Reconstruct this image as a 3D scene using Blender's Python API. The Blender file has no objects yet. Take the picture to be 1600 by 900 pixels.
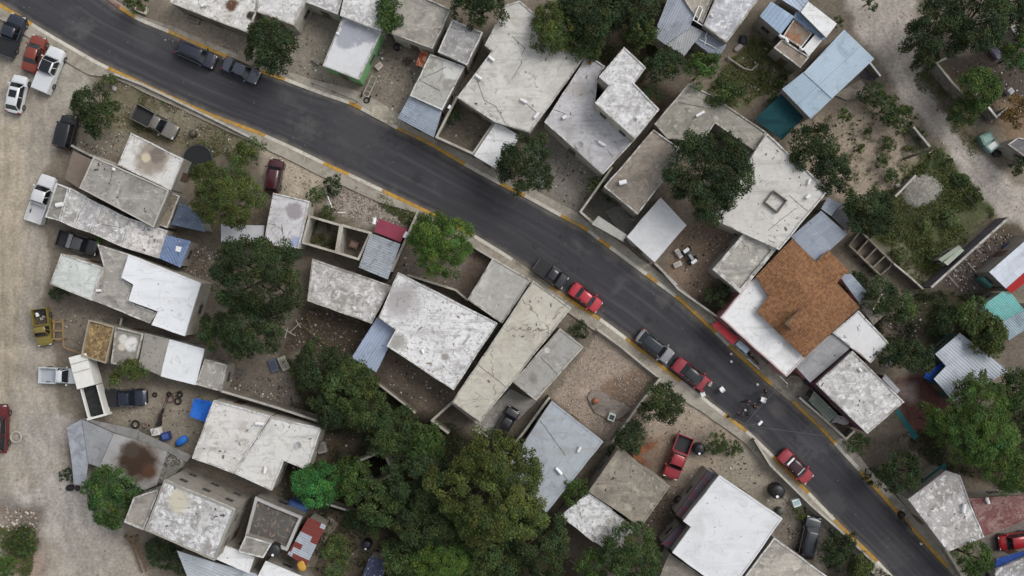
import bpy, bmesh, math, random
import numpy as np
from mathutils import Vector
R = math.radians
H = 100.0                     # flying height of the camera above the street
S0 = 114.0/1600.0       # metres per photo pixel at ground level
sc = bpy.context.scene
C = sc.collection
# ---------------------------------------------------------------- camera, sky, sun, exposure
cam = bpy.data.objects.new('camera', bpy.data.cameras.new('camera')); C.objects.link(cam)
cam.location = (0, 0, H); cam.data.lens = 36*H/(1600*S0); cam.data.sensor_width = 36; cam.data.clip_end = 3000; cam.data.clip_start = 1
sc.camera = cam
SUN_EL, SUN_AZ = 48, 32       # azimuth measured from +x towards +y
wd = bpy.data.worlds.new("World"); sc.world = wd; wd.use_nodes = True
nt = wd.node_tree; nt.nodes.clear()
sky = nt.nodes.new('ShaderNodeTexSky'); sky.sky_type = 'NISHITA'; sky.sun_disc = False
sky.sun_elevation = R(SUN_EL); sky.sun_rotation = R(90-SUN_AZ); sky.air_density = 1.5; sky.dust_density = 3.5
hsv = nt.nodes.new('ShaderNodeHueSaturation'); hsv.inputs['Saturation'].default_value = .30
bg = nt.nodes.new('ShaderNodeBackground'); bg.inputs[1].default_value = .115
wo = nt.nodes.new('ShaderNodeOutputWorld')
nt.links.new(sky.outputs[0], hsv.inputs['Color']); nt.links.new(hsv.outputs[0], bg.inputs[0]); nt.links.new(bg.outputs[0], wo.inputs[0])
sd = bpy.data.lights.new('sun', 'SUN'); sd.energy = 1.0; sd.angle = R(32); sd.color = (1, .985, .965)
sun = bpy.data.objects.new('sun', sd); C.objects.link(sun)
sun.rotation_euler = Vector((math.cos(R(SUN_AZ))*math.cos(R(SUN_EL)), math.sin(R(SUN_AZ))*math.cos(R(SUN_EL)), math.sin(R(SUN_EL)))).to_track_quat('Z', 'Y').to_euler()
sc.view_settings.view_transform = 'Standard'; sc.view_settings.look = 'None'
sc.view_settings.exposure = 0.30; sc.view_settings.gamma = 1.0
sc.view_settings.use_curve_mapping = False
sc.cycles.max_bounces = 5; sc.cycles.diffuse_bounces = 3; sc.cycles.transparent_max_bounces = 6

# ---------------------------------------------------------------- helpers
def W(px, py, z=0.0):         # where the line of sight through photo pixel (px, py) meets height z
    s = S0*(H-z)/H
    return ((px-800)*s, (450-py)*s, z)
def lin(c):
    return tuple(((v/255)/12.92 if v/255 <= .04045 else ((v/255+.055)/1.055)**2.4) for v in c)
def tag(o, label=None, cat=None, group=None, kind=None):
    if label: o['label'] = label
    if cat: o['category'] = cat
    if group: o['group'] = group
    if kind: o['kind'] = kind
    return o
def empty(name, loc=(0, 0, 0), rz=0.0, label=None, cat=None, group=None):
    o = bpy.data.objects.new(name, None); C.objects.link(o); o.location = loc; o.rotation_euler = (0, 0, rz)
    o.empty_display_size = .3
    return tag(o, label, cat, group)
def mk(name, bm, mat, parent=None, smooth=False, local=False):
    """link a bmesh as ONE object; world-space vertices unless local"""
    me = bpy.data.meshes.new(name)
    bm.normal_update(); bm.to_mesh(me); bm.free()
    o = bpy.data.objects.new(name, me); C.objects.link(o)
    for m in (mat if isinstance(mat, (list, tuple)) else [mat]): me.materials.append(m)
    if smooth:
        for p in me.polygons: p.use_smooth = True
    if parent:
        o.parent = parent
        if not local:
            o.matrix_parent_inverse = wmat(parent).inverted()
    return o
from mathutils import Matrix
def wmat(o):
    m = Matrix.Translation(o.location) @ o.rotation_euler.to_matrix().to_4x4()
    if o.parent: m = wmat(o.parent) @ o.matrix_parent_inverse @ m
    return m
def copy_tree(o, parent=None):
    c = o.copy(); C.objects.link(c)
    if parent: c.parent = parent
    for ch in list(kids.get(o.name, ())): copy_tree(ch, c)
    return c
kids = {}
def freeze(o):
    kids[o.name] = list(o.children)
    for ch in o.children: freeze(ch)
def area(p): return .5*sum(p[i][0]*p[(i+1) % len(p)][1]-p[(i+1) % len(p)][0]*p[i][1] for i in range(len(p)))
def ccw(p): return list(p) if area(p) > 0 else list(p)[::-1]
def inset(p, d):              # positive d shrinks a ccw polygon
    n = len(p); out = []
    for i in range(n):
        a, b, c = p[i-1], p[i], p[(i+1) % n]
        e1 = (b[0]-a[0], b[1]-a[1]); e2 = (c[0]-b[0], c[1]-b[1])
        l1 = math.hypot(*e1) or 1e-6; l2 = math.hypot(*e2) or 1e-6
        n1 = (-e1[1]/l1, e1[0]/l1); n2 = (-e2[1]/l2, e2[0]/l2)
        k = 1+n1[0]*n2[0]+n1[1]*n2[1]
        k = max(k, .35)
        out.append((b[0]+d*(n1[0]+n2[0])/k, b[1]+d*(n1[1]+n2[1])/k))
    return out
def prism(bm, p, z0, z1, top=True, bottom=True):
    p = ccw(p)
    a = [bm.verts.new((x, y, z0)) for x, y in p]; b = [bm.verts.new((x, y, z1)) for x, y in p]
    n = len(p)
    for i in range(n): bm.faces.new((a[i], a[(i+1) % n], b[(i+1) % n], b[i]))
    if top: bm.faces.new(b)
    if bottom: bm.faces.new(a[::-1])
def ring(bm, p, d, z0, z1):   # closed rim following a polygon
    p = ccw(p); q = inset(p, d); n = len(p)
    A = [bm.verts.new((x, y, z0)) for x, y in p]; B = [bm.verts.new((x, y, z1)) for x, y in p]
    D = [bm.verts.new((x, y, z0)) for x, y in q]; E = [bm.verts.new((x, y, z1)) for x, y in q]
    for i in range(n):
        j = (i+1) % n
        bm.faces.new((A[i], A[j], B[j], B[i])); bm.faces.new((B[i], B[j], E[j], E[i])); bm.faces.new((E[i], E[j], D[j], D[i]))
def box(bm, c, s, rz=0.0, tilt=None):
    cx, cy, cz = c; sx, sy, sz = s[0]/2, s[1]/2, s[2]/2
    co, si = math.cos(rz), math.sin(rz)
    v = []
    for dz in (-sz, sz):
        for dx, dy in ((-sx, -sy), (sx, -sy), (sx, sy), (-sx, sy)):
            v.append(bm.verts.new((cx+dx*co-dy*si, cy+dx*si+dy*co, cz+dz+(tilt*dx if tilt else 0))))
    for f in ((3, 2, 1, 0), (4, 5, 6, 7), (0, 1, 5, 4), (1, 2, 6, 5), (2, 3, 7, 6), (3, 0, 4, 7)): bm.faces.new([v[i] for i in f])
def tube(bm, pts, rads, n=8, cap=True):
    rings = []
    for i, p in enumerate(pts):
        p = Vector(p)
        d = (Vector(pts[min(i+1, len(pts)-1)])-Vector(pts[max(i-1, 0)])).normalized()
        u = d.cross(Vector((0, 0, 1)))
        if u.length < .01: u = Vector((1, 0, 0))
        u.normalize(); w = d.cross(u)
        r = rads[i] if isinstance(rads, (list, tuple)) else rads
        rings.append([bm.verts.new(p+u*r*math.cos(2*math.pi*k/n)+w*r*math.sin(2*math.pi*k/n)) for k in range(n)])
    for a, b in zip(rings, rings[1:]):
        for k in range(n): bm.faces.new((a[k], a[(k+1) % n], b[(k+1) % n], b[k]))
    if cap: bm.faces.new(rings[0][::-1]); bm.faces.new(rings[-1])
def lathe(bm, prof, c=(0, 0, 0), n=24):
    rings = []
    for r, z in prof:
        rings.append([bm.verts.new((c[0]+max(r, .001)*math.cos(2*math.pi*k/n), c[1]+max(r, .001)*math.sin(2*math.pi*k/n), c[2]+z)) for k in range(n)])
    for a, b in zip(rings, rings[1:]):
        for k in range(n): bm.faces.new((a[k], a[(k+1) % n], b[(k+1) % n], b[k]))
    bm.faces.new(rings[0][::-1]); bm.faces.new(rings[-1])
def wxy(pts, z=0.0): return [W(x, y, z)[:2] for x, y in pts]
def pip(x, y, p):
    c = False; n = len(p)
    for i in range(n):
        x1, y1 = p[i]; x2, y2 = p[i-1]
        if (y1 > y) != (y2 > y) and x < (x2-x1)*(y-y1)/(y2-y1+1e-12)+x1: c = not c
    return c

# value noise on the plane, for shapes of patches and clumps
def vnoise(x, y, scale, seed=0):
    x = np.asarray(x, float)/scale+seed*17.31+500; y = np.asarray(y, float)/scale+seed*9.77+500
    xi = np.floor(x).astype(np.int64); yi = np.floor(y).astype(np.int64); fx = x-xi; fy = y-yi
    fx = fx*fx*(3-2*fx); fy = fy*fy*(3-2*fy)
    def h(a, b):
        n = (a*374761393+b*668265263+seed*1442695041) & 0x7fffffff
        n = (n ^ (n >> 13))*1274126177 & 0x7fffffff
        return ((n ^ (n >> 16)) & 0xffff)/65535.0
    return (h(xi, yi)*(1-fx)+h(xi+1, yi)*fx)*(1-fy)+(h(xi, yi+1)*(1-fx)+h(xi+1, yi+1)*fx)*fy
def fbm(x, y, scale, seed=0, o=4):
    t = 0; a = .5; s = 0
    for i in range(o): t = t+a*vnoise(x, y, scale/2**i, seed+i); s += a; a *= .55
    return t/s

# ---------------------------------------------------------------- materials
class G:
    def __init__(s, name):
        s.m = bpy.data.materials.new(name); s.m.use_nodes = True; s.t = s.m.node_tree; s.N = s.t.nodes
        s.b = s.N['Principled BSDF']; s.pos = None
    def n(s, t, **k):
        o = s.N.new('ShaderNode'+t)
        for a, v in k.items(): setattr(o, a, v)
        return o
    def l(s, a, b): s.t.links.new(a, b)
    def P(s):
        if not s.pos: s.pos = s.n('NewGeometry').outputs['Position']
        return s.pos
    def math(s, op, a, b=None, c=None, clamp=False):
        o = s.n('Math', operation=op, use_clamp=clamp)
        for i, v in enumerate((a, b, c)):
            if v is None: continue
            if isinstance(v, (int, float)): o.inputs[i].default_value = v
            else: s.l(v, o.inputs[i])
        return o.outputs[0]
    def noise(s, scale, seed=0.0, detail=4, rough=.6, dist=0.0, vec=None):
        v = s.n('VectorMath', operation='ADD'); s.l(vec or s.P(), v.inputs[0]); v.inputs[1].default_value = (seed*13.7, seed*7.3, seed*3.1)
        o = s.n('TexNoise'); o.inputs['Scale'].default_value = scale; o.inputs['Detail'].default_value = detail
        o.inputs['Roughness'].default_value = rough; o.inputs['Distortion'].default_value = dist
        s.l(v.outputs[0], o.inputs['Vector']); return o.outputs[0]
    def step(s, v, lo, hi):
        o = s.n('MapRange', interpolation_type='SMOOTHSTEP'); s.l(v, o.inputs[0])
        o.inputs[1].default_value = lo; o.inputs[2].default_value = hi; return o.outputs[0]
    def mix(s, f, a, b, mode='MIX'):
        o = s.n('Mix', data_type='RGBA', blend_type=mode, clamp_factor=True)
        for i, v in ((0, f), (6, a), (7, b)):
            if isinstance(v, (int, float)): o.inputs[i].default_value = v
            elif isinstance(v, tuple): o.inputs[i].default_value = (*v, 1)
            else: s.l(v, o.inputs[i])
        return o.outputs[2]
    def bump(s, h, strength, dist=.05):
        o = s.n('Bump'); o.inputs['Strength'].default_value = strength; o.inputs['Distance'].default_value = dist
        s.l(h, o.inputs['Height'])
        old = s.b.inputs['Normal']
        if old.is_linked: s.l(old.links[0].from_socket, o.inputs['Normal'])
        s.l(o.outputs[0], old)
mats = {}
def simple(name, c, rough=.5, metal=0.0, coat=0.0, var=0.08, alpha=None):
    k = (name, tuple(c), rough)
    if k in mats: return mats[k]
    g = G(name); g.b.inputs['Roughness'].default_value = rough; g.b.inputs['Metallic'].default_value = metal
    g.b.inputs['Coat Weight'].default_value = coat; g.b.inputs['Coat Roughness'].default_value = .08
    c = lin(c)
    f = g.noise(2.3, 1.0, 4)
    col = g.mix(f, tuple(v*(1-var*2) for v in c), tuple(min(1, v*(1+var*2)) for v in c))
    g.l(col, g.b.inputs['Base Color']); mats[k] = g.m
    return g.m
_seed = [0]
def surf(name, c, lay=(), blobs=(), grain=.10, mott=.12, cracks=None, rough=.9, bump=.15, sheet=None, seed=None, pond=None, streak=None, speck=None):
    """weathered surface. lay: (scale, threshold, softness, colour). blobs: (px, py, height, radius px, colour, soft) = stains of known place.
    cracks: (cells per m, width, colour). sheet: (dx, dy, rib spacing, sheet width) corrugation running along world direction dx, dy."""
    _seed[0] += 1; sd_ = seed if seed is not None else _seed[0]
    g = G(name); c = lin(c)
    f = g.noise(.33, sd_, 5, .62)
    f2 = g.noise(1.9, sd_+.5, 5, .65)
    f = g.math('ADD', g.math('MULTIPLY', f, .6), g.math('MULTIPLY', f2, .4))
    col = g.mix(g.step(f, .32, .68), tuple(v*(1-mott*1.3) for v in c), tuple(min(.9, v*(1+mott)) for v in c))
    for i, L in enumerate(lay):
        s, th, so, lc = L[:4]
        m = g.step(g.noise(s, sd_+3*i+1, 8, .68 if len(L) < 5 else L[4], .8), th-so, th+so)
        col = g.mix(m, col, lin(lc))
    for i, (px, py, h, r, bc, so) in enumerate(blobs):
        w = W(px, py, h); d = g.n('VectorMath', operation='DISTANCE')
        sep = g.n('SeparateXYZ'); g.l(g.P(), sep.inputs[0]); cmb = g.n('CombineXYZ'); g.l(sep.outputs[0], cmb.inputs[0]); g.l(sep.outputs[1], cmb.inputs[1])
        g.l(cmb.outputs[0], d.inputs[0]); d.inputs[1].default_value = (w[0], w[1], 0)
        r = r*S0
        nn = g.math('MULTIPLY', g.math('SUBTRACT', g.noise(.9, sd_+9+i, 5), .5), r*1.5)
        m = g.step(g.math('ADD', d.outputs['Value'], nn), r*(1+so), r*(1-so))
        col = g.mix(m, col, lin(bc))
    if pond:      # tide marks of dried puddles
        pn = g.noise(pond[0], sd_+31, 3, .45, .4)
        for t in (.44, .56, .63):
            m = g.math('MULTIPLY', g.step(g.math('ABSOLUTE', g.math('SUBTRACT', pn, t)), .012, .002), g.step(g.noise(1.2, sd_+t*10, 3), .42, .62))
            col = g.mix(g.math('MULTIPLY', m, .55), col, lin(pond[1]))
        m = g.step(pn, .60, .72); col = g.mix(g.math('MULTIPLY', m, .35), col, lin(pond[1]))
    if streak:    # dirt washed along the fall of the roof
        a = math.atan2(streak[1], streak[0]); mp = g.n('Mapping'); mp.inputs['Rotation'].default_value = (0, 0, -a); mp.inputs['Scale'].default_value = (.16, 1.5, 1); g.l(g.P(), mp.inputs[0])
        m = g.step(g.noise(1.0, sd_+41, 6, .7, vec=mp.outputs[0]), .50, .68); col = g.mix(g.math('MULTIPLY', m, streak[3]), col, lin(streak[2]))
    if speck:     # small chips and droppings
        vo = g.n('TexVoronoi'); vo.inputs['Scale'].default_value = speck[0]; ad = g.n('VectorMath', operation='ADD'); g.l(g.P(), ad.inputs[0]); ad.inputs[1].default_value = (sd_*3.3, sd_*1.7, 0); g.l(ad.outputs[0], vo.inputs['Vector'])
        sepc = g.n('SeparateColor'); g.l(vo.outputs['Color'], sepc.inputs[0])
        m = g.step(g.math('ADD', vo.outputs['Distance'], g.math('MULTIPLY', sepc.outputs[0], .22)), .20, .12)
        m = g.math('MULTIPLY', m, g.step(g.noise(.5, sd_+51, 3), .45, .6)); col = g.mix(g.math('MULTIPLY', m, .8), col, lin(speck[1]))
    if cracks:
        wv = g.n('TexNoise'); wv.inputs['Scale'].default_value = 1.3; g.l(g.P(), wv.inputs['Vector'])
        ad = g.n('VectorMath', operation='ADD'); g.l(g.P(), ad.inputs[0]); sc_ = g.n('VectorMath', operation='SCALE'); g.l(wv.outputs[1], sc_.inputs[0]); sc_.inputs[3].default_value = 1.2
        g.l(sc_.outputs[0], ad.inputs[1])
        vo = g.n('TexVoronoi', feature='DISTANCE_TO_EDGE'); vo.inputs['Scale'].default_value = cracks[0]; g.l(ad.outputs[0], vo.inputs['Vector'])
        m = g.math('MULTIPLY', g.step(vo.outputs[0], cracks[1], cracks[1]*.3), g.step(g.noise(.4, sd_+20), .42, .6))
        col = g.mix(m, col, lin(cracks[2]))
    hgt = None
    if sheet:
        dx, dy, rib, wid = sheet[:4]; redc = sheet[5] if len(sheet) > 5 else None; ln = math.hypot(dx, dy); dx /= ln; dy /= ln
        dt = g.n('VectorMath', operation='DOT_PRODUCT'); g.l(g.P(), dt.inputs[0]); dt.inputs[1].default_value = (-dy, dx, 0)
        da = g.n('VectorMath', operation='DOT_PRODUCT'); g.l(g.P(), da.inputs[0]); da.inputs[1].default_value = (dx, dy, 0)
        across, along = dt.outputs['Value'], da.outputs['Value']
        wv = g.math('SINE', g.math('MULTIPLY', across, 2*math.pi/rib))
        cell = g.math('FLOOR', g.math('DIVIDE', across, wid))
        cell2 = g.math('FLOOR', g.math('DIVIDE', g.math('ADD', along, g.math('MULTIPLY', cell, 1.37)), sheet[4] if len(sheet) > 4 else 3.1))
        cm = g.n('CombineXYZ'); g.l(cell, cm.inputs[0]); g.l(cell2, cm.inputs[1]); cm.inputs[2].default_value = sd_
        wn = g.n('TexWhiteNoise', noise_dimensions='3D'); g.l(cm.outputs[0], wn.inputs['Vector'])
        col = g.mix(1.0, col, g.mix(wn.outputs['Value'], (.84, .84, .84), (1.06, 1.06, 1.06)), 'MULTIPLY')
        if redc: col = g.mix(g.step(wn.outputs['Value'], .60, .62), col, lin(redc))
        # the lap between sheets shows as a thin line
        fr = g.math('FRACT', g.math('DIVIDE', across, wid))
        lap = g.step(fr, .05, .0)
        col = g.mix(g.math('MULTIPLY', lap, .45), col, tuple(v*.35 for v in c))
        g.bump(wv, .55, .03)
    gr = g.noise(14, sd_, 3, .7)
    col = g.mix(1.0, col, g.mix(gr, (1-grain*1.6,)*3, (1+grain*1.2,)*3), 'MULTIPLY')
    g.l(col, g.b.inputs['Base Color']); g.b.inputs['Roughness'].default_value = rough
    g.b.inputs['Specular IOR Level'].default_value = .25
    if bump: g.bump(g.noise(5, sd_, 5), bump, .06)
    return g.m
# ---------------------------------------------------------------- ground sheet, tinted by what covers it (earth, gravel, grass)
def sdist(px, py, poly):
    """signed distance in photo pixels (negative inside)"""
    d = np.full(px.shape, 1e9); ins = np.zeros(px.shape, bool); n = len(poly)
    for i in range(n):
        x1, y1 = poly[i]; x2, y2 = poly[(i+1) % n]
        ex, ey = x2-x1, y2-y1; L = ex*ex+ey*ey+1e-9
        t = np.clip(((px-x1)*ex+(py-y1)*ey)/L, 0, 1)
        d = np.minimum(d, (px-x1-t*ex)**2+(py-y1-t*ey)**2)
        c = ((y1 > py) != (y2 > py)) & (px < (x2-x1)*(py-y1)/((y2-y1) if y2 != y1 else 1e-9)+x1)
        ins ^= c
    d = np.sqrt(d); return np.where(ins, -d, d)
LEFT_ROAD = [(-60, 20), (20, 60), (57, 42), (120, 85), (118, 130), (105, 175), (92, 230), (66, 270), (62, 340), (78, 400), (66, 470), (85, 560), (92, 650), (110, 760), (165, 830), (225, 880), (235, 960), (-60, 960)]
RIGHT_ROAD = [(1300, -60), (1440, -60), (1418, 60), (1440, 120), (1470, 165), (1500, 215), (1560, 270), (1660, 330), (1660, 372), (1575, 345), (1535, 300), (1480, 230), (1420, 165), (1380, 110), (1335, 45)]
def blob(x, y, r, n=10): return [(x+r*math.cos(2*math.pi*k/n), y+r*math.sin(2*math.pi*k/n)) for k in range(n)]
REG = [  # polygon (photo pixels), sRGB colour, softness px, noise px, strength
 ([(-80,-80),(220,-80),(260,60),(1700,-80),(1700,980),(-80,980)], (112,102,88), 10, 0, .6),
 ([(240,-60),(500,-60),(470,20),(560,150),(260,60)], (138,127,110), 8, 8, .9),
 ([(395,20),(545,30),(505,110),(555,160),(440,125),(400,100)], (132,124,110), 5, 5, .9),
 ([(590,75),(680,90),(625,195),(565,170)], (124,114,101), 5, 5, .9),
 ([(690,160),(770,195),(738,238),(684,212)], (112,104,90), 5, 5, .9),
 ([(850,200),(942,272),(905,335),(800,300)], (128,121,110), 5, 5, .9),
 ([(905,330),(945,290),(1000,340),(975,375)], (92,90,82), 5, 5, .9),
 ([(178,112),(300,168),(410,220),(395,262),(300,235),(185,208),(150,190)], (104,97,76), 8, 14, .95),
 ([(250,140),(340,185),(300,215),(240,190)], (124,116,98), 6, 14, .7),
 ([(80,225),(190,205),(200,250),(120,245)], (118,110,95), 6, 8, .8),
 ([(410,220),(500,245),(548,292),(500,330),(470,310),(408,300)], (160,148,128), 7, 10, 1),
 ([(300,290),(415,300),(420,345),(330,370)], (96,86,72), 8, 12, .8),
 ([(520,275),(560,285),(650,330),(630,352),(575,350),(500,335)], (146,136,124), 7, 8, 1),
 ([(590,302),(655,335),(648,358),(622,342),(600,325)], (80,84,52), 4, 14, .85),
 ([(480,325),(560,350),(470,345)], (90,85,62), 6, 10, .8),
 ([(650,335),(765,395),(725,462),(612,425)], (114,104,92), 6, 8, .9),
 ([(745,375),(780,400),(735,460),(715,450)], (104,90,78), 5, 6, .9),
 ([(604,545),(712,612),(690,660),(640,650),(588,598)], (110,98,84), 6, 8, 1),
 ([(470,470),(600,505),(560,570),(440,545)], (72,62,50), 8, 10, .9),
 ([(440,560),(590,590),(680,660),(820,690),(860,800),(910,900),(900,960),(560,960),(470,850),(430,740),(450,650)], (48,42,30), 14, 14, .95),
 ([(350,580),(455,575),(470,650),(345,612)], (114,104,92), 6, 8, .9),
 ([(490,660),(560,690),(520,760),(480,740)], (92,80,66), 6, 8, .9),
 ([(440,790),(540,800),(600,830),(560,960),(430,960)], (108,96,80), 8, 12, .9),
 ([(936,515),(1032,590),(957,692),(862,624)], (152,136,120), 4, 6, 1),
 ([(985,575),(1030,595),(975,660),(930,625),(945,590)], (122,100,82), 6, 12, .9),
 ([(1035,595),(1060,590),(1200,690),(1135,735),(1045,770),(985,700)], (150,136,118), 8, 12, 1),
 ([(1000,680),(1060,680),(1030,760),(985,705)], (126,104,84), 6, 10, .7),
 ([(1130,690),(1195,700),(1280,790),(1230,812),(1120,742)], (142,132,116), 6, 8, 1),
 ([(1210,800),(1290,800),(1330,870),(1290,895),(1205,840)], (112,103,92), 5, 6, 1),
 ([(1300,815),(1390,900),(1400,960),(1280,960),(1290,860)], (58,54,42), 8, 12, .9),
 ([(1050,360),(1112,340),(1157,375),(1112,422),(1120,460),(1090,480),(1040,425)], (124,106,90), 6, 8, 1),
 ([(1105,430),(1165,460),(1130,500),(1090,480)], (66,60,45), 6, 8, .9),
 ([(985,650),(1100,810),(1050,870),(985,800),(960,730)], (92,80,68), 8, 10, .5),
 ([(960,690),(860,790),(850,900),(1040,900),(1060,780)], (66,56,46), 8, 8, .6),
 ([(1235,195),(1290,185),(1350,150),(1430,200),(1462,240),(1395,300),(1335,312),(1240,260)], (148,134,116), 8, 16, 1),
 ([(1330,325),(1400,292),(1462,232),(1552,330),(1480,400),(1445,450),(1395,412)], (84,88,56), 10, 30, .9),
 ([(1395,330),(1440,300),(1475,310),(1470,345),(1400,360)], (140,132,110), 8, 26, .9),
 ([(1380,370),(1420,365),(1440,440),(1400,400)], (138,130,108), 8, 26, .9),
 ([(1425,200),(1462,228),(1560,325),(1545,345),(1500,300),(1440,250)], (70,78,46), 6, 14, .9),
 ([(1330,425),(1450,455),(1450,545),(1390,520),(1350,480)], (112,102,88), 8, 16, .9),
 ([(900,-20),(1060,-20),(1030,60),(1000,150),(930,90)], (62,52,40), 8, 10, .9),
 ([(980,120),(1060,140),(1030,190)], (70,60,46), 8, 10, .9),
 ([(1180,50),(1235,85),(1215,140),(1150,170),(1110,130)], (98,92,66), 8, 14, .9),
 ([(1140,75),(1180,90),(1170,140),(1130,130)], (132,118,92), 8, 18, .6),
 ([(1460,90),(1620,60),(1620,200),(1540,200),(1490,130)], (86,76,68), 8, 14, 1),
 ([(1560,160),(1620,150),(1620,230),(1570,225)], (118,100,78), 8, 12, .9),
 ([(1400,110),(1470,90),(1545,250),(1530,270),(1470,170)], (92,84,66), 8, 14, .6),
 ([(1580,345),(1620,350),(1580,400),(1530,470),(1460,445)], (96,86,78), 4, 6, 1),
 ([(1540,345),(1620,345),(1600,372),(1560,368)], (84,72,56), 6, 8, .8),
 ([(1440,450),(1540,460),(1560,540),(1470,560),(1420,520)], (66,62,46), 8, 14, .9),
 ([(1560,520),(1620,500),(1620,600),(1570,570)], (100,90,80), 6, 8, .9),
 ([(1395,590),(1470,590),(1490,640),(1450,700),(1410,660)], (96,66,60), 6, 8, 1),
 ([(1400,600),(1430,600),(1430,625),(1410,625)], (142,130,120), 6, 8, .8),
 ([(1340,680),(1430,690),(1410,790),(1350,740)], (84,76,66), 8, 10, .8),
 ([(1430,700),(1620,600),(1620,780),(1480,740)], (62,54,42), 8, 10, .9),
 ([(1530,840),(1620,810),(1620,900),(1540,890)], (112,106,100), 6, 8, .9),
 ([(150,590),(340,620),(302,718),(205,675),(155,655)], (134,124,108), 5, 5, 1),
 ([(85,480),(190,490),(165,590),(130,560),(90,560)], (122,112,98), 8, 8, .9),
 (LEFT_ROAD, (158,148,133), 5, 10, 1),
 ([(-60,150),(40,200),(45,420),(30,600),(-60,700)], (156,144,124), 14, 30, .8),
 ([(70,60),(150,90),(135,165),(90,170)], (152,146,132), 8, 12, .8),
 (blob(90,790,60), (164,156,146), 16, 40, .8), (blob(150,850,50), (162,154,142), 16, 40, .7),
 (blob(60,690,45), (160,152,142), 16, 40, .7),
 (blob(42,815,26), (104,94,84), 8, 18, .9), (blob(28,850,30), (62,60,40), 8, 18, .9), (blob(10,790,20), (120,112,104), 8, 14, .8),
 (blob(48,880,30), (138,110,96), 10, 20, .5),
 (RIGHT_ROAD, (170,160,148), 7, 14, 1),
 ([(1380,20),(1425,0),(1430,110),(1400,100)], (168,158,146), 12, 30, .6),
 ([(1450,180),(1500,215),(1560,280),(1520,290)], (166,156,144), 12, 30, .6),
 (blob(636,97,7), (70,52,46), 2, 3, .9),
]
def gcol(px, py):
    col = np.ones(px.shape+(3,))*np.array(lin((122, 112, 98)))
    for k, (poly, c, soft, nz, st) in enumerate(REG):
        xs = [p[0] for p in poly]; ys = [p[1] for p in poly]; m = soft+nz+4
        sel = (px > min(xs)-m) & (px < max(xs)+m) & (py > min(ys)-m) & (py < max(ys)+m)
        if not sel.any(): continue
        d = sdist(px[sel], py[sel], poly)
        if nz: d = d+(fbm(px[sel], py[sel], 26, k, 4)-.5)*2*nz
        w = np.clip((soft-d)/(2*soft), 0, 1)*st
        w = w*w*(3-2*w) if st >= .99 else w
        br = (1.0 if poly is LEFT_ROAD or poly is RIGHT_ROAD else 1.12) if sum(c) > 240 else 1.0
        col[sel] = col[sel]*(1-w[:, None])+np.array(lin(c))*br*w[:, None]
    for line, half in ((((20,-20),(40,200),(30,420),(40,600),(80,760),(160,960)), 26), (((1380,-40),(1400,60),(1450,170),(1540,270),(1660,360)), 17)):
        d = np.full(px.shape, 1e9)
        for (x1, y1), (x2, y2) in zip(line, line[1:]):
            ex, ey = x2-x1, y2-y1; t = np.clip(((px-x1)*ex+(py-y1)*ey)/(ex*ex+ey*ey), 0, 1); d = np.minimum(d, np.hypot(px-x1-t*ex, py-y1-t*ey))
        d = d+(fbm(px, py, 60, 91)-.5)*20
        for off in (half*.45, half*1.15):
            w = np.exp(-((d-off)/3.2)**2)*(.25+.75*fbm(px, py, 30, 92)); col *= (1-.20*w)[..., None]
            w = np.exp(-((d-off-5)/3.0)**2)*fbm(px, py, 30, 93); col *= (1+.16*w)[..., None]
    n1 = fbm(px*S0, py*S0, 2.4, 301, 4); n2 = fbm(px*S0, py*S0, 6, 302, 4)
    col *= (1+.42*(n1-.5)+.36*(n2-.5))[..., None]
    return np.clip(col, .01, .62)
def ground_mat(name, sc_=1.0, dirt=True):
    g = G(name); a = g.n('VertexColor', layer_name='cover'); col = a.outputs['Color']
    f = g.noise(.5, 3, 6, .65); f2 = g.noise(3.1, 5, 6, .7); f3 = g.noise(17, 8, 4, .75)
    col = g.mix(1.0, col, g.mix(g.step(f, .3, .7), (.84,.85,.87), (1.16,1.16,1.17)), 'MULTIPLY')
    col = g.mix(1.0, col, g.mix(g.step(f2, .3, .7), (.76, .77, .78), (1.2, 1.19, 1.17)), 'MULTIPLY')
    col = g.mix(1.0, col, g.mix(f3, (.72,)*3, (1.28,)*3), 'MULTIPLY')
    # pale pebbles and dark crumbs
    vo = g.n('TexVoronoi'); vo.inputs['Scale'].default_value = 2.6; g.l(g.P(), vo.inputs['Vector'])
    m = g.math('MULTIPLY', g.step(vo.outputs['Distance'], .16, .08), g.step(g.noise(.8, 11, 4), .52, .6))
    col = g.mix(g.math('MULTIPLY', m, .55), col, lin((176, 168, 156)))
    vo = g.n('TexVoronoi'); vo.inputs['Scale'].default_value = 1.7; g.l(g.P(), vo.inputs['Vector'])
    m = g.math('MULTIPLY', g.step(vo.outputs['Distance'], .13, .05), g.step(g.noise(.6, 15, 4), .55, .62))
    col = g.mix(g.math('MULTIPLY', m, .6), col, lin((62, 54, 44)))
    col = g.mix(1.0, col, (.97, .985, 1.03), 'MULTIPLY')
    g.l(col, g.b.inputs['Base Color']); g.b.inputs['Roughness'].default_value = .95; g.b.inputs['Specular IOR Level'].default_value = .15
    g.bump(g.noise(2.2, 2, 6, .7), .5, .12)
    return g.m
gm = ground_mat('earth')
nx, ny = 400, 246; gx = np.linspace(-68, 68, nx); gy = np.linspace(-42, 42, ny)
X, Y = np.meshgrid(gx, gy); PX = X/S0+800; PY = 450-Y/S0
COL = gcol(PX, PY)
Z = (fbm(X, Y, 4.0, 77)-.5)*.10-.03
LR = sdist(PX, PY, LEFT_ROAD)+(fbm(PX, PY, 26, 50)-.5)*14
RR = sdist(PX, PY, RIGHT_ROAD)+(fbm(PX, PY, 26, 51)-.5)*18
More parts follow.
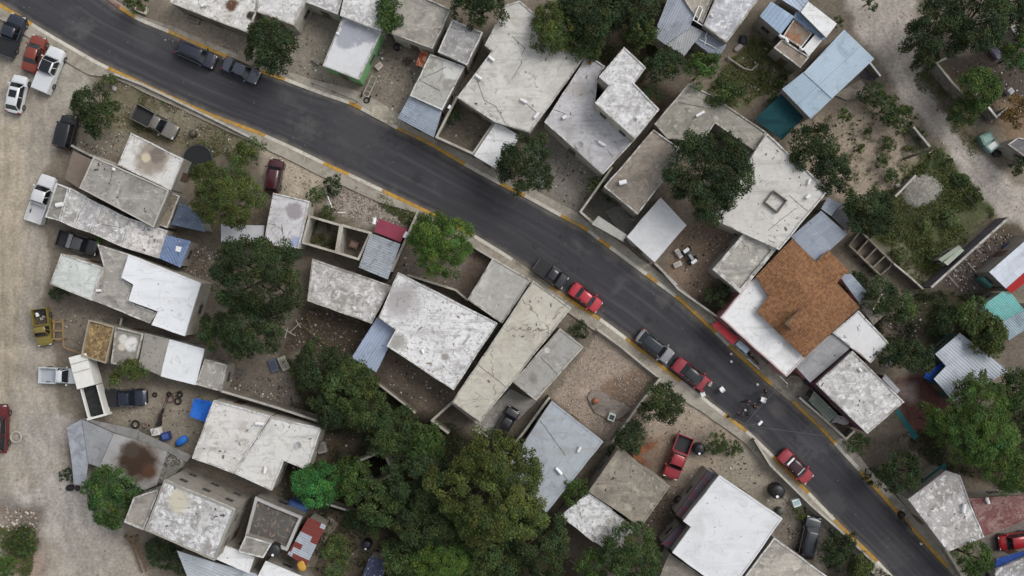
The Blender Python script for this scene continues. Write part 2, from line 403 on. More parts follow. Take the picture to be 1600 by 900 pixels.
cell = np.zeros((ny-1, nx-1), int); cell[LR[:-1, :-1] < 0] = 1; cell[RR[:-1, :-1] < 0] = 2
for kk, nm in ((0, 'ground'), (1, 'dirt_road'), (2, 'dirt_road')):
    jj, ii = np.nonzero(cell == kk)
    q = np.stack([jj*nx+ii, jj*nx+ii+1, (jj+1)*nx+ii+1, (jj+1)*nx+ii], 1)
    u, inv = np.unique(q, return_inverse=True); inv = inv.reshape(q.shape)
    co = np.stack([X.ravel()[u], Y.ravel()[u], Z.ravel()[u]], 1)
    me = bpy.data.meshes.new(nm); me.from_pydata(co.tolist(), [], inv.tolist())
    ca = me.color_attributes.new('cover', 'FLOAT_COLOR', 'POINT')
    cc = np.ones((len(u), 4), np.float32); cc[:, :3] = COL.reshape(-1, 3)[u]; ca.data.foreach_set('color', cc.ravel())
    me.materials.append(gm); me.polygons.foreach_set('use_smooth', [True]*len(q))
    o = bpy.data.objects.new(nm, me); C.objects.link(o); tag(o, kind='structure')
bm = bmesh.new(); p = [(-900, -900), (900, -900), (900, 900), (-900, 900)]
a = [bm.verts.new((x, y, -.14)) for x, y in p]; b = [bm.verts.new((x, y, -.14)) for x, y in ((-67.9, -41.9), (67.9, -41.9), (67.9, 41.9), (-67.9, 41.9))]
for i in range(4): bm.faces.new((a[i], a[(i+1) % 4], b[(i+1) % 4], b[i]))
o = mk('far_ground', bm, surf('far_earth', (112, 104, 88), [(.05, .5, .1, (60, 62, 40)), (.3, .6, .1, (150, 140, 124))])); tag(o, kind='structure')

# ---------------------------------------------------------------- asphalt street with kerbs and pavements
UP = [(60,-75),(130,-25),(165,-2),(190,17),(215,33),(265,53),(400,112),(445,127),(500,148),(550,165),(620,203),(667,225),(730,262),(785,292),(822,310),(880,342),(918,362),(935,377),(955,391),(1020,440),(1060,469),(1120,525),(1140,545),(1200,600),(1240,632),(1285,675),(1350,747),(1407,810),(1472,880),(1540,955)]
LO = [(-90,-62),(-40,-25),(0,5),(40,28),(57,40),(100,65),(155,97),(175,106),(262,147),(330,177),(400,203),(452,226),(512,255),(550,272),(602,297),(662,325),(740,365),(800,402),(830,423),(865,448),(900,472),(940,497),(980,527),(1050,582),(1075,601),(1135,647),(1170,673),(1210,712),(1252,755),(1307,812),(1372,875),(1400,905),(1450,960)]
def resample(pts, n):
    p = np.array(pts, float); d = np.r_[0, np.cumsum(np.hypot(*np.diff(p, axis=0).T))]
    t = np.linspace(0, d[-1], n); q = np.stack([np.interp(t, d, p[:, 0]), np.interp(t, d, p[:, 1])], 1)
    for _ in range(3): q[1:-1] = .25*q[:-2]+.5*q[1:-1]+.25*q[2:]
    return q, t, d
UPq, UPt, UPd = resample(UP, 260); LOq, LOt, LOd = resample(LO, 260)
bm = bmesh.new(); uvl = bm.loops.layers.uv.new('UVMap'); rows = []
for i in range(260):
    row = []
    for k in range(13):
        f = k/12; x = UPq[i][0]*(1-f)+LOq[i][0]*f; y = UPq[i][1]*(1-f)+LOq[i][1]*f
        w = W(x, y, 0); row.append((bm.verts.new((w[0], w[1], .035+.07*math.sin(math.pi*f))), (UPt[i]*S0, f)))
    rows.append(row)
for a, b in zip(rows, rows[1:]):
    for k in range(12):
        f = bm.faces.new((a[k][0], a[k+1][0], b[k+1][0], b[k][0]))
        for lp, v in zip(f.loops, (a[k], a[k+1], b[k+1], b[k])): lp[uvl].uv = v[1]
bmesh.ops.recalc_face_normals(bm, faces=bm.faces)
g = G('asphalt'); tc = g.n('UVMap'); sp = g.n('SeparateXYZ'); g.l(tc.outputs[0], sp.inputs[0]); u, v = sp.outputs[0], sp.outputs[1]
cm = g.n('CombineXYZ'); g.l(g.math('MULTIPLY', u, .06), cm.inputs[0]); g.l(g.math('MULTIPLY', v, 9), cm.inputs[1])
streak = g.noise(1.0, 2, 6, .7, vec=cm.outputs[0])
col = g.mix(g.step(streak, .3, .7), lin((57, 56, 60)), lin((68, 67, 70)))
cm2 = g.n('CombineXYZ'); g.l(g.math('MULTIPLY', u, .5), cm2.inputs[0]); g.l(g.math('MULTIPLY', v, 26), cm2.inputs[1])
st2 = g.noise(1.0, 4, 5, .7, vec=cm2.outputs[0])
col = g.mix(1.0, col, g.mix(g.step(st2, .3, .7), (.92,)*3, (1.07,)*3), 'MULTIPLY')
edge = g.math('ABSOLUTE', g.math('SUBTRACT', v, .5))
em = g.math('MULTIPLY', g.step(g.math('ADD', edge, g.math('MULTIPLY', g.math('SUBTRACT', g.noise(.7, 6), .5), .16)), .40, .52), .5)
trk = g.step(g.math('ABSOLUTE', g.math('SUBTRACT', g.math('ABSOLUTE', g.math('SUBTRACT', g.math('ABSOLUTE', g.math('SUBTRACT', v, .5)), .25)), .105)), .05, .0)
col = g.mix(g.math('MULTIPLY', g.math('MULTIPLY', trk, g.step(g.noise(.15, 33, 4), .35, .65)), .5), col, lin((84, 82, 84)))
em = g.math('MULTIPLY', em, 1.35)
col = g.mix(em, col, lin((118, 112, 103)))
col = g.mix(g.math('MULTIPLY', g.step(g.noise(.25, 9, 5, .6), .56, .72), .5), col, lin((88, 88, 90)))
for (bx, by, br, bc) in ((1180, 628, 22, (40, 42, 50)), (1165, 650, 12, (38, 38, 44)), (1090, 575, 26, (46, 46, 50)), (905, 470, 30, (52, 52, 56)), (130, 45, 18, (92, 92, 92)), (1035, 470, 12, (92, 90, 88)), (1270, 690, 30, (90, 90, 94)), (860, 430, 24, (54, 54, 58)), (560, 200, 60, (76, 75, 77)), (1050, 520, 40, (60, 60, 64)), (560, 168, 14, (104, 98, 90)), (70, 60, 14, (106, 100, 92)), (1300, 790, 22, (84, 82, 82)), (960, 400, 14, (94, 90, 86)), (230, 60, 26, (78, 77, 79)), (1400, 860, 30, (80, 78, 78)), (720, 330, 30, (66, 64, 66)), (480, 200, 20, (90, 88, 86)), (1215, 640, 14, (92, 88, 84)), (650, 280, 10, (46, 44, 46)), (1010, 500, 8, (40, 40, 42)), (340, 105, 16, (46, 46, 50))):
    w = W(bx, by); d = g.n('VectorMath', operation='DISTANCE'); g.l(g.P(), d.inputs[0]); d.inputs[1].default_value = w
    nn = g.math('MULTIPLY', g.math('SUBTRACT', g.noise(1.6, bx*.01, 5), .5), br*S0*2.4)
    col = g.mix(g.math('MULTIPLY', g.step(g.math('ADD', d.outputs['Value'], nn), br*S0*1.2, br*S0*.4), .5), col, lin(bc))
vo = g.n('TexVoronoi'); vo.inputs['Scale'].default_value = .8; g.l(g.P(), vo.inputs['Vector'])
col = g.mix(g.math('MULTIPLY', g.step(vo.outputs['Distance'], .07, .04), .5), col, lin((130, 128, 124)))
col = g.mix(1.0, col, g.mix(g.noise(25, 3, 3, .8), (.72,)*3, (1.3,)*3), 'MULTIPLY')
wv = g.n('TexVoronoi', feature='DISTANCE_TO_EDGE'); wv.inputs['Scale'].default_value = .16
ad = g.n('VectorMath', operation='ADD'); g.l(g.P(), ad.inputs[0]); nn = g.n('TexNoise'); nn.inputs['Scale'].default_value = .7; g.l(g.P(), nn.inputs['Vector'])
s2 = g.n('VectorMath', operation='SCALE'); g.l(nn.outputs[1], s2.inputs[0]); s2.inputs[3].default_value = 2.5; g.l(s2.outputs[0], ad.inputs[1]); g.l(ad.outputs[0], wv.inputs['Vector'])
col = g.mix(g.math('MULTIPLY', g.math('MULTIPLY', g.step(wv.outputs[0], .008, .002), g.step(g.noise(.1, 30), .52, .6)), .5), col, lin((40, 40, 42)))
g.l(col, g.b.inputs['Base Color']); g.b.inputs['Roughness'].default_value = .85; g.b.inputs['Specular IOR Level'].default_value = .2
g.bump(g.noise(20, 1, 3), .2, .02)
o = mk('street', bm, g.m, smooth=True); tag(o, kind='structure')

m_yel = surf('kerb_yellow_paint', (184, 142, 62), [(.9, .57, .07, (160, 136, 96)), (3.5, .58, .05, (130, 118, 98)), (.3, .62, .05, (140, 126, 104))], grain=.12, mott=.25)
m_whi = surf('kerb_white_paint', (198, 192, 180), [(1.8, .62, .08, (150, 143, 132))], grain=.12, mott=.2)
m_ker = surf('kerb_concrete', (148, 140, 126), [(1.3, .55, .08, (116, 108, 96))])
m_pink = surf('kerb_faded_red', (134, 84, 84), [(2, .5, .08, (140, 120, 108))])
def side(q, t, dd, pts, sgn, segs, label_):
    nrm = []
    for i in range(len(q)):
        d = q[min(i+1, len(q)-1)]-q[max(i-1, 0)]; d = d/np.hypot(*d); nrm.append(np.array((d[1], -d[0]))*sgn)
    nrm = np.array(nrm)
    # painted sections are given by photo x
    def mi(x):
        for a, b, k in segs:
            if a <= x < b: return k
        return 2
    bm = bmesh.new(); prev = None
    for i in range(len(q)):
        r = []
        for off, z in ((0, -.05), (0.3, .135), (5.2, .15), (5.6, .13), (5.6, -.05)):
            p = q[i]+nrm[i]*off; w = W(p[0], p[1]); r.append(bm.verts.new((w[0], w[1], z)))
        if prev:
            for k in range(4):
                f = bm.faces.new((prev[k], r[k], r[k+1], prev[k+1])); f.material_index = mi(q[i][0])
        prev = r
    bmesh.ops.recalc_face_normals(bm, faces=bm.faces)
    tag(mk('kerb', bm, [m_yel, m_whi, m_ker, m_pink]), kind='structure')
    return nrm
UPn = side(UPq, UPt, UPd, UP, 1, [(-999,150,2),(150,189,3),(189,216,0),(216,265,1),(265,446,0),(446,548,1),(548,566,0),(566,620,1),(620,731,0),(731,784,1),(784,823,0),(823,880,1),(880,919,0),(919,935,1),(935,956,0),(956,1008,1),(1008,1026,0),(1026,1058,1),(1058,1121,0),(1121,1140,1),(1140,1209,0),(1209,1238,2),(1238,1306,0),(1306,1344,1),(1344,1480,0)], 'far')
LOn = side(LOq, LOt, LOd, LO, -1, [(-999,57,0),(57,175,1),(175,421,0),(421,512,1),(512,550,0),(550,602,1),(602,746,0),(746,802,1),(802,862,2),(862,941,0),(941,981,1),(981,1070,0),(1070,1138,1),(1138,1173,0),(1173,1210,1),(1210,1268,0),(1268,1307,1),(1307,1375,0),(1375,1500,1)], 'near')
pv = surf('pavement_concrete', (158, 151, 139), [(.5, .56, .1, (134, 126, 114)), (1.7, .58, .08, (168, 160, 146)), (3, .66, .04, (96, 88, 76))], cracks=(.35, .008, (104, 98, 88)), grain=.14, mott=.16)
def pave(q, nrm, widths, z=.132):
    bm = bmesh.new(); prev = None
    for i in range(len(q)):
        x = q[i][0]; wdt = np.interp(x, [a for a, b in widths], [b for a, b in widths])
        wdt = wdt+ (vnoise(i*.9, 0., 3., 4)-.5)*2.0
        if wdt < 7: prev = None; continue
        r = []
        for off, zz in ((5.6, z), (wdt, z+.02), (wdt+.3, -.1)):
            p = q[i]+nrm[i]*off; w = W(p[0], p[1]); r.append(bm.verts.new((w[0], w[1], zz)))
        if prev:
            for k in range(2): bm.faces.new((prev[k], r[k], r[k+1], prev[k+1]))
        prev = r
    bmesh.ops.recalc_face_normals(bm, faces=bm.faces)
    tag(mk('pavement', bm, pv), kind='structure')
pave(UPq, UPn, [(0, 0), (205, 8), (265, 12), (445, 16), (560, 26), (700, 20), (800, 16), (880, 20), (960, 18), (1060, 17), (1120, 18), (1210, 26), (1260, 24), (1350, 16), (1420, 18), (1540, 20)])
pave(LOq, LOn, [(-90, 20), (57, 22), (150, 26), (180, 13), (300, 14), (400, 20), (512, 24), (602, 21), (660, 12), (740, 16), (800, 22), (860, 20), (940, 22), (1060, 24), (1130, 20), (1180, 18), (1210, 22), (1300, 18), (1372, 20), (1450, 20)])
# ---------------------------------------------------------------- houses: every one an Empty > wall, roof, parapet, window (> pane), door (> handle), vent
GR = (138, 133, 128)
_r = random.Random(4)
def _sd(): a = R(_r.choice((50, 140))+_r.uniform(-6, 6)); return (math.cos(a), math.sin(a))
def white(**k):   return surf('white_roof_coat', (222, 222, 222), [(.8, .62, .12, (200, 198, 196)), (3, .66, .06, (178, 175, 171))], mott=.05, grain=.05, pond=(.35, (168,164,158)), streak=(*_sd(), (170,166,160), .4), speck=(1.6, (120,116,110)), **k)
def offwhite(**k): return surf('cream_roof_coat', (202, 199, 193), [(.4, .55, .14, (180, 176, 169)), (2.2, .62, .07, (160, 155, 148)), (7, .68, .05, (120, 114, 108))], mott=.10, grain=.09, pond=(.22, (140,134,126)), streak=(*_sd(), (150,145,138), .5), speck=(1.3, (86,82,76)), cracks=(.05, .004, (110, 104, 96)), **k)
def worn(c=(206, 204, 203), d=(140, 137, 134), th=.53, sc_=.9, **k): return surf('worn_roof_coat', c, [(sc_*_r.uniform(.55, 1.5), th+_r.uniform(-.01,.05), .10, d), (2.6, .57, .05, tuple(int(v*1.05) for v in d)), (7, .68, .04, (150, 146, 143)), (9, .73, .03, (96, 92, 88)), (1.5, .57, .08, (224, 223, 222))], mott=.1, grain=.08, pond=(.3*_r.uniform(.7,1.5), (128,122,116)), streak=(*_sd(), (138,134,130), .5), speck=(1.8, (90,86,82)), **k)
def conc(c=(150, 146, 138), **k): return surf('bare_concrete_roof', c, [(.45*_r.uniform(.7, 1.5), .54, .1, tuple(int(v*.82) for v in c)), (1.6, .60, .06, tuple(min(235, int(v*1.18)) for v in c)), (6, .66, .05, tuple(int(v*.62) for v in c))], mott=.14, grain=.13, pond=(.3*_r.uniform(.7,1.4), tuple(int(v*.72) for v in c)), streak=(*_sd(), tuple(min(240, int(v*1.2)) for v in c), .45), speck=(1.5, tuple(int(v*.5) for v in c)), cracks=(.06, .004, (112, 106, 98)), **k)
def metal(c=(150, 162, 176), d=None, rib=.22, wid=.85, **k): return surf('corrugated_sheet', c, [(.5, .60, .12, tuple(int(v*.84) for v in c)), (3, .64, .05, (186, 188, 190)), (1.2, .66, .05, tuple(int(v*f) for v, f in zip(c, (.86,.78,.72))))], speck=(1.2, (92,90,88)), mott=.06, grain=.05, rough=.6, bump=0, sheet=(*(d or (1, 1)), rib, wid), **k)
def dirp(a, b): p, q = W(*a), W(*b); return (q[0]-p[0], q[1]-p[1])
M_ST = surf('stucco_grey', (146, 141, 132), [(.8, .58, .08, (122, 116, 106))], grain=.1)
M_SW = surf('stucco_pale', (176, 171, 160), [(.8, .56, .08, (150, 142, 130))], grain=.1)
M_SB = surf('stucco_brown', (120, 110, 100), [(.8, .56, .08, (98, 90, 82))], grain=.1)
M_BL = surf('block_wall', (134, 128, 118), [(1.2, .5, .08, (112, 105, 95)), (5, .62, .05, (90, 84, 76))], grain=.14)
M_GREEN = surf('stucco_green', (128, 172, 122), [(1.5, .55, .08, (104, 150, 100))], grain=.08)
M_PINK = surf('stucco_pink', (170, 118, 118), [(1, .55, .08, (140, 96, 96))], grain=.08)
M_TEAL = surf('stucco_teal', (32, 92, 92), [(1, .55, .08, (24, 70, 72))], grain=.08)
M_MAR = surf('stucco_maroon', (98, 52, 62), [(.9, .5, .08, (72, 70, 80))], grain=.1)
M_FRAME = simple('window_frame', (96, 94, 90), .5)
M_GLASS = simple('dark_glass', (26, 30, 34), .12)
M_DOOR = simple('door_metal', (96, 78, 64), .55); M_STEEL = simple('steel', (120, 120, 120), .4, .7)
M_PIPE = simple('white_plastic', (226, 226, 226), .4); M_WOOD = surf('weathered_wood', (120, 100, 78), [(4, .5, .1, (90, 74, 58))])
M_TAR = simple('tar', (66, 62, 58), .9)
def rough(p, amp=.035, st=1.1):
    out = []
    for i in range(len(p)):
        a, b = p[i], p[(i+1) % len(p)]; L = math.hypot(b[0]-a[0], b[1]-a[1]); n = max(1, int(L/st)); out.append(a)
        nx_, ny_ = (b[1]-a[1])/max(L, 1e-6), -(b[0]-a[0])/max(L, 1e-6)
        for k in range(1, n): j = random.uniform(-amp, amp); out.append((a[0]+(b[0]-a[0])*k/n+nx_*j, a[1]+(b[1]-a[1])*k/n+ny_*j))
    return out
houses = []
RIMS = [surf('rim_coat', c_, lay=[(.9, .52, .06, d_), (3, .6, .05, (120, 114, 106))], grain=.12) for c_, d_ in (((196,194,190), (150,146,140)), ((182,178,170), (136,131,123)), ((206,205,203), (168,165,160)))]
def opening(root, p, q, u, zc, w, h, door=False):
    dx, dy = q[0]-p[0], q[1]-p[1]; L = math.hypot(dx, dy); dx /= L; dy /= L; nx_, ny_ = dy, -dx
    cx, cy = p[0]+dx*u, p[1]+dy*u; rz = math.atan2(dy, dx)
    bm = bmesh.new()
    if door:
        box(bm, (cx+nx_*.02, cy+ny_*.02, zc), (w, .07, h), rz); d = mk('door', bm, M_DOOR, root)
        bm = bmesh.new(); box(bm, (cx+nx_*.08+dx*w*.38, cy+ny_*.08+dy*w*.38, zc), (.05, .06, .14), rz); mk('handle', bm, M_STEEL, d); return
    t = .06
    for a, b, s1, s2 in ((0, h/2, w, t), (0, -h/2, w+.1, t+.03), (-w/2, 0, t, h), (w/2, 0, t, h), (0, 0, t*.7, h)):
        box(bm, (cx+dx*a+nx_*.03, cy+dy*a+ny_*.03, zc+b), (s1, .10 if b != -h/2 else .2, s2), rz)
    f = mk('window', bm, M_FRAME, root)
    bm = bmesh.new(); box(bm, (cx+nx_*.012, cy+ny_*.012, zc), (w-.03, .05, h-.03), rz); mk('pane', bm, M_GLASS, f)
def vent(root, px, py, z, ang, L=.75, r=.16):
    w = W(px, py, z+.2); bm = bmesh.new(); a = R(ang); dx, dy = math.cos(a)*L/2, math.sin(a)*L/2
    tube(bm, [(w[0]-dx, w[1]-dy, z+.24), (w[0]+dx, w[1]+dy, z+.24)], r, 12)
    box(bm, (w[0], w[1], z+.06), (.3, .3, .16), a)
    mk('roof_vent', bm, M_PIPE, root)
def house(name, label, secs, wall=None, cat='house', group=None, win=True, vents=(), lines=(), doors=True, feats=()):
    """secs: (roof outline in photo px, height, roof material, {par, kind, wall})"""
    P0 = W(sum(p[0] for p in secs[0][0])/len(secs[0][0]), sum(p[1] for p in secs[0][0])/len(secs[0][0]), secs[0][1])
    root = empty(name, (P0[0], P0[1], 0), 0, label, cat, group)
    wall = wall or M_ST; polys = [(ccw(wxy(s[0], s[1])), s[1]) for s in secs]
    roofs = []; dr = False
    for i, s in enumerate(secs):
        pts, h, mat = s[:3]; op = s[3] if len(s) > 3 else {}
        kind = op.get('kind', 'slab'); poly = polys[i][0]; hb = op.get('base', -.15)
        if kind == 'slab':
            p2 = rough(inset(poly, .012*(i % 3+1))); th = .22
            bm = bmesh.new(); prism(bm, p2, h-th, h, bottom=True); rf = mk('roof', bm, mat, root)
            par = op.get('par', .12)
            if par:
                bm = bmesh.new(); ring(bm, inset(p2, .004), op.get('pw', .15), h-.05, h+par); mk('parapet', bm, op.get('pm', RIMS[len(houses) % 3] if par > .07 else mat), root)
            bm = bmesh.new(); prism(bm, inset(poly, .06+.012*(i % 3)), hb, h-th, top=False); mk('wall', bm, op.get('wall', wall), root)
        else:
            p2 = inset(poly, .01); bm = bmesh.new(); rz = op.get('slope', 0)
            p2 = ccw(p2); cx = sum(p[0] for p in p2)/len(p2); cy = sum(p[1] for p in p2)/len(p2)
            d = op.get('dir', (1, 0)); dl = math.hypot(*d); d = (d[0]/dl, d[1]/dl)
            zz = lambda x, y: h+((x-cx)*d[0]+(y-cy)*d[1])*rz
            n = len(p2); A = [bm.verts.new((x, y, zz(x, y)-.05)) for x, y in p2]; B = [bm.verts.new((x, y, zz(x, y))) for x, y in p2]
            for k in range(n): bm.faces.new((A[k], A[(k+1) % n], B[(k+1) % n], B[k]))
            bm.faces.new(B); bm.faces.new(A[::-1]); rf = mk('roof', bm, mat, root)
            if kind == 'sheet':
                bm = bmesh.new(); q = inset(poly, op.get('over', .15)); prism(bm, q, hb, h-.12-abs(rz)*1.5, top=False); mk('wall', bm, op.get('wall', wall), root)
            else:
                for x, y in inset(poly, .15):
                    bm = bmesh.new(); tube(bm, [(x, y, 0), (x, y, zz(x, y)-.05)], .045, 6); mk('post', bm, M_STEEL, root)
        roofs.append(rf)
        if kind == 'canopy' or not win: continue
        q = inset(poly, .06 if kind == 'slab' else .15); n = len(q)
        for k in range(n):
            a, b = q[k], q[(k+1) % n]; L = math.hypot(b[0]-a[0], b[1]-a[1])
            if L < 2.2: continue
            nx_, ny_ = (b[1]-a[1])/L, -(b[0]-a[0])/L; mx, my = (a[0]+b[0])/2, (a[1]+b[1])/2
            if nx_*-mx+ny_*-my < 0: continue          # walls turned away from the middle of the place show nothing of their face
            m = max(1, int(L//(4.5 if h < 5 else 2.3))); lv = [1.55] if h < 4.6 else [1.55, 4.3]
            for z in lv:
                if z > h-.7: continue
                for t in range(m):
                    u = L*(t+.5)/m; ox, oy = a[0]+(b[0]-a[0])*u/L+nx_*.4, a[1]+(b[1]-a[1])*u/L+ny_*.4
                    if any(j != i and pip(ox, oy, pj) and hj > z-.5 for j, (pj, hj) in enumerate(polys)): continue
                    if any(pip(ox, oy, pj) and hj > z-.5 for hh in houses for (pj, hj) in hh): continue
                    if doors and not dr and z < 2 and L > 3: opening(root, a, b, u, 1.05, .95, 2.1, True); dr = True
                    else: opening(root, a, b, u, z if h > 2.5 else 1.4, 1.0 if h < 5 else .8, .8 if h < 5 else .6)
    for v in vents: vent(root, *v)
    for px1, py1, px2, py2, h in lines:
        bm = bmesh.new(); a, b = W(px1, py1, h), W(px2, py2, h); L = math.hypot(b[0]-a[0], b[1]-a[1])
        n = max(2, int(L/.5)); pts = [(a[0]+(b[0]-a[0])*t/n+random.uniform(-.04, .04), a[1]+(b[1]-a[1])*t/n+random.uniform(-.04, .04), h+.02) for t in range(n+1)]
        tube(bm, pts, .02, 4); mk('cable', bm, M_TAR, root)
    houses.append(polys)
    return root
random.seed(5)
H_ = house
# far (upper) side of the street, from left to right
H_('flat_roof_house', 'long low white house at the top left, brown stain and round opening in its roof', [
 ([(262,-16),(267,5),(388,52),(402,18),(412,-16)], 3.4, worn((206,203,198), (150,142,134), .60, blobs=((362,8,3.4,9,(92,68,52),.3),(393,24,3.4,7,(52,44,38),.2))), {'par': .15})], M_SB, vents=((318,8,3.4,20,.5),))
H_('flat_roof_house', 'worn white flat roof house directly right of the dark tree by the parked grey sedan', [
 ([(402,-16),(401,19),(459,40),(487,-14)], 3.6, worn((204,202,200), (156,152,150), .55, .8))], M_SW)
H_('flat_roof_house', 'pair of mottled white roofs behind the roof with the green side wall', [
 ([(478,-14),(477,4),(528,23),(540,-14)], 3.4, worn((200,199,199), (156,154,152), .52)),
 ([(540,-14),(531,25),(597,50),(616,-14)], 3.7, worn((210,209,209), (160,158,156), .54))], M_SW)
H_('flat_roof_house', 'white and grey roofed house with a pale green side wall', [
 ([(504,103),(561,125),(597,49),(535,26)], 3.0, surf('half_painted_roof', pond=(.3,(186,184,180)), speck=(1.4,(120,116,112)), streak=(*_sd(),(184,182,178),.35), c=(204,204,206), lay=[(3, .68, .05, (176,174,176))], blobs=((556,48,3,22,(154,156,166),.15),(538,62,3,14,(158,160,168),.2),(579,58,3,11,(158,160,168),.2)), mott=.05, grain=.06), {'par': .08})], M_GREEN, vents=((527,52,3,0,.15,.12),))
H_('flat_roof_house', 'large tan grey concrete roof beside the bright green tree near the top', [
 ([(612,54),(676,77),(706,15),(640,-14),(622,-14)], 3.7, conc((158,153,144)), {'par': .18})], M_SW)
H_('flat_roof_house', 'narrow house with a raised grey roof, cracked patchy roof and blue grey metal front roof', [
 ([(684,82),(730,103),(755,51),(707,31)], 3.9, conc((166,164,162)), {'par': .22}),
 ([(640,150),(691,173),(727,104),(672,84)], 3.3, surf('patched_roof', pond=(.3,(140,136,130)), speck=(1.6,(96,92,88)), streak=(*_sd(),(152,148,142),.45), c=(172,170,164), lay=[(.7, .55, .06, (146,142,134)), (3, .62, .04, (112,108,100))], blobs=((708,108,3.3,15,(196,196,192),.12),), cracks=(.12,.006,(104,98,90))), {'par': .1}),
 ([(621,184),(640,150),(691,173),(678,215)], 2.9, metal((150,160,172), dirp((622,184),(678,214))), {'kind': 'sheet', 'slope': .03})],
 M_ST, lines=((655,125,697,105,3.3),(655,125,688,142,3.3),(672,86,728,103,3.35)), vents=((702,167,3.3,60,.4,.12),))
H_('flat_roof_house', 'largest cream white roof above the street with a long crack and white vents', [
 ([(812,1),(913,90),(828,208),(773,191),(714,152),(768,80),(757,71),(790,8)], 4.0, offwhite(), {'par': .10})], M_ST,
 vents=((768,92,4,-40),(748,121,4,-35),(818,158,4,-30),(838,180,4,50)),
 lines=((745,126,757,157,4),(757,157,774,166,4),(774,166,790,194,4),(800,57,820,76,4),(820,76,815,86,4),(822,161,838,176,4),(800,124,816,98,4)))
H_('flat_roof_house', 'small plain white roof between the walled yard and the roadside tree', [
 ([(775,190),(812,212),(782,268),(740,243)], 3.0, white(), {'par': .0})], M_SW)
h9 = H_('two_storey_house', 'white house with a raised mottled upper storey stepping out over its roof', [
 ([(918,86),(850,191),(942,273),(1004,205),(930,158),(934,120),(946,104)], 3.6, surf('cream_roof_b', pond=(.3,(140,136,130)), speck=(1.6,(96,92,88)), streak=(*_sd(),(152,148,142),.45), c=(192,190,192), lay=[(.6,.55,.1,(170,166,168)),(3,.66,.04,(140,134,132))], blobs=((921,98,3.6,4,(128,98,62),.3),(905,140,3.6,14,(172,168,164),.5))), {'par': .16}),
 ([(975,73),(1010,106),(991,130),(1031,171),(992,218),(929,161),(951,134),(935,120)], 6.2, worn((206,205,205), (160,157,156), .53, 1.1), {'par': .10})], M_SW,
 vents=((882,183,3.6,30,.5,.2),(996,184,6.2,30,.3,.2),(943,226,3.6,-20,.5),(938,223,3.6,-30,.5)), lines=((866,171,886,180,3.6),(948,233,957,245,3.6)))
H_('flat_roof_house', 'brown grey concrete roof left of the big dark tree with a white hatch', [
 ([(1021,202),(1071,238),(996,336),(943,292)], 3.9, conc((142,133,122)), {'par': .12})], M_ST, vents=((973,285,3.9,15,.8,.25),(1060,232,3.9,40,.7)))
H_('flat_roof_house', 'grey tan angular roof above the big dark tree with a small sunken court', [
 ([(1076,130),(1111,148),(1198,207),(1179,236),(1117,193),(1098,222),(1043,217),(1022,194)], 3.4, conc((152,148,138)), {'par': .12})], M_ST, vents=((1094,178,3.4,30,1.0,.16),), lines=((1107,170,1060,160,3.4),))
H_('flat_roof_house', 'big white roof with a raised square frame right of the big dark tree', [
 ([(1198,208),(1295,297),(1217,391),(1110,341),(1150,285),(1178,238)], 4.2, surf('white_roof_b', pond=(.3,(140,136,130)), speck=(1.6,(96,92,88)), streak=(*_sd(),(152,148,142),.45), c=(200,197,192), lay=[(.8,.60,.1,(184,180,174)),(2.2,.66,.05,(160,154,148)),(7,.72,.03,(110,104,98))], mott=.06), {'par': .16})], M_SW,
 vents=((1264,284,4.2,70,.6,.14),(1262,307,4.2,45,.5,.2)), lines=((1200,360,1244,325,4.2),(1233,305,1262,330,4.2),(1211,379,1200,375,4.2)))
bm = bmesh.new(); ring(bm, ccw(wxy([(1209,297),(1231,313),(1215,333),(1194,316)], 4.6)), .12, 4.2, 4.6); mk('roof_curb', bm, surf('curb', (112,104,94)), [o for o in C.objects if o.get('label','').startswith('big white roof with a raised')][0])
H_('flat_roof_house', 'beige roof with a raised rim between the dirt yard and the tiled roof', [
 ([(1170,354),(1212,390),(1156,459),(1112,421)], 3.6, conc((172,168,160)), {'par': .3, 'pw': .35})], M_ST)
H_('metal_roof_shed', 'blue grey metal roofs behind the tiled house with a darker lower lean-to', [
 ([(1283,329),(1324,366),(1276,410),(1236,370)], 3.4, metal((146,154,166), dirp((1236,370),(1283,329)), .3, 1.6), {'kind': 'sheet', 'slope': .02}),
 ([(1293,308),(1314,318),(1299,338),(1283,326)], 3.1, metal((150,158,170), (1,-.6)), {'kind': 'sheet'}),
 ([(1314,319),(1330,340),(1325,363),(1299,338)], 2.7, metal((112,112,118), (1,-.6)), {'kind': 'sheet'})], M_ST, cat='shed')
# house with the terracotta hip roof
M_TILEROOF = None
g = G('clay_tiles'); uvn = g.n('UVMap'); sp = g.n('SeparateXYZ'); g.l(uvn.outputs[0], sp.inputs[0]); u, v = sp.outputs[0], sp.outputs[1]
row = g.math('FRACT', g.math('DIVIDE', v, .26)); rowi = g.math('FLOOR', g.math('DIVIDE', v, .26))
colf = g.math('ADD', g.math('DIVIDE', u, .17), g.math('MULTIPLY', rowi, .5)); coli = g.math('FLOOR', colf)
cm = g.n('CombineXYZ'); g.l(rowi, cm.inputs[0]); g.l(coli, cm.inputs[1]); wn = g.n('TexWhiteNoise', noise_dimensions='3D'); g.l(cm.outputs[0], wn.inputs['Vector'])
col = g.mix(wn.outputs['Value'], lin((112, 76, 50)), lin((152, 108, 72)))
col = g.mix(g.math('MULTIPLY', g.step(g.noise(.5, 3, 5), .5, .7), .5), col, lin((140, 104, 72)))
col = g.mix(g.math('MULTIPLY', g.step(g.noise(2.5, 6, 5), .60, .68), .6), col, lin((160, 128, 88)))
col = g.mix(g.math('MULTIPLY', g.step(g.noise(1.8, 8, 5), .6, .7), .5), col, lin((80, 50, 34)))
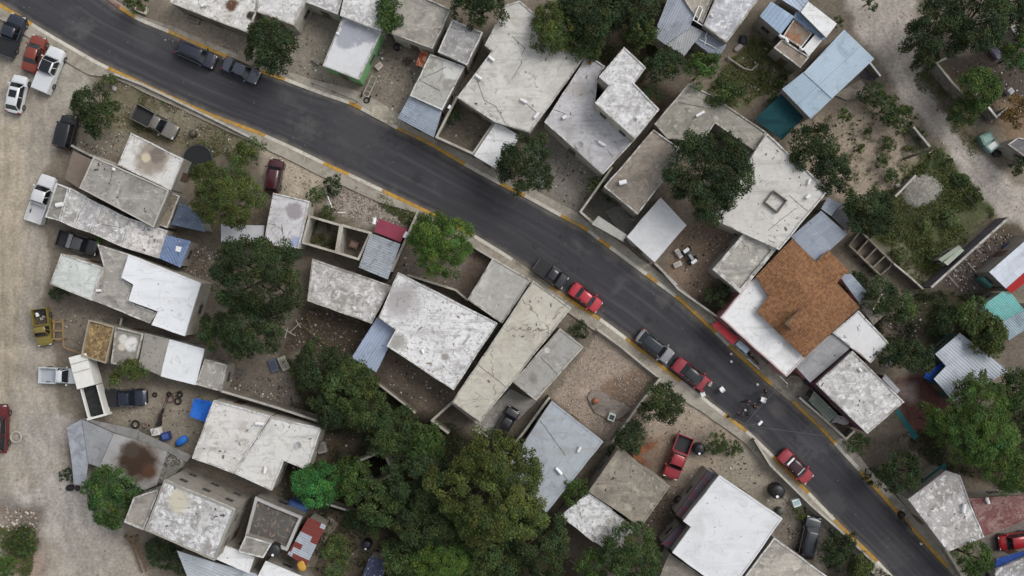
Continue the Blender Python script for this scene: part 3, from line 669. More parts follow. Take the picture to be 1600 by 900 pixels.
col = g.mix(g.math('MULTIPLY', g.step(row, .84, 1.0), .6), col, lin((70, 40, 26)))
g.l(col, g.b.inputs['Base Color']); g.b.inputs['Roughness'].default_value = .85
g.bump(g.math('ADD', g.math('ABSOLUTE', g.math('SINE', g.math('MULTIPLY', colf, math.pi))), g.math('MULTIPLY', row, 1.4)), .9, .05)
M_TILEROOF = g.m
def hip_roof(root, poly, h, slope, mat, name='roof', step=.32):
    poly = ccw(poly); bm = bmesh.new(); vs = [bm.verts.new((x, y, 0)) for x, y in poly]; bm.faces.new(vs)
    x0, x1 = min(p[0] for p in poly), max(p[0] for p in poly); y0, y1 = min(p[1] for p in poly), max(p[1] for p in poly)
    for ax, lo, hi in ((0, x0, x1), (1, y0, y1)):
        t = lo+step*.5
        while t < hi:
            co = (t, 0, 0) if ax == 0 else (0, t, 0); no = (1, 0, 0) if ax == 0 else (0, 1, 0)
            bmesh.ops.bisect_plane(bm, geom=bm.verts[:]+bm.edges[:]+bm.faces[:], plane_co=co, plane_no=no); t += step
    n = len(poly)
    def info(x, y):
        best = (1e9, 0, 0)
        for i in range(n):
            a, b = poly[i], poly[(i+1) % n]; ex, ey = b[0]-a[0], b[1]-a[1]; L = math.hypot(ex, ey)
            t = max(0, min(1, ((x-a[0])*ex+(y-a[1])*ey)/L/L)); d = math.hypot(x-a[0]-t*ex, y-a[1]-t*ey)
            if d < best[0]: best = (d, i, ((x-a[0])*ex+(y-a[1])*ey)/L)
        return best
    uv = bm.loops.layers.uv.new('UVMap')
    for f in bm.faces:
        c = f.calc_center_median(); d, i, _ = info(c.x, c.y); a, b = poly[i], poly[(i+1) % n]; ex, ey = b[0]-a[0], b[1]-a[1]; L = math.hypot(ex, ey)
        for lp in f.loops:
            x, y = lp.vert.co.x, lp.vert.co.y; lp[uv].uv = (((x-a[0])*ex+(y-a[1])*ey)/L, 100-((-ey)*(x-a[0])+ex*(y-a[1]))/L)
    for v in bm.verts: v.co.z = h+info(v.co.x, v.co.y)[0]*slope
    ret = bmesh.ops.extrude_face_region(bm, geom=bm.faces[:])
    top = [e for e in ret['geom'] if isinstance(e, bmesh.types.BMVert)]
    for v in top: v.co.z += .12
    bmesh.ops.recalc_face_normals(bm, faces=bm.faces)
    return mk(name, bm, mat, root)
tile = H_('tiled_roof_house', 'house with a terracotta tiled hip roof and white flat roofs on both sides', [
 ([(1125,496),(1170,441),(1183,432),(1258,558),(1229,589)], 3.3, white(), {'par': .1, 'pm': surf('pink_rim', (196,176,176))}),
 ([(1341,484),(1390,537),(1360,568),(1300,520)], 3.4, surf('shadow_stained_roof', (210,210,210), [(1.1,.62,.03,(70,64,60)),(4,.68,.03,(90,84,80))], mott=.05), {'par': .1}),  # tree shadows painted into the white roof colour as dark, stain-like blotches
 ([(1290,527),(1305,520),(1330,543),(1266,598),(1243,573)], 3.2, metal((156,156,158), (1,1), .3, 1.4), {'kind': 'sheet'}),
 ([(1310,429),(1330,428),(1356,457),(1343,474)], 3.0, metal((150,160,172), (1,1)), {'kind': 'sheet'})], M_PINK)
tp = wxy([(1238,373),(1275,409),(1294,391),(1326,422),(1308,442),(1343,480),(1257,559),(1183,488),(1201,462),(1181,432)], 4.0)
bm = bmesh.new(); prism(bm, inset(ccw(tp), .45), -.1, 4.05, top=False); mk('wall', bm, M_SW, tile)
hip_roof(tile, tp, 3.9, .36, M_TILEROOF)
cp = wxy([(1256,480),(1272,496),(1246,520),(1231,507)], 6.6)
rr = hip_roof(tile, cp, 6.0, .42, M_TILEROOF, 'lantern_roof', .25)
bm = bmesh.new(); prism(bm, inset(ccw(cp), .2), 4.5, 6.02); mk('lantern_wall', bm, M_SW, tile)
H_('flat_roof_house', 'mottled white grey roof below the tiled house with a pale side panel', [
 ([(1275,600),(1332,548),(1413,628),(1355,678)], 4.3, worn((200,198,196), (156,152,150), .5, .9), {'par': .08}),
 ([(1383,584),(1407,610),(1401,616),(1378,592)], 3.2, metal((170,172,176), (1,-1)), {'kind': 'sheet'})], M_MAR, vents=((1344,578,4.3,-50,.5,.1),))
H_('patio_cover', 'greenish ribbed panel roof in the pit along the street front', [
 ([(1272,611),(1309,647),(1296,660),(1263,626)], 1.6, metal((126,134,122), (1,-1), .3, .6), {'kind': 'canopy'})], cat='canopy', win=False)
# upper right
H_('metal_roof_house', 'large light blue metal roof building beside the dirt road', [
 ([(1319,46),(1366,92),(1300,154),(1256,113)], 4.3, metal((168,184,198), dirp((1366,92),(1267,185)), .3, 2.2), {'kind': 'sheet', 'slope': .02}),
 ([(1256,112),(1301,153),(1267,186),(1222,139)], 4.15, metal((156,174,188), dirp((1366,92),(1267,185)), .3, 2.2), {'kind': 'sheet', 'slope': .02})], M_ST)
H_('metal_roof_house', 'cluster of blue and white metal roofs round a tan patio near the top right', [
 ([(1205,2),(1241,26),(1220,54),(1187,25)], 3.6, metal((150,170,192), dirp((1205,2),(1187,25)), .45, .9), {'kind': 'sheet', 'slope': .03}),
 ([(1263,2),(1308,37),(1291,59),(1251,19)], 3.9, white(), {'kind': 'sheet'}),
 ([(1222,-14),(1252,-14),(1263,1),(1251,18),(1222,0)], 3.7, metal((170,184,202), (1,-1), .35, .9), {'kind': 'sheet'}),
 ([(1243,17),(1252,20),(1290,60),(1286,63),(1240,28)], 3.2, metal((130,150,176), (1,-1)), {'kind': 'sheet'}),
 ([(1274,53),(1286,62),(1264,88),(1254,76)], 3.1, white(), {'kind': 'sheet'}),
 ([(1241,28),(1270,52),(1252,76),(1222,57)], 2.9, surf('rusty_patio_roof', (146,132,118), [(.7,.52,.05,(150,104,78)),(2.4,.6,.05,(110,98,88))]), {'par': .1}),
 ([(1222,61),(1265,89),(1250,107),(1208,75)], 3.0, conc((144,132,120)), {'par': .12})], M_ST, vents=((1221,57,3.0,-30,.7,.14),(1229,63,3.0,-60,.6,.14),(1252,76,3.1,-45,.6,.1)))
H_('metal_roof_house', 'grey corrugated and patchy white roofs at the top with a small white roof ladder', [
 ([(1048,-14),(1060,-14),(1084,24),(1078,44),(1065,52),(1040,70),(1024,58),(1025,45)], 3.3, metal((150,156,166), dirp((1052,6),(1024,58)), .25, .9), {'kind': 'sheet', 'slope': .03}),
 ([(1079,39),(1099,49),(1069,88),(1041,70),(1065,52)], 3.2, metal((158,160,162), dirp((1078,40),(1068,87)), .25, .9), {'kind': 'sheet'}),
 ([(1122,-14),(1196,-14),(1135,68),(1098,40)], 4.0, worn((196,197,202), (152,152,158), .50, .7), {'par': .08}),
 ([(1097,48),(1136,70),(1121,93),(1085,66)], 3.0, metal((132,138,150), (1,-.5)), {'kind': 'sheet'}),
 ([(1060,-14),(1120,-14),(1098,38),(1084,24)], 3.5, conc((158,152,140)), {'par': .12})], M_ST,
 vents=((1112,24,4,0,.15,.12),))
# lower side of the street, left block
H_('flat_roof_house', 'leftmost house with grey slab, stained white roof and long patchy lower roofs', [
 ([(147,244),(265,297),(241,356),(124,294)], 4.2, conc((158,154,148)), {'par': .12, 'pm': surf('rim_pale', (178,174,166))}),
 ([(205,207),(287,248),(267,298),(184,258)], 3.5, surf('puddled_roof', pond=(.3,(140,136,130)), speck=(1.6,(96,92,88)), streak=(*_sd(),(152,148,142),.45), c=(210,208,204), lay=[(2.6,.64,.04,(150,144,138))], blobs=((238,248,3.5,26,(150,140,128),.35),(246,243,3.5,12,(118,108,100),.3),(228,245,3.5,7,(198,184,160),.3)), mott=.06), {'par': .1}),
 ([(88,285),(109,293),(94,346),(70,340)], 3.1, conc((144,141,134)), {'par': .08}),
 ([(109,293),(136,307),(115,356),(94,346)], 3.1, worn((190,188,184), (146,142,138), .5), {'par': .08}),
 ([(136,308),(159,320),(140,364),(115,356)], 3.1, worn((176,172,174), (150,146,148), .48), {'par': .08}),
 ([(159,319),(203,341),(190,386),(140,364)], 3.1, worn((178,175,172), (144,140,136), .52), {'par': .08}),
 ([(203,341),(262,360),(248,404),(190,386)], 3.1, worn((206,200,196), (150,142,138), .6, 1.3), {'par': .08}),
 ([(265,299),(282,306),(262,357),(247,352)], 2.9, conc((136,126,110)), {'par': .1})], M_ST,
 vents=((93,320,3.1,10,.7,.25),(177,264,4.2,80,.1,.05)), lines=((177,262,172,288,4.2),(152,349,190,356,3.1)))
H_('canopy', 'flat brown grey panel roof left of the grey slab roof', [([(114,235),(145,250),(125,296),(101,279)], 2.6, surf('brown_panel', (118,106,96)), {'kind': 'canopy'})], cat='canopy', win=False)
H_('metal_roof_shed', 'slate blue metal shed roof at the foot of the olive tree', [
 ([(281,316),(311,331),(322,363),(267,351)], 2.8, metal((96,108,126), (1,-.4), .3, 1.2), {'kind': 'sheet', 'slope': .02})], M_ST, cat='shed')
b_ = H_('metal_roof_shed', 'bright blue painted metal roof with one small white skylight', [
 ([(260,367),(299,377),(282,418),(247,403)], 3.0, metal((112,130,164), (1,-2), .3, 1.2), {'kind': 'sheet', 'slope': .02})], M_ST, cat='shed')
bm = bmesh.new(); prism(bm, wxy([(275,384),(284,386),(281,394),(274,392)], 3.1), 3.0, 3.1); mk('skylight', bm, M_PIPE, b_)
H_('flat_roof_house', 'bright white L shaped roof house beside a greenish white roof on the left', [
 ([(96,396),(161,418),(144,470),(78,444)], 3.7, surf('pale_green_roof', pond=(.3,(140,136,130)), speck=(1.6,(96,92,88)), streak=(*_sd(),(152,148,142),.45), c=(198,202,198), lay=[(.8,.6,.1,(180,184,180)),(3,.68,.04,(150,150,146))]), {'par': .1}),
 ([(152,381),(203,397),(190,434),(208,446),(200,470),(246,488),(235,506),(145,470),(162,417)], 3.2, conc((160,155,148)), {'par': .08}),
 ([(201,397),(315,442),(289,526),(236,508),(246,487),(200,470),(208,445),(189,434)], 3.8, surf('fresh_white', pond=(.3,(186,184,180)), speck=(1.4,(120,116,112)), streak=(*_sd(),(184,182,178),.35), c=(222,224,227), lay=[(.7,.62,.12,(208,210,212))], mott=.03, grain=.03), {'par': .06})], M_SW,
 vents=((154,454,3.2,0,.6,.15),))
H_('flat_roof_house', 'long narrow house with an ochre flooded roof, grey roofs and one white roof', [
 ([(140,499),(181,510),(167,568),(128,556)], 2.9, surf('ochre_roof', (146,122,84), [(.8,.5,.08,(112,92,66)),(2.2,.55,.06,(168,146,104)),(1.5,.62,.05,(96,70,50))], cracks=(.5,.04,(90,70,50))), {'par': .28, 'pm': surf('old_rim',(152,142,126))}),
 ([(181,510),(226,521),(212,575),(174,568)], 3.0, surf('powdered_roof', pond=(.3,(140,136,130)), speck=(1.6,(96,92,88)), streak=(*_sd(),(152,148,142),.45), c=(138,134,126), lay=[(2,.58,.06,(116,110,102))], blobs=((206,538,3,11,(214,212,208),.25),(192,530,3,7,(206,202,194),.3),(190,542,3,5,(196,188,170),.3))), {'par': .25}),
 ([(226,520),(266,530),(252,588),(215,573)], 3.1, surf('spotted_grey', pond=(.3,(140,136,130)), speck=(1.6,(96,92,88)), streak=(*_sd(),(152,148,142),.45), c=(150,146,138), lay=[(2.2,.6,.03,(96,92,86))]), {'par': .06}),
 ([(265,530),(320,545),(306,602),(251,588)], 3.15, surf('fresh_white_b', pond=(.3,(186,184,180)), speck=(1.4,(120,116,112)), streak=(*_sd(),(184,182,178),.35), c=(218,220,222), lay=[(.7,.62,.12,(204,206,208))], mott=.03, grain=.03), {'par': .05}),
 ([(320,560),(356,570),(346,612),(306,601)], 3.0, surf('grey_chalk', (152,148,140), [(.9,.56,.05,(186,182,176))]), {'par': .14})], M_ST)
H_('flat_roof_house', 'wide warm white roof of two slabs with a grey seam near the blue tarp', [
 ([(334,625),(394,641),(424,650),(366,740),(300,716)], 3.6, surf('warm_white_roof', pond=(.3,(140,136,130)), speck=(1.6,(96,92,88)), streak=(*_sd(),(152,148,142),.45), c=(208,205,201), lay=[(.8,.58,.08,(182,176,168)),(3,.64,.04,(160,150,142)),(8,.7,.03,(120,112,106))], mott=.06), {'par': .12}),
 ([(424,650),(503,669),(480,735),(444,720),(425,767),(366,740)], 3.65, surf('warm_white_roof_b', pond=(.3,(140,136,130)), speck=(1.6,(96,92,88)), streak=(*_sd(),(152,148,142),.45), c=(210,208,204), lay=[(.8,.6,.08,(186,180,172)),(4,.68,.04,(160,152,144))], mott=.05), {'par': .12})], M_SW,
 vents=((406,662,3.65,-5,.9,.2),(414,734,3.65,80,.7,.15)))
e_ = H_('two_storey_house', 'tall grey house at the lower left with speckled white roof and small dark windows', [
 ([(257,749),(368,796),(336,876),(226,828)], 6.3, worn((206,206,206), (146,143,141), .52, 1.0, blobs=((280,783,6.3,16,(190,184,166),.4),)), {'par': .15, 'pm': surf('rim_grey', (152,148,140))}),
 ([(210,776),(246,764),(250,768),(226,828),(195,815)], 5.6, conc((156,150,142)), {'par': .3})], M_ST)
H_('metal_roof_shed', 'pale metal lean-to roofs at the bottom edge under the tall grey house', [
 ([(276,860),(336,879),(400,896),(420,920),(300,920)], 2.9, metal((186,192,198), (1,-.4), .3, 1.5), {'kind': 'sheet'}),
 ([(345,850),(398,870),(389,896),(338,874)], 3.6, white(), {'par': .05}),
 ([(415,876),(474,901),(500,930),(395,930),(400,905)], 3.0, white(), {'kind': 'sheet'})], M_ST, cat='shed')
H_('flat_roof_house', 'dark grey littered roof with thick pale rims beside the striped metal roof', [
 ([(400,775),(474,806),(450,860),(384,836)], 3.1, surf('dark_felt', (90,86,82), [(1.6,.58,.05,(120,116,110)),(5,.66,.03,(170,168,164))]), {'par': .35, 'pw': .3, 'pm': surf('rim_white', (170,168,166))}),
 ([(384,836),(426,848),(412,872),(372,862)], 4.2, conc((150,146,138)), {'par': .15})], M_ST)
H_('metal_roof_shed', 'corrugated roof striped with rusty red and pale sheets near the bottom', [
 ([(482,808),(510,821),(478,886),(449,866)], 2.9, surf('striped_sheets', (172,178,186), [(3,.66,.05,(150,120,110))], sheet=(*dirp((482,808),(510,821)), .25, .62, 1.1, (118,56,50)), rough=.6, bump=0), {'kind': 'sheet', 'slope': .02})], M_ST, cat='shed')
H_('metal_roof_shed', 'dark navy corrugated shed roof at the bottom beside the black water tank', [
 ([(578,869),(605,878),(592,925),(556,925)], 2.6, metal((52,60,82), dirp((578,869),(560,920)), .3, .9), {'kind': 'sheet'})], M_ST, cat='shed')
# middle block
H_('flat_roof_house', 'worn white roof with a grey stain behind the maroon parked car', [
 ([(427,301),(484,314),(467,389),(412,381)], 3.3, surf('torn_roof', pond=(.3,(140,136,130)), speck=(1.6,(96,92,88)), streak=(*_sd(),(152,148,142),.45), c=(200,198,200), lay=[(1.4,.58,.05,(164,160,162)),(5,.68,.03,(120,116,114))], blobs=((460,330,3.3,13,(150,144,148),.3),(466,385,3.3,14,(156,166,196),.3)), cracks=(.15,.008,(96,90,88))), {'par': .12}),
 ([(345,350),(413,352),(411,381),(345,378)], 2.8, surf('pale_side_roof', (182,182,186)), {'par': 0})], M_SW, lines=((440,350,444,385,3.3),(416,348,430,352,3.3)))
H_('metal_roof_house', 'worn pale metal roof joined to a maroon front roof beside the two roofless rooms', [
 ([(579,364),(626,381),(606,437),(560,418)], 3.2, surf('worn_sheets', (158,164,170), [(.9,.56,.04,(130,134,138)),(2.6,.62,.04,(142,128,112))], sheet=(*dirp((560,418),(606,437)), .25, .9), rough=.6, bump=0), {'kind': 'sheet', 'slope': .02}),
 ([(592,341),(637,358),(626,379),(584,362)], 2.9, surf('maroon_sheet', (138,64,80), [(.7,.6,.1,(124,58,72))], mott=.05, grain=.05), {'kind': 'sheet', 'slope': .02})], surf('stucco_darkgreen', (52,66,66)), vents=((585,345,2.8,80,.7,.2),(634,367,2.9,60,.7,.2)))
H_('flat_roof_house', 'mottled grey and white low roof touching the large dark tree', [
 ([(488,404),(613,447),(581,506),(480,470)], 3.2, worn((196,192,190), (142,138,132), .48, .8), {'par': .1})], M_ST)
H_('flat_roof_house', 'big speckled white roof with grey scuffs in the middle of the block', [
 ([(622,425),(778,505),(709,610),(604,541),(618,515),(591,496)], 4.1, worn((218,217,217), (150,147,145), .60, .9, blobs=((625,470,4.1,26,(168,163,163),.6),(622,535,4.1,12,(168,166,160),.4),(695,558,4.1,6,(150,148,140),.3))), {'par': .09})], M_ST,
 vents=((660,549,4.1,-65,.5,.1),))
H_('metal_roof_shed', 'plain blue grey metal roof on the left flank of the speckled white roof', [
 ([(589,496),(617,514),(608,541),(588,582),(549,559)], 2.9, metal((158,170,192), dirp((589,496),(549,559)), .3, 1.8), {'kind': 'sheet', 'slope': .02})], M_ST, cat='shed')
H_('flat_roof_house', 'very long beige roof running back from the street with grey annexes', [
 ([(833,438),(893,481),(751,660),(706,628)], 4.5, surf('beige_roof', pond=(.3,(140,136,130)), speck=(1.6,(96,92,88)), streak=(*_sd(),(152,148,142),.45), c=(190,185,172), lay=[(.5,.56,.1,(174,168,154)),(2,.66,.05,(150,142,130))], cracks=(.12,.01,(120,112,100))), {'par': .1}),
 ([(770,402),(831,437),(785,506),(730,468)], 3.9, surf('beige_roof_b', pond=(.3,(140,136,130)), speck=(1.6,(96,92,88)), streak=(*_sd(),(152,148,142),.45), c=(168,165,158), lay=[(.6,.56,.08,(186,184,178)),(2.4,.62,.05,(146,142,134))]), {'par': .1}),
 ([(875,512),(913,542),(838,627),(800,597)], 3.6, surf('annex_roof', pond=(.3,(140,136,130)), speck=(1.6,(96,92,88)), streak=(*_sd(),(152,148,142),.45), c=(160,158,154), lay=[(.8,.56,.06,(142,138,132)),(2,.64,.04,(184,182,178))], blobs=((855,547,3.6,4,(206,206,204),.2),(833,590,3.6,7,(126,122,116),.5))), {'par': .08})], M_ST,
 lines=((845,558,873,587,3.6),(785,500,745,553,4.5),(735,560,800,612,4.5)))
H_('flat_roof_house', 'light blue grey roof left of the rubble lot with two white vents', [
 ([(862,626),(943,690),(854,801),(785,742)], 3.7, surf('bluegrey_roof', pond=(.3,(140,136,130)), speck=(1.6,(96,92,88)), streak=(*_sd(),(152,148,142),.45), c=(164,170,176), lay=[(.6,.56,.08,(150,154,160)),(3,.64,.04,(188,190,192))], mott=.06), {'par': .05})], M_SB,
 vents=((873,736,3.7,-50,.9,.17),(905,702,3.7,60,.6,.14)), lines=((880,741,889,752,3.7),(842,654,884,712,3.7)))
H_('flat_roof_house', 'tan grey concrete roof beside the red pickup lot with worn white rear roofs', [
 ([(966,701),(1047,760),(1002,824),(919,768)], 3.6, conc((144,136,124)), {'par': .06}),
 ([(919,769),(958,796),(949,816),(928,848),(875,806)], 3.3, worn((206,206,206), (132,128,124), .58, .8), {'par': .05}),
 ([(957,797),(994,825),(963,870),(922,843),(932,832)], 3.1, worn((196,194,190), (136,132,128), .55), {'par': .05})], M_ST)
H_('flat_roof_house', 'broad clean bright white roof at the bottom centre with a purple grey side wing', [
 ([(1124,742),(1223,810),(1150,912),(1104,903),(1050,863),(1079,823),(1067,814)], 4.1, surf('fresh_white_c', pond=(.3,(186,184,180)), speck=(1.4,(120,116,112)), streak=(*_sd(),(184,182,178),.35), c=(214,215,217), lay=[(.5,.58,.12,(202,203,205)),(5,.72,.03,(180,180,182))], mott=.03, grain=.04), {'par': .07}),
 ([(1106,734),(1123,742),(1067,813),(1055,803)], 2.8, surf('slate_maroon', (74,68,76), [(.9,.55,.06,(98,52,62)),(2,.6,.06,(96,96,104))]), {'par': .05}),
 ([(1062,818),(1078,824),(1050,862),(1033,849)], 2.6, surf('slate_maroon_b', (70,66,76), [(.8,.52,.06,(100,54,66))]), {'par': .05}),
 ([(1046,864),(1100,902),(1092,925),(1020,925)], 3.0, conc((140,132,122)), {'par': .06})], M_ST)
H_('flat_roof_house', 'beige flat roof at the bottom edge next to the dark parked car', [
 ([(1209,839),(1294,901),(1290,930),(1150,930),(1158,908)], 3.5, conc((168,162,152)), {'par': .1})], M_ST)
H_('flat_roof_house', 'mottled grey roof right of the lower street joined to a red brown roof', [
 ([(1477,735),(1500,742),(1513,778),(1538,839),(1481,862),(1418,780)], 3.5, worn((176,172,170), (140,136,132), .5, .7), {'par': .07}),
 ([(1513,778),(1620,772),(1620,806),(1538,838)], 3.4, surf('redbrown_roof', (116,78,76), [(.8,.50,.08,(140,112,106)),(3,.56,.06,(98,64,62)),(1.4,.6,.05,(156,140,134))]), {'par': .07})], M_ST, vents=((1506,794,3.5,80,.9,.2),(1543,782,3.4,-70,.7,.16)))
H_('metal_roof_shed', 'grey roof with a blue metal edge in the bottom right corner', [
 ([(1555,890),(1620,862),(1620,930),(1552,930)], 3.0, worn((160,158,160), (130,126,124), .5), {'par': .06}),
 ([(1557,873),(1620,855),(1620,863),(1555,888)], 2.6, metal((30,66,140), (1,.4)), {'kind': 'sheet'})], M_ST, cat='shed')
H_('metal_roof_house', 'house at the right edge with white, red, teal and blue grey metal roofs', [
 ([(1620,360),(1546,425),(1572,451),(1620,408)], 3.6, metal((206,212,222), dirp((1546,425),(1600,378)), .3, 1.0), {'kind': 'sheet', 'slope': .02}),
 ([(1620,408),(1572,451),(1581,458),(1620,428)], 3.6, surf('red_sheet', (160,44,44), mott=.06, grain=.05), {'kind': 'sheet'}),
 ([(1567,455),(1582,460),(1601,485),(1560,505),(1531,488),(1538,475)], 3.3, metal((110,172,168), (1,-1)), {'kind': 'sheet'}),
 ([(1601,485),(1620,470),(1620,503),(1577,532),(1560,505)], 3.2, metal((140,156,166), (1,-1)), {'kind': 'sheet'})], M_ST)
H_('metal_roof_shed', 'white sheet roof partly overhung by a bare tree on the right', [
 ([(1500,520),(1577,580),(1490,628),(1459,592),(1478,572),(1461,553)], 3.0, metal((184,190,200), (1,-.9), .3, 1.0), {'kind': 'sheet'})], surf('stucco_dkgreen2', (60,84,74)), cat='shed')
H_('metal_roof_shed', 'small grey green gabled shed against the long wall on the right', [
 ([(1467,405),(1497,383),(1502,387),(1473,410)], 2.3, metal((150,158,142), (1,.8), .3, .8), {'kind': 'sheet', 'slope': .1, 'dir': (1,1)}),
 ([(1473,410),(1502,387),(1508,391),(1480,415)], 2.3, metal((160,168,152), (1,.8), .3, .8), {'kind': 'sheet', 'slope': -.1, 'dir': (1,1)})], M_ST, cat='shed')
H_('canopy', 'long red awning over the pavement beside the tiled house', [
 ([(1112,508),(1122,501),(1154,529),(1145,539)], 2.5, surf('red_awning', (150,52,58), [(.9,.58,.08,(132,50,54))], mott=.08), {'kind': 'canopy'})], cat='awning', win=False)
H_('canopy', 'short pale blue awning at the end of the long red awning', [
 ([(1149,538),(1156,531),(1172,546),(1166,553)], 2.4, surf('pale_awning', (146,160,172), [(1.2,.55,.08,(120,130,140))]), {'kind': 'canopy'})], cat='awning', win=False)
H_('canopy', 'rusty red painted sheet canopy leaning on the cracked roof', [
 ([(658,78),(670,82),(661,106),(649,101)], 2.0, surf('rusty_red', (162,76,58), [(1.2,.52,.06,(196,150,120)),(3,.6,.05,(120,50,40))]), {'kind': 'canopy'})], cat='canopy', win=False)
H_('canopy', 'light grey carport slab with a pale rim right behind the street wall', [
 ([(935,337),(980,367),(973,377),(924,350)], 2.3, surf('carport_slab', (164,162,154), [(1.2,.6,.06,(184,182,176))]), {'kind': 'canopy'})], cat='canopy', win=False)
H_('flat_roof_house', 'flat white roof over the front yard below the big dark tree', [
 ([(1032,308),(1073,352),(1023,410),(979,370)], 2.9, surf('white_patio_roof', pond=(.3,(186,184,180)), speck=(1.4,(120,116,112)), streak=(*_sd(),(184,182,178),.35), c=(204,204,205), lay=[(.4,.6,.1,(184,184,188))], mott=.04, grain=.04), {'par': 0})], M_SW)
H_('canopy', 'dark teal shade cloth stretched beside the light blue metal roof', [
 ([(1179,187),(1220,147),(1260,179),(1222,219)], 2.6, surf('teal_cloth', (24,66,72), [(.6,.55,.1,(20,52,58))], mott=.15), {'kind': 'canopy'})], cat='canopy', win=False)
H_('canopy', 'teal cloth cover under the round dark tree on the right', [
 ([(1432,758),(1477,722),(1480,738),(1432,773)], 2.4, surf('teal_cloth_b', (28,78,80), [(.6,.55,.1,(20,52,58))]), {'kind': 'canopy'})], cat='canopy', win=False)
H_('canopy', 'teal strip cover pointing under the huge green tree', [
 ([(1398,642),(1404,640),(1436,682),(1428,688)], 2.6, surf('teal_cloth_c', (34,92,94))  , {'kind': 'canopy'})], cat='canopy', win=False)
g_hose = surf('hose_tangle', (128,124,114), lay=[(1.2,.52,.05,(96,92,82)),(2.6,.56,.05,(160,154,142))], cracks=(1.6,.05,(60,58,50)))
H_('canopy', 'small roof tangled with hoses beside the tiled roof corner', [([(1357,460),(1385,490),(1365,508),(1341,475)], 2.6, g_hose, {'kind': 'canopy'})], cat='canopy', win=False)
H_('canopy', 'orange painted roof corner at the right edge near the top', [([(1592,22),(1620,5),(1620,40),(1600,36)], 2.8, surf('orange_roof', (196,124,78)), {'kind': 'canopy'})], cat='canopy', win=False)
H_('flat_roof_house', 'grey concrete roof corner at the right edge below the orange roof', [([(1577,42),(1600,34),(1620,40),(1620,62),(1586,54)], 2.8, conc((140,136,132)))], M_ST)
H_('flat_roof_house', 'dark grey roof at the right edge beside the dirt road bend', [([(1573,226),(1590,214),(1620,222),(1620,250),(1598,244)], 2.8, conc((112,110,112)))], M_ST)
# sagging grey canvases with the rusty puddle
H_('canvas_shelter', 'patched grey canvas shelter with a rust brown puddle on top', [
 ([(104,668),(128,655),(138,724),(133,758),(115,757),(112,722)], 2.2, surf('canvas_a', (152,156,164), [(.8,.55,.08,(132,134,140))]), {'kind': 'canopy'}),
 ([(128,655),(178,677),(155,730),(138,724)], 2.35, surf('canvas_b', (142,143,146), [(.8,.55,.08,(126,126,128))]), {'kind': 'canopy'}),
 ([(128,653),(218,672),(214,688),(178,676)], 2.2, surf('canvas_e', (134,132,130), [(.8,.55,.08,(118,116,112))]), {'kind': 'canopy'}),
 ([(178,677),(214,688),(236,697),(262,706),(245,758),(225,766),(155,730)], 2.5, surf('canvas_c', (158,156,156), blobs=((218,722,2.5,31,(112,100,90),.5),(214,720,2.5,26,(62,48,38),.35),(204,703,2.5,13,(72,62,54),.35),(232,736,2.5,11,(84,60,46),.5)), mott=.1), {'kind': 'canopy'}),
 ([(214,688),(218,674),(300,712),(292,722),(262,706),(236,697)], 2.3, surf('canvas_d', (130,128,124), [(.8,.55,.08,(112,110,104))]), {'kind': 'canopy'}),
 ([(262,706),(292,722),(262,752),(245,758)], 2.3, surf('canvas_f', (112,112,104), [(.9,.5,.06,(70,68,62)),(2,.58,.06,(150,148,140))]), {'kind': 'canopy'})], cat='shelter', win=False)
# ---------------------------------------------------------------- free-standing walls, fences
def wallrun(name, label, pts, h, t=.16, mat=None, closed=False, cat='wall', cap=None, z=0):
    """pts are photo pixels of the wall's top edge"""
    q = wxy(pts, h); bm = bmesh.new(); n = len(q); segs = n if closed else n-1
    root = empty(name, (q[0][0], q[0][1], 0), 0, label, cat)
    bc = bmesh.new()
    for i in range(segs):
        a, b = q[i], q[(i+1) % n]; L = math.hypot(b[0]-a[0], b[1]-a[1]); rz = math.atan2(b[1]-a[1], b[0]-a[0]); c = ((a[0]+b[0])/2, (a[1]+b[1])/2)
        e = t*.5 if i % 2 == 0 else -t*.5
        box(bm, (c[0], c[1], (h-.15)/2), (L+2*e, t-.001*i, h+.15-.002*i), rz)
        box(bc, (c[0], c[1], h+.02+.002*i), (L+2*e+.02, t+.05-.003*i, .05), rz)
    mk('wall_panel', bm, mat or M_BL, root); mk('coping', bc, cap or M_SW, root)
    if cat == 'fence' or name == 'fence': pass
    return root
def fence(label, pts, h=1.7, mat=None, sp=2.2, rails=3, cat='fence'):
    q = wxy(pts, h); root = empty('fence', (q[0][0], q[0][1], 0), 0, label, cat); m = mat or M_STEEL
    bm = bmesh.new()
    for a, b in zip(q, q[1:]):
        L = math.hypot(b[0]-a[0], b[1]-a[1]); n = max(1, int(L/sp))
        for k in range(rails): tube(bm, [(a[0], a[1], h*(k+1)/rails-.05), (b[0], b[1], h*(k+1)/rails-.05)], .03, 5)
        for i in range(n+1):
            x, y = a[0]+(b[0]-a[0])*i/n, a[1]+(b[1]-a[1])*i/n
            bp = bmesh.new(); tube(bp, [(x, y, -.1), (x, y, h+.05)], .05, 6); mk('post', bp, m, root)
    mk('rails', bm, m, root)
wr = wallrun
M_LT = surf('limewashed', (176,172,164), [(1.5,.55,.08,(150,145,136))])
wr('yard_wall', 'square block wall round the small yard left of the cream roof', [(714,152),(772,192),(739,240),(682,214)], 2.6, .2, M_BL, True, cap=M_SW)
wr('roofless_room', 'left of the two roofless rooms, pale plaster walls and weeds inside', [(484,338),(532,352),(525,394),(473,379)], 2.8, .2, M_LT, True, cat='ruin', cap=M_SW)
wr('roofless_room', 'right of the two roofless rooms with a brown table inside', [(535,352),(579,364),(560,405),(528,395)], 2.8, .2, M_LT, True, cat='ruin', cap=M_SW)
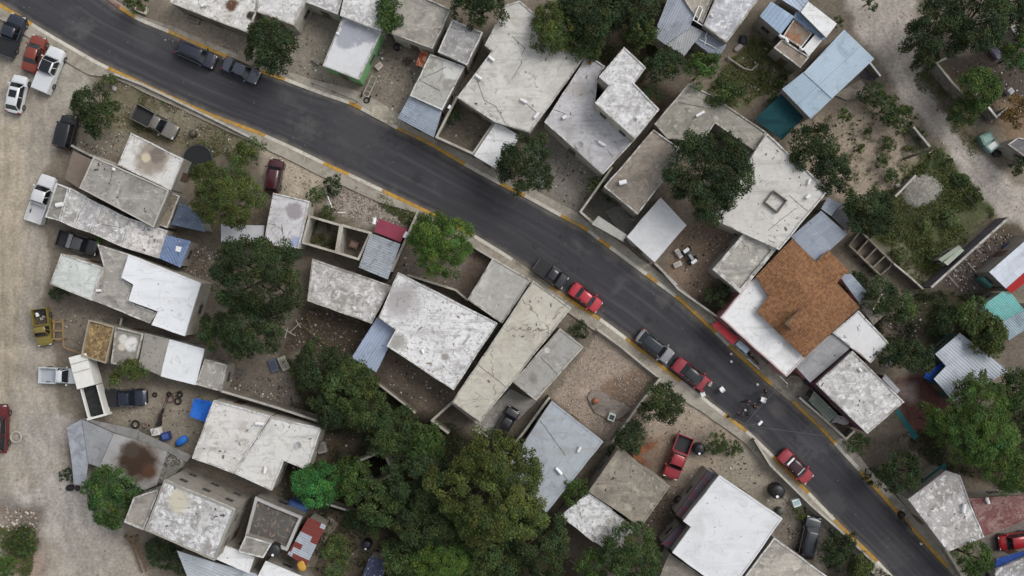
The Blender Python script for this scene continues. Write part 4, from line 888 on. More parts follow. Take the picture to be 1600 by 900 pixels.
wr('roofless_room', 'small open block room under the trees near the bottom with a washbasin', [(559,721),(599,704),(615,741),(577,758)], 2.6, .22, M_BL, True, cat='ruin', cap=M_SW)
wr('yard_wall', 'low walls enclosing the yard at the foot of the long beige roof', [(745,660),(706,629),(675,657),(700,676)], 2.3, .22, M_BL, cap=M_SW)
wr('yard_wall', 'block wall between the yards left of the brown grey roof running to the kerb', [(956,262),(907,331),(923,345)], 2.2, .18)
wr('yard_wall', 'front wall under the light grey carport slab', [(923,346),(974,377)], 1.2, .18)
wr('yard_wall', 'wall between the plain white roof and the dirt yard by the kerb', [(1024,412),(1036,424),(1060,452),(1125,498)], 1.1, .18, cap=M_LT)
wr('yard_wall', 'dark wall from the kerb down past the maroon roof beside the bright green tree', [(653,331),(612,423)], 2.3, .2)
wr('yard_wall', 'wall along the kerb between the bright green tree and the long beige roof', [(737,384),(770,404)], 1.2, .16)
wr('yard_wall', 'wall behind the bright green tree above the speckled white roof', [(638,430),(712,453),(732,470)], 1.9, .18)
wr('yard_wall', 'long narrow pale wall above the warm white roof with the grey seam', [(346,611),(430,636),(518,665)], 2.6, .2, cap=M_LT)
wr('yard_wall', 'short wall at the foot of the brown yard in the middle of the block', [(590,599),(620,622),(650,646)], 1.6, .16)
wr('yard_wall', 'thin pale wall below the emerald green tree', [(510,787),(560,803),(608,822)], 1.9, .16, cap=M_LT)
wr('lot_wall', 'wall on the right side of the rubble lot beside the dark round tree', [(1031,592),(1002,628),(956,692)], 1.8, .18)
wr('lot_wall', 'low broken wall along the street front of the rubble lot', [(934,515),(968,540),(1007,572),(1030,590)], .7, .18)
wr('yard_wall', 'front wall beside the black water tank near the lower street', [(1180,688),(1204,727),(1268,790),(1312,828),(1374,887)], 1.3, .18)
wr('retaining_wall', 'low pale retaining wall along the weedy verge at the top left', [(180,116),(222,132),(264,152),(330,184),(396,217)], .5, .2, cap=M_LT)
wr('yard_wall', 'short roadside wall below the hedge on the dirt road', [(1427,198),(1452,228)], 1.4, .18, cap=M_LT)
wr('yard_wall', 'tall dark walled corner beside the dirt road at the top right', [(1478,91),(1463,98),(1488,129),(1516,158)], 2.2, .18, cap=M_SW)
wr('yard_wall', 'white V shaped wall corner at the right edge', [(1545,168),(1557,183),(1575,168)], 1.8, .16, cap=M_PIPE)
wr('yard_wall', 'long tall dark wall with a white top crossing the right side', [(1575,341),(1515,395),(1454,450)], 2.4, .2, surf('dark_plaster',(104,100,106),[(.8,.55,.08,(88,84,90))]), cap=surf('dirty_cap',(176,172,168),[(1,.55,.08,(130,126,120))]))
wr('yard_wall', 'short wall standing beside the heap of grey rubble', [(1430,275),(1400,306)], 1.5, .18, cap=M_LT)
wr('yard_wall', 'thin wall running from the unfinished foundation to the long dark wall', [(1398,413),(1422,433),(1443,452)], 1.4, .14, cap=M_LT)
wr('terrace_wall', 'front terrace wall between the pavement and the ribbed panel roof', [(1250,622),(1288,655),(1322,686),(1334,674)], 1.5, .18)
wr('yard_wall', 'low wall between the two dirt yards at the far left', [(190,498),(186,517),(140,556)], 1.0, .15)
wr('yard_wall', 'roadside wall by the brown panel roof on the left', [(113,228),(140,242),(186,258)], 1.6, .2, cap=M_LT)
wr('yard_wall', 'short wall of the low patio right of the light blue metal roof', [(1360,99),(1375,118)], 1.6, .14, cap=M_PIPE)
wr('yard_wall', 'wall on the left side of the light blue grey roof', [(858,622),(818,676),(790,712)], 2.4, .2)
wr('fence_wall', 'stepped front wall of the mottled grey house at the lower right', [(1418,783),(1450,822),(1480,862),(1506,905)], 1.6, .16)
fence('steel rail fence in front of the dirt yard near the kerb', [(486,129),(520,142),(556,157)], 1.0, M_STEEL, 1.6, 2)
fence('wire fence at the back of the lot with the quad bike', [(1037,424),(1060,446)], 1.2)
fence('dark railing around the concrete yard with the tyres', [(276,613),(262,618),(232,690)], 1.3, simple('dark_rail', (52,40,36), .6), 2.0, 2)
fence('rail fence between the weedy lot and the stony lot by the street', [(530,277),(556,292),(599,304)], 1.0, M_LT, 1.8, 1)
# unfinished foundation
root = empty('unfinished_foundation', (*W(1360, 400)[:2], 0), 0, 'unfinished concrete foundation frame with open square bays', 'foundation')
bm = bmesh.new()
def beam(bm, a, b, h, t, zz=0.0):
    a, b = W(*a, h), W(*b, h); L = math.hypot(b[0]-a[0], b[1]-a[1]); box(bm, ((a[0]+b[0])/2, (a[1]+b[1])/2, h/2+zz), (L, t, h), math.atan2(b[1]-a[1], b[0]-a[0]))
for a, b in (((1345,361),(1397,412)), ((1327,383),(1376,430))): beam(bm, a, b, 1.0, .2)
mk('long_beam', bm, M_BL, root)
for k in range(5):
    f = k/4; bm = bmesh.new(); beam(bm, (1345+52*f, 361+51*f), (1327+49*f, 383+47*f), .95, .14, -.01); mk('cross_beam', bm, M_BL, root)

# ---------------------------------------------------------------- vehicles
KINDS = {
 'sedan':  dict(hood=.26, ws=.38, roof=.66, rg=.78, tail=1.0, hz=.70, H=1.0, rz=.66, cab=.80),
 'hatch':  dict(hood=.23, ws=.35, roof=.82, rg=.93, tail=1.0, hz=.64, H=1.0, rz=.62, cab=.82),
 'suv':    dict(hood=.24, ws=.34, roof=.88, rg=.96, tail=1.0, hz=.64, H=1.0, rz=.60, cab=.84),
 'boxy':   dict(hood=.25, ws=.29, roof=.95, rg=.98, tail=1.0, hz=.60, H=1.0, rz=.60, cab=.90),
 'crew':   dict(hood=.25, ws=.34, roof=.56, rg=.60, tail=1.0, hz=.62, H=1.0, rz=.60, cab=.84, bed=.62),
 'pickup': dict(hood=.26, ws=.36, roof=.50, rg=.54, tail=1.0, hz=.62, H=1.0, rz=.60, cab=.84, bed=.56),
}
M_TYRE = simple('tyre_rubber', (30, 30, 31), .85); M_RIM = simple('rim', (150, 150, 152), .35, .8); M_CG = simple('car_glass', (20, 24, 30), .08, 0, .5)
M_LAMP = simple('lamp_glass', (215, 215, 210), .15); M_TAIL = simple('tail_lamp', (150, 24, 22), .25); M_BLACK = simple('black_trim', (26, 26, 27), .6)
M_BED = simple('bed_liner', (44, 44, 46), .8)
def vehicle(name, label, cat, px, py, hd, Lpx, kind, paint, wid=1.78, hgt=1.45, bedcol=None, rough=.32, group=None, extra=None, roofcol=None):
    """hd: direction the nose points to, in photo pixels (x right, y down)"""
    K = KINDS[kind]; L = Lpx*S0; w = wid/2; z0 = .05; w0 = W(px, py, .8)
    rz = math.atan2(-hd[1], hd[0])
    root = empty(name, (0, 0, 0), 0, label, cat, group)
    M_P = simple('paint_'+cat.replace(' ', '_'), paint, rough, .1, .6, .03)
    X = lambda f: L/2-f*L
    beltz = K['hz']*hgt; hoodz = beltz*.98; n = 22
    # lower body, lofted nose to tail with rounded ends in plan
    fs = [0, .012, .04, .09, .15, K['hood'], K['ws'], (K['ws']+K['roof'])/2, K['roof'], .90, .96, .988, 1.0]
    fs = sorted(set(fs)); bed = K.get('bed')
    if bed: fs = [f for f in fs if f < bed-.02]+[bed]
    bm = bmesh.new(); rings = []
    for f in fs:
        e = min(f, 1-f); rw = w*(1-.34*max(0, 1-e/.045)**2-.06*max(0, 1-e/.16)) if not (bed and f > .5) else w
        top = hoodz*(.80+.20*min(1, f/.22)**.6) if f < K['hood'] else beltz
        if kind in ('sedan',) and f > K['rg']: top = beltz*(1.02-.10*((f-K['rg'])/(1-K['rg']))**2)
        if e < .03 and not (bed and f > .5): top *= .90
        zb = .22 if e > .05 else .30
        sec = [(-rw*.86, zb), (-rw, zb+.14), (-rw*1.0, top*.62), (-rw*.97, top*.90), (-rw*.88, top), (-rw*.45, top+.035), (0, top+.045), (rw*.45, top+.035), (rw*.88, top), (rw*.97, top*.90), (rw*1.0, top*.62), (rw, zb+.14), (rw*.86, zb)]
        rings.append([bm.verts.new((X(f), y, z)) for y, z in sec])
    m = len(rings[0])
    for a, b in zip(rings, rings[1:]):
        for k in range(m): bm.faces.new((a[k], b[k], b[(k+1) % m], a[(k+1) % m]))
    bm.faces.new(rings[0]); bm.faces.new(rings[-1][::-1])
    # cabin shell: lofted roof with dark glass let into it
    ch, cs, cr, cg = X(K['hood']), X(K['ws']), X(K['roof']), X(K['rg'])
    wb, wr_ = w*.93, w*K['cab']*.90
    zt = hgt; ins = .03
    cb = [(ch, wb*.94, beltz), (cs, wr_*.96, zt-.03), ((cs+cr)/2, wr_, zt), (cr, wr_*.96, zt-.03), (cg, wb*.94, beltz)]
    # roof panel
    rf = bmesh.new(); rows = []
    for x, hw, z in ((cs+.02, wr_*.93, zt-.05), (cs-.10, wr_*.97, zt-.01), ((cs+cr)/2, wr_, zt+.02), (cr+.10, wr_*.97, zt-.01), (cr-.02, wr_*.93, zt-.05)):
        rows.append([rf.verts.new((x, y, zz)) for y, zz in ((-hw, z-.06), (-hw*.92, z), (-hw*.5, z+.02), (0, z+.025), (hw*.5, z+.02), (hw*.92, z), (hw, z-.06))])
    for a, b in zip(rows, rows[1:]):
        for k in range(6): rf.faces.new((a[k], b[k], b[k+1], a[k+1]))
    # pillars join body and roof
    for s in (-1, 1):
        for (xa, ya, za), (xb, yb, zb) in (((ch, wb*.90, beltz), (cs, wr_*.94, zt-.05)), ((cg, wb*.90, beltz), (cr, wr_*.94, zt-.05)), (((ch+cg)/2, wb*.96, beltz), ((cs+cr)/2, wr_*.99, zt-.05))):
            tube(bm, [(xa, s*ya, za-.03), (xb, s*yb, zb)], .05, 5)
    bmesh.ops.recalc_face_normals(bm, faces=bm.faces)
    body = mk('body', bm, M_P, root, True, True)
    md = body.modifiers.new('edge', 'EDGE_SPLIT'); md.split_angle = R(38)
    bmesh.ops.recalc_face_normals(rf, faces=rf.faces); 
    for f in rf.faces:
        if f.normal.z < 0: f.normal_flip()
    mk('roof_panel', rf, simple('roof_skin', roofcol, .25) if roofcol else M_P, root, True, True)
    def glass(nm, q, depth=.02):
        g_ = bmesh.new(); vs = [g_.verts.new(p) for p in q]; f = g_.faces.new(vs)
        r = bmesh.ops.extrude_face_region(g_, geom=[f])
        for v in r['geom']:
            if isinstance(v, bmesh.types.BMVert): v.co.z -= depth
        bmesh.ops.recalc_face_normals(g_, faces=g_.faces)
        return mk(nm, g_, M_CG, root, False, True)
    glass('windscreen', [(ch+.03, -wb*.86, beltz+.05), (ch+.03, wb*.86, beltz+.05), (cs+.03, wr_*.88, zt-.055), (cs+.03, -wr_*.88, zt-.055)])
    glass('rear_window', [(cg-.0, -wb*.84, beltz+.05), (cg-.0, wb*.84, beltz+.05), (cr-.02, wr_*.86, zt-.06), (cr-.02, -wr_*.86, zt-.06)])
    for s in (-1, 1):
        glass('side_window', [(ch-.10, s*wb*.985, beltz), (cs-.04, s*wr_*.985, zt-.07), (cr+.04, s*wr_*.985, zt-.07), (cg+.12, s*wb*.985, beltz)])
        b2 = bmesh.new(); box(b2, (ch-.12, s*(w+.09), beltz+.05), (.16, .2, .14)); mk('mirror', b2, M_P, root, False, True)
        b2 = bmesh.new(); box(b2, (L/2-.12, s*w*.66, hoodz*.74), (.16, w*.34, .15), s*-.25); mk('headlight', b2, M_LAMP, root, False, True)
        b2 = bmesh.new(); box(b2, (-L/2+.04, s*w*(.80 if not bed else .93), beltz*.82), (.1, w*.24 if not bed else .12, .16)); mk('tail_light', b2, M_TAIL, root, False, True)
    b2 = bmesh.new(); box(b2, (ch+.10, 0, beltz+.045), (.02, w*1.5, .02)); mk('bonnet_gap', b2, M_BLACK, root, False, True)
    for s in (-1, 1):
        b2 = bmesh.new(); tube(b2, [(ch+.06, s*w*.1, beltz+.06), (ch-.12, s*w*.1+.42*w, beltz+.17)], .012, 4); mk('wiper', b2, M_BLACK, root, False, True)
        b2 = bmesh.new(); box(b2, ((ch+cg)/2, s*w*.975, beltz-.01), ((ch-cg)*.9, .03, .03)); mk('belt_trim', b2, M_RIM if sum(paint) < 200 else M_BLACK, root, False, True)
    if bed:
        b2 = bmesh.new(); x1, x2 = X(bed)-.01, -L/2; t = .09
        for s in (-1, 1): box(b2, ((x1+x2)/2, s*(w-t/2), (beltz+.26)/2+.03), (x1-x2, t, beltz-.22))
        box(b2, (x2+t/2, 0, (beltz+.26)/2), (t-.004, 2*w-2*t-.002, beltz-.28)); box(b2, (x1-.03, 0, beltz*.75), (.05, 2*w-2*t-.002, beltz*.55))
        mk('bed_side', b2, M_P, root, False, True)
        b2 = bmesh.new(); box(b2, ((x1+x2)/2, 0, .52), (x1-x2-.1, 2*w-2*t-.004, .06))
        mk('bed_floor', b2, simple('bed_floor', bedcol, .8) if bedcol else M_BED, root, False, True)
    b2 = bmesh.new(); box(b2, (L/2-.03, 0, .42), (.14, w*1.5, .2)); mk('front_bumper', b2, M_BLACK, root, False, True)
    b2 = bmesh.new(); box(b2, (-L/2-.0, 0, .45), (.14, w*1.6, .18)); mk('rear_bumper', b2, M_BLACK if not bed else M_RIM, root, False, True)
    for f in (.17, .80):
        for s in (-1, 1):
            b2 = bmesh.new(); c = (X(f), s*(w-.07)); r = .33
            prof = [(r*.62, -.1), (r*.97, -.11), (r, -.07), (r, .07), (r*.97, .11), (r*.62, .1)]
            rg = []
            for rr_, yy in prof: rg.append([b2.verts.new((c[0]+rr_*math.cos(2*math.pi*k/18), c[1]+yy, r+rr_*math.sin(2*math.pi*k/18))) for k in range(18)])
            for a, b in zip(rg, rg[1:]):
                for k in range(18): b2.faces.new((a[k], b[k], b[(k+1) % 18], a[(k+1) % 18]))
            wh = mk('wheel', b2, M_TYRE, root, False, True)
            b2 = bmesh.new(); rg = []
            for yy in (-.09, .09): rg.append([b2.verts.new((c[0]+r*.63*math.cos(2*math.pi*k/12), c[1]+yy, r+r*.63*math.sin(2*math.pi*k/12))) for k in range(12)])
            for k in range(12): b2.faces.new((rg[0][k], rg[1][k], rg[1][(k+1) % 12], rg[0][(k+1) % 12]))
            b2.faces.new(rg[0][::-1]); b2.faces.new(rg[1]); mk('rim', b2, M_RIM, wh, False, True)
    if extra: extra(root, L, w, beltz, hgt, X, M_P)
    root.location = (w0[0], w0[1], z0); root.rotation_euler = (0, 0, rz)
    return root
def panel(nm, mat, x, y, z, sx, sy, sz=.04, rz=0):
    def f(root, L, w, bz, h, X, M_P):
        b = bmesh.new(); box(b, (x(L), y, z(bz, h)), (sx(L), sy(w), sz), rz); mk(nm, b, mat if mat else M_P, root, False, True)
    return f
def sunroof(root, L, w, bz, h, X, MP):
    b = bmesh.new(); box(b, (-.1, 0, h+.04), (.8, w*.95, .04)); mk('sunroof', b, M_CG, root, False, True)
def bigsunroof(root, L, w, bz, h, X, MP):
    b = bmesh.new(); box(b, (X(.46), 0, h+.04), (1.2, w*1.15, .05)); mk('roof_glass', b, M_CG, root, False, True)
    b = bmesh.new(); box(b, (X(.81), 0, bz+.08), (L*.36, w*1.9, .08)); mk('bed_cover', b, MP, root, False, True)
def lidbed(root, L, w, bz, h, X, MP):
    b = bmesh.new(); box(b, (X(.81), 0, bz+.06), (L*.34, w*1.8, .05)); mk('bed_cover', b, M_BLACK, root, False, True)
def junkbed(root, L, w, bz, h, X, MP):
    random.seed(3)
    for i in range(7):
        b = bmesh.new(); box(b, (X(random.uniform(.66, .94)), random.uniform(-.5, .5)*w, .66), (random.uniform(.2, .5), random.uniform(.15, .4), random.uniform(.1, .3)), random.uniform(0, 3)); mk('load', b, random.choice([M_ST, M_WOOD, M_PIPE, M_BLACK]), root, False, True)
def toolbox(root, L, w, bz, h, X, MP):
    b = bmesh.new(); box(b, (X(.66), 0, bz+.1), (.45, w*1.7, .35)); mk('tool_box', b, M_RIM, root, False, True)
def racks(root, L, w, bz, h, X, MP):
    for s in (-1, 1):
        b = bmesh.new(); tube(b, [(X(.38), s*w*.66, h+.09), (X(.84), s*w*.66, h+.09)], .03, 6); mk('roof_rail', b, M_BLACK, root, False, True)
def twowhite(root, L, w, bz, h, X, MP):
    for f, nm in ((.36, 'sunshade'), (.72, 'rear_tray')):
        b = bmesh.new(); box(b, (X(f)-.05 if f < .5 else X(f), 0, bz+.33), (.2, w*1.25, .03)); mk(nm, b, M_PIPE, root, False, True)
def openhood(root, L, w, bz, h, X, MP):
    b = bmesh.new(); box(b, (X(.05), 0, bz*.9), (.55, w*1.2, .12)); mk('engine_bay', b, M_BLACK, root, False, True)
    b = bmesh.new(); box(b, (X(.03), w*.4, bz*.97), (.35, .4, .1)); mk('battery_tray', b, M_ST, root, False, True)
V = vehicle
V('parked_pickup', 'dark blue pickup parked at the far top left corner', 'pickup', 18, 55, (.36,-.93), 66, 'crew', (34,40,54), 1.95, 1.75, extra=lidbed)
V('parked_car', 'rust orange sedan between the dark pickup and the white pickup', 'car', 53, 84, (.30,-.95), 57, 'sedan', (124,56,40), 1.75, 1.42)
V('parked_pickup', 'white pickup with dark glass roof and covered bed beside the orange sedan', 'pickup', 77, 109, (.38,-.92), 72, 'crew', (206,208,210), 1.95, 1.75, extra=bigsunroof)
V('parked_car', 'small white hatchback with a black sunroof left of the white pickup', 'car', 26, 147, (.22,-.97), 59, 'hatch', (208,210,212), 1.74, 1.5, extra=sunroof)
V('parked_suv', 'black boxy off-road car beside the round tree at the upper left', 'suv', 104, 206, (.25,-.97), 52, 'boxy', (28,28,32), 1.9, 1.8)
V('parked_pickup', 'grey pickup with open black bed standing in the weedy lot', 'pickup', 242, 191, (.87,.47), 74, 'pickup', (112,108,102), 1.85, 1.65)
V('parked_suv', 'dark navy van parked at the far kerb ahead of the grey sedan', 'suv', 307, 85, (.91,.41), 63, 'suv', (36,38,54), 1.8, 1.6, extra=racks)
V('parked_car', 'blue grey sedan at the far kerb half under the dark tree', 'car', 377, 110, (.90,.42), 59, 'sedan', (72,76,88), 1.74, 1.42)
V('parked_suv', 'maroon car parked on the pale concrete lot by the lower kerb', 'car', 428, 275, (.17,-.98), 53, 'suv', (66,24,32), 1.72, 1.5)
V('parked_pickup', 'white double cab pickup with open white bed on the left dirt road', 'pickup', 65, 311, (.32,-.95), 76, 'crew', (208,209,211), 1.92, 1.75, bedcol=(190,190,192))
V('parked_pickup', 'old black pickup squeezed between two left hand houses', 'pickup', 121, 380, (.95,.30), 64, 'crew', (34,34,38), 1.8, 1.5, roofcol=(74,74,76), extra=toolbox)
V('parked_pickup', 'olive yellow pickup loaded with scrap on the dirt road', 'pickup', 66, 511, (.14,.99), 58, 'pickup', (122,108,46), 1.75, 1.55, bedcol=(70,60,50), extra=junkbed, rough=.55)
V('parked_pickup', 'white pickup with pale open bed nosing under the long white truck body', 'pickup', 93, 587, (1,.04), 62, 'pickup', (206,210,214), 1.75, 1.6, bedcol=(160,164,170))
V('parked_pickup', 'dark blue pickup in the concrete yard under the thin green tree', 'pickup', 195, 622, (.999,-.03), 67, 'crew', (24,32,50), 1.85, 1.7, extra=lidbed)
V('parked_suv', 'dark red vehicle cut off by the left edge of the picture', 'van', -2, 670, (.03,-1), 74, 'suv', (92,22,26), 1.95, 1.8)
V('parked_pickup', 'black pickup at the lower kerb directly behind the small red car', 'pickup', 861, 428, (.83,.56), 54, 'crew', (34,36,42), 1.78, 1.5, extra=lidbed)
V('parked_car', 'small bright red car at the lower kerb ahead of the black pickup', 'car', 915, 465, (.80,.60), 54, 'sedan', (176,46,58), 1.68, 1.42)
V('parked_suv', 'silver grey SUV at the lower kerb behind the red pickup', 'suv', 1023, 541, (.79,.61), 62, 'hatch', (134,134,136), 1.80, 1.55, extra=racks, roofcol=(44,48,54))
V('parked_car', 'red car with dark roof and stripped front end beside the white chairs', 'car', 1081, 586, (.79,.61), 65, 'sedan', (140,42,54), 1.78, 1.45, extra=openhood, roofcol=(44,46,48))
V('parked_pickup', 'red pickup with black bed standing on the bare dirt lot', 'pickup', 1059, 714, (-.36,.93), 70, 'crew', (150,42,50), 1.86, 1.65)
V('parked_car', 'faded red sedan with white sunshades at the lower kerb near the bottom right', 'car', 1243, 729, (.72,.70), 61, 'sedan', (150,50,58), 1.70, 1.42, extra=twowhite, roofcol=(58,36,42))
V('parked_suv', 'long black car with a blue black bonnet in the lower yard by the kerb wall', 'car', 1265, 840, (.22,-.97), 66, 'suv', (26,32,40), 1.85, 1.6)
V('parked_car', 'shiny red car by the blue roof in the bottom right corner', 'car', 1586, 846, (-.97,.15), 50, 'hatch', (150,22,34), 1.75, 1.45)
V('parked_car', 'narrow black car in the concrete passage beside the long beige roof', 'car', 791, 661, (.50,-.86), 52, 'suv', (30,28,32), 1.55, 1.45)
# long white truck body with dark tarp
root = empty('truck_trailer', (0, 0, 0), 0, 'long white truck body with a black open rear half beside the white pickup', 'truck')
Lt, wt = 7.1, .98
bm = bmesh.new(); box(bm, (0, 0, .95), (Lt, 2*wt-.3, .2)); mk('chassis', bm, M_BLACK, root, False, True)
bm = bmesh.new(); box(bm, (Lt*.24, 0, 2.0), (Lt*.5, 2*wt, 1.9)); mk('cargo_box', bm, simple('truck_white', (216,214,208), .5), root, False, True)
bm = bmesh.new()
for s in (-1, 1): box(bm, (-Lt*.25, s*(wt-.08), 1.7), (Lt*.46, .16, 1.3))
box(bm, (-Lt*.48-.1, 0, 1.7), (.22, 2*wt+.3, 1.3)); mk('side_board', bm, simple('truck_white', (216,214,208), .5), root, False, True)
bm = bmesh.new(); box(bm, (-Lt*.245, 0, 1.9), (Lt*.44, 2*wt-.34, .06)); mk('tarp', bm, surf('black_tarp', (34,36,36), [(1.5,.5,.1,(48,50,48))]), root, False, True)
bm = bmesh.new(); box(bm, (Lt*.245, 0, 2.98), (.05, 2*wt-.1, .06)); box(bm, (Lt*.38, 0, 2.98), (.05, 2*wt-.1, .06)); mk('roof_bow', bm, M_ST, root, False, True)
for fx in (-2.2, -1.3, 2.6):
    for s in (-1, 1):
        b2 = bmesh.new(); r = .45; rg = []
        for yy in (-.13, .13): rg.append([b2.verts.new((fx+r*math.cos(2*math.pi*k/16), s*(wt-.2)+yy, r+r*math.sin(2*math.pi*k/16))) for k in range(16)])
        for k in range(16): b2.faces.new((rg[0][k], rg[1][k], rg[1][(k+1) % 16], rg[0][(k+1) % 16]))
        b2.faces.new(rg[0][::-1]); b2.faces.new(rg[1]); mk('wheel', b2, M_TYRE, root, False, True)
w = W(137, 603, 2.5); root.location = (w[0], w[1], 0); root.rotation_euler = (0, 0, math.atan2(1, -.27))
# ---------------------------------------------------------------- vegetation: every crown is thousands of small leaves in clumps on real limbs
rng = np.random.default_rng(11)
def leafmat(name, c, trans=.12):
    g = G(name); a = g.n('VertexColor', layer_name='tone')
    col = g.mix(1.0, a.outputs['Color'], lin(c), 'MULTIPLY')
    g.l(col, g.b.inputs['Base Color']); g.b.inputs['Roughness'].default_value = .7; g.b.inputs['Specular IOR Level'].default_value = .2
    tr = g.n('BsdfTranslucent'); g.l(g.mix(1.0, col, (1.0, 1.1, .5), 'MULTIPLY'), tr.inputs[0])
    ms = g.n('MixShader'); ms.inputs[0].default_value = trans; g.l(g.b.outputs[0], ms.inputs[1]); g.l(tr.outputs[0], ms.inputs[2])
    g.l(ms.outputs[0], g.N['Material Output'].inputs[0]); return g.m
LM = {k: leafmat('foliage_'+k, c) for k, c in dict(dark=(52,64,38), mid=(66,80,44), olive=(72,84,44), bright=(74,98,44), emerald=(62,108,54), brown=(108,88,54), round=(66,86,42), light=(72,94,44), grass=(88,98,58)).items()}
M_BARK = surf('bark', (92,80,66), [(3,.5,.1,(70,60,50))], grain=.2)
def leaves_mesh(name, P, Nn, size, tone, mat, parent, aspect=.55):
    n = len(P)
    u = np.cross(Nn, rng.normal(size=(n, 3))); u /= np.linalg.norm(u, axis=1)[:, None]+1e-9; v = np.cross(Nn, u)
    s = size[:, None]
    q = np.stack([P-u*s, P-v*s*aspect, P+u*s, P+v*s*aspect], 1).reshape(-1, 3).astype(np.float32)
    me = bpy.data.meshes.new(name); me.vertices.add(4*n); me.vertices.foreach_set('co', q.ravel())
    me.loops.add(4*n); me.loops.foreach_set('vertex_index', np.arange(4*n, dtype=np.int32)); me.polygons.add(n)
    me.polygons.foreach_set('loop_start', np.arange(0, 4*n, 4, dtype=np.int32)); me.update(calc_edges=True)
    ca = me.color_attributes.new('tone', 'FLOAT_COLOR', 'POINT'); cc = np.ones((4*n, 4), np.float32); cc[:, :3] = np.repeat(tone, 4, axis=0)
    ca.data.foreach_set('color', cc.ravel()); me.materials.append(mat)
    o = bpy.data.objects.new(name, me); C.objects.link(o)
    if parent: o.parent = parent; o.matrix_parent_inverse = wmat(parent).inverted()
    return o
def tree(label, px, py, r, hc=4.5, kind='dark', ry=None, dens=1.0, ls=.15, name='broadleaf_tree', cat='tree', group=None, gaps=.0, flat=.62, clump=.55, lobes=6):
    """px, py, r: crown centre and radius in photo px at the crown's widest height hc (m)"""
    s = S0*(H-hc)/H; cx, cy, _ = W(px, py, hc); rx = r*s; ryy = (ry or r)*s; rz = min(rx, ryy)*flat+.35
    rz = min(rz, hc*.95)
    root = empty(name, (cx, cy, 0), 0, label, cat, group)
    # lobes give an uneven outline
    ph = rng.uniform(0, 2*math.pi, 4); am = rng.uniform(.03, .10, 4)
    def outline(th): return 1+sum(am[k]*np.sin((k+2)*th+ph[k]) for k in range(4))
    clump *= .74; ls *= .72; A = math.pi*rx*ryy; nc = max(16, int(A*3.4*(.55/clump)**2*.8))
    # clump centres on several big boughs then on the dome
    th = rng.uniform(0, 2*math.pi, nc); rr = np.sqrt(rng.uniform(0, 1, nc)); up = np.sqrt(np.maximum(0, 1-rr**2))
    nb = max(4, int(A/5)+3); bth = rng.uniform(0, 2*math.pi, nb); brr = np.sqrt(rng.uniform(0, .85, nb)); bh = rng.uniform(-.24, .24, nb)
    x = rr*np.cos(th); y = rr*np.sin(th)
    d2 = (x[:, None]-brr*np.cos(bth))**2+(y[:, None]-brr*np.sin(bth))**2; k = d2.argmin(1); near = np.sqrt(d2.min(1))
    lev = up*rz*(.85+.0*near)+bh[k]*rz-near*rz*.75
    inner = rng.uniform(0, 1, nc) < .22; lev = np.where(inner, lev*rng.uniform(-.2, .7, nc), lev)
    cxs = cx+x*rx*outline(th)*.93; cys = cy+y*ryy*outline(th)*.93; czs = hc+lev
    keep = np.ones(nc, bool)
    gp = max(gaps, rng.uniform(.06, .2)); keep = (vnoise(cxs, cys, 1.3, int(px)+int(py)) > gp) | (rr < .35)
    cxs, cys, czs = cxs[keep], cys[keep], czs[keep]; kk = k[keep]; nc = len(cxs)
    cr = clump*1.12*rng.uniform(.6, 1.45, nc)*min(1, .45+.1*r/6)
    m = (np.maximum(16, 46*dens*(cr/.5)**2*(.15/ls)**1.6)).astype(int)
    idx = np.repeat(np.arange(nc), m); n = len(idx)
    dirs = rng.normal(size=(n, 3)); dirs /= np.linalg.norm(dirs, axis=1)[:, None]; dirs[:, 2] = np.where(dirs[:, 2] < -.25, -dirs[:, 2], dirs[:, 2])
    rad = cr[idx]*rng.uniform(.55, 1.08, n)
    P = np.stack([cxs[idx], cys[idx], czs[idx]], 1)+dirs*rad[:, None]*np.array([1, 1, .75])
    P[:, 2] = np.maximum(P[:, 2], .12)
    Nn = dirs*.55+rng.normal(size=(n, 3))*.55+np.array([0, 0, .5]); Nn /= np.linalg.norm(Nn, axis=1)[:, None]
    tb = rng.uniform(.72, 1.25, nb)[kk]*rng.uniform(.7, 1.35, nc)
    t = tb[idx]*rng.uniform(.6, 1.5, n); hue = rng.normal(0, .03)+rng.normal(0, .08, nc)[idx]+rng.normal(0, .05, n)
    tone = np.stack([t*(1+hue*1.3), t, t*(1-hue)], 1)
    leaves_mesh('crown', P, Nn, ls*rng.uniform(.65, 1.3, n), np.clip(tone, .05, 3), LM[kind], root)
    bm = bmesh.new(); tr = max(.07, min(.32, rx*.055)); base = (cx+rng.uniform(-.2, .2), cy+rng.uniform(-.2, .2))
    fork = hc*.42
    tube(bm, [(base[0], base[1], -.1), (base[0]+.05, base[1], fork*.5), (cx, cy, fork)], [tr*1.35, tr, tr*.8], 8)
    mk('trunk', bm, M_BARK, root)
    bm = bmesh.new()
    for i in range(min(nb, 9)):
        ex, ey = cx+brr[i]*math.cos(bth[i])*rx, cy+brr[i]*math.sin(bth[i])*ryy; ez = hc+rz*.25
        mx, my = cx+(ex-cx)*.45, cy+(ey-cy)*.45
        tube(bm, [(cx, cy, fork*.93), (mx, my, fork+(ez-fork)*.6), (ex, ey, ez)], [tr*.6, tr*.38, tr*.14], 6)
    mk('limbs', bm, M_BARK, root)
    return root
def shrub(label, px, py, r, kind='mid', h=.7, **k):
    return tree(label, px, py, r, hc=h, kind=kind, name='shrub', cat='shrub', clump=.32, ls=.12, flat=.8, **k)
T = tree
T('dark olive tree in a round white planter at the top kerb', 213, 3, 19, 2.4, 'mid', clump=.4)
T('very dark round tree beside the grey sedan at the far kerb', 422, 72, 42, 4.2, 'dark', ry=46)
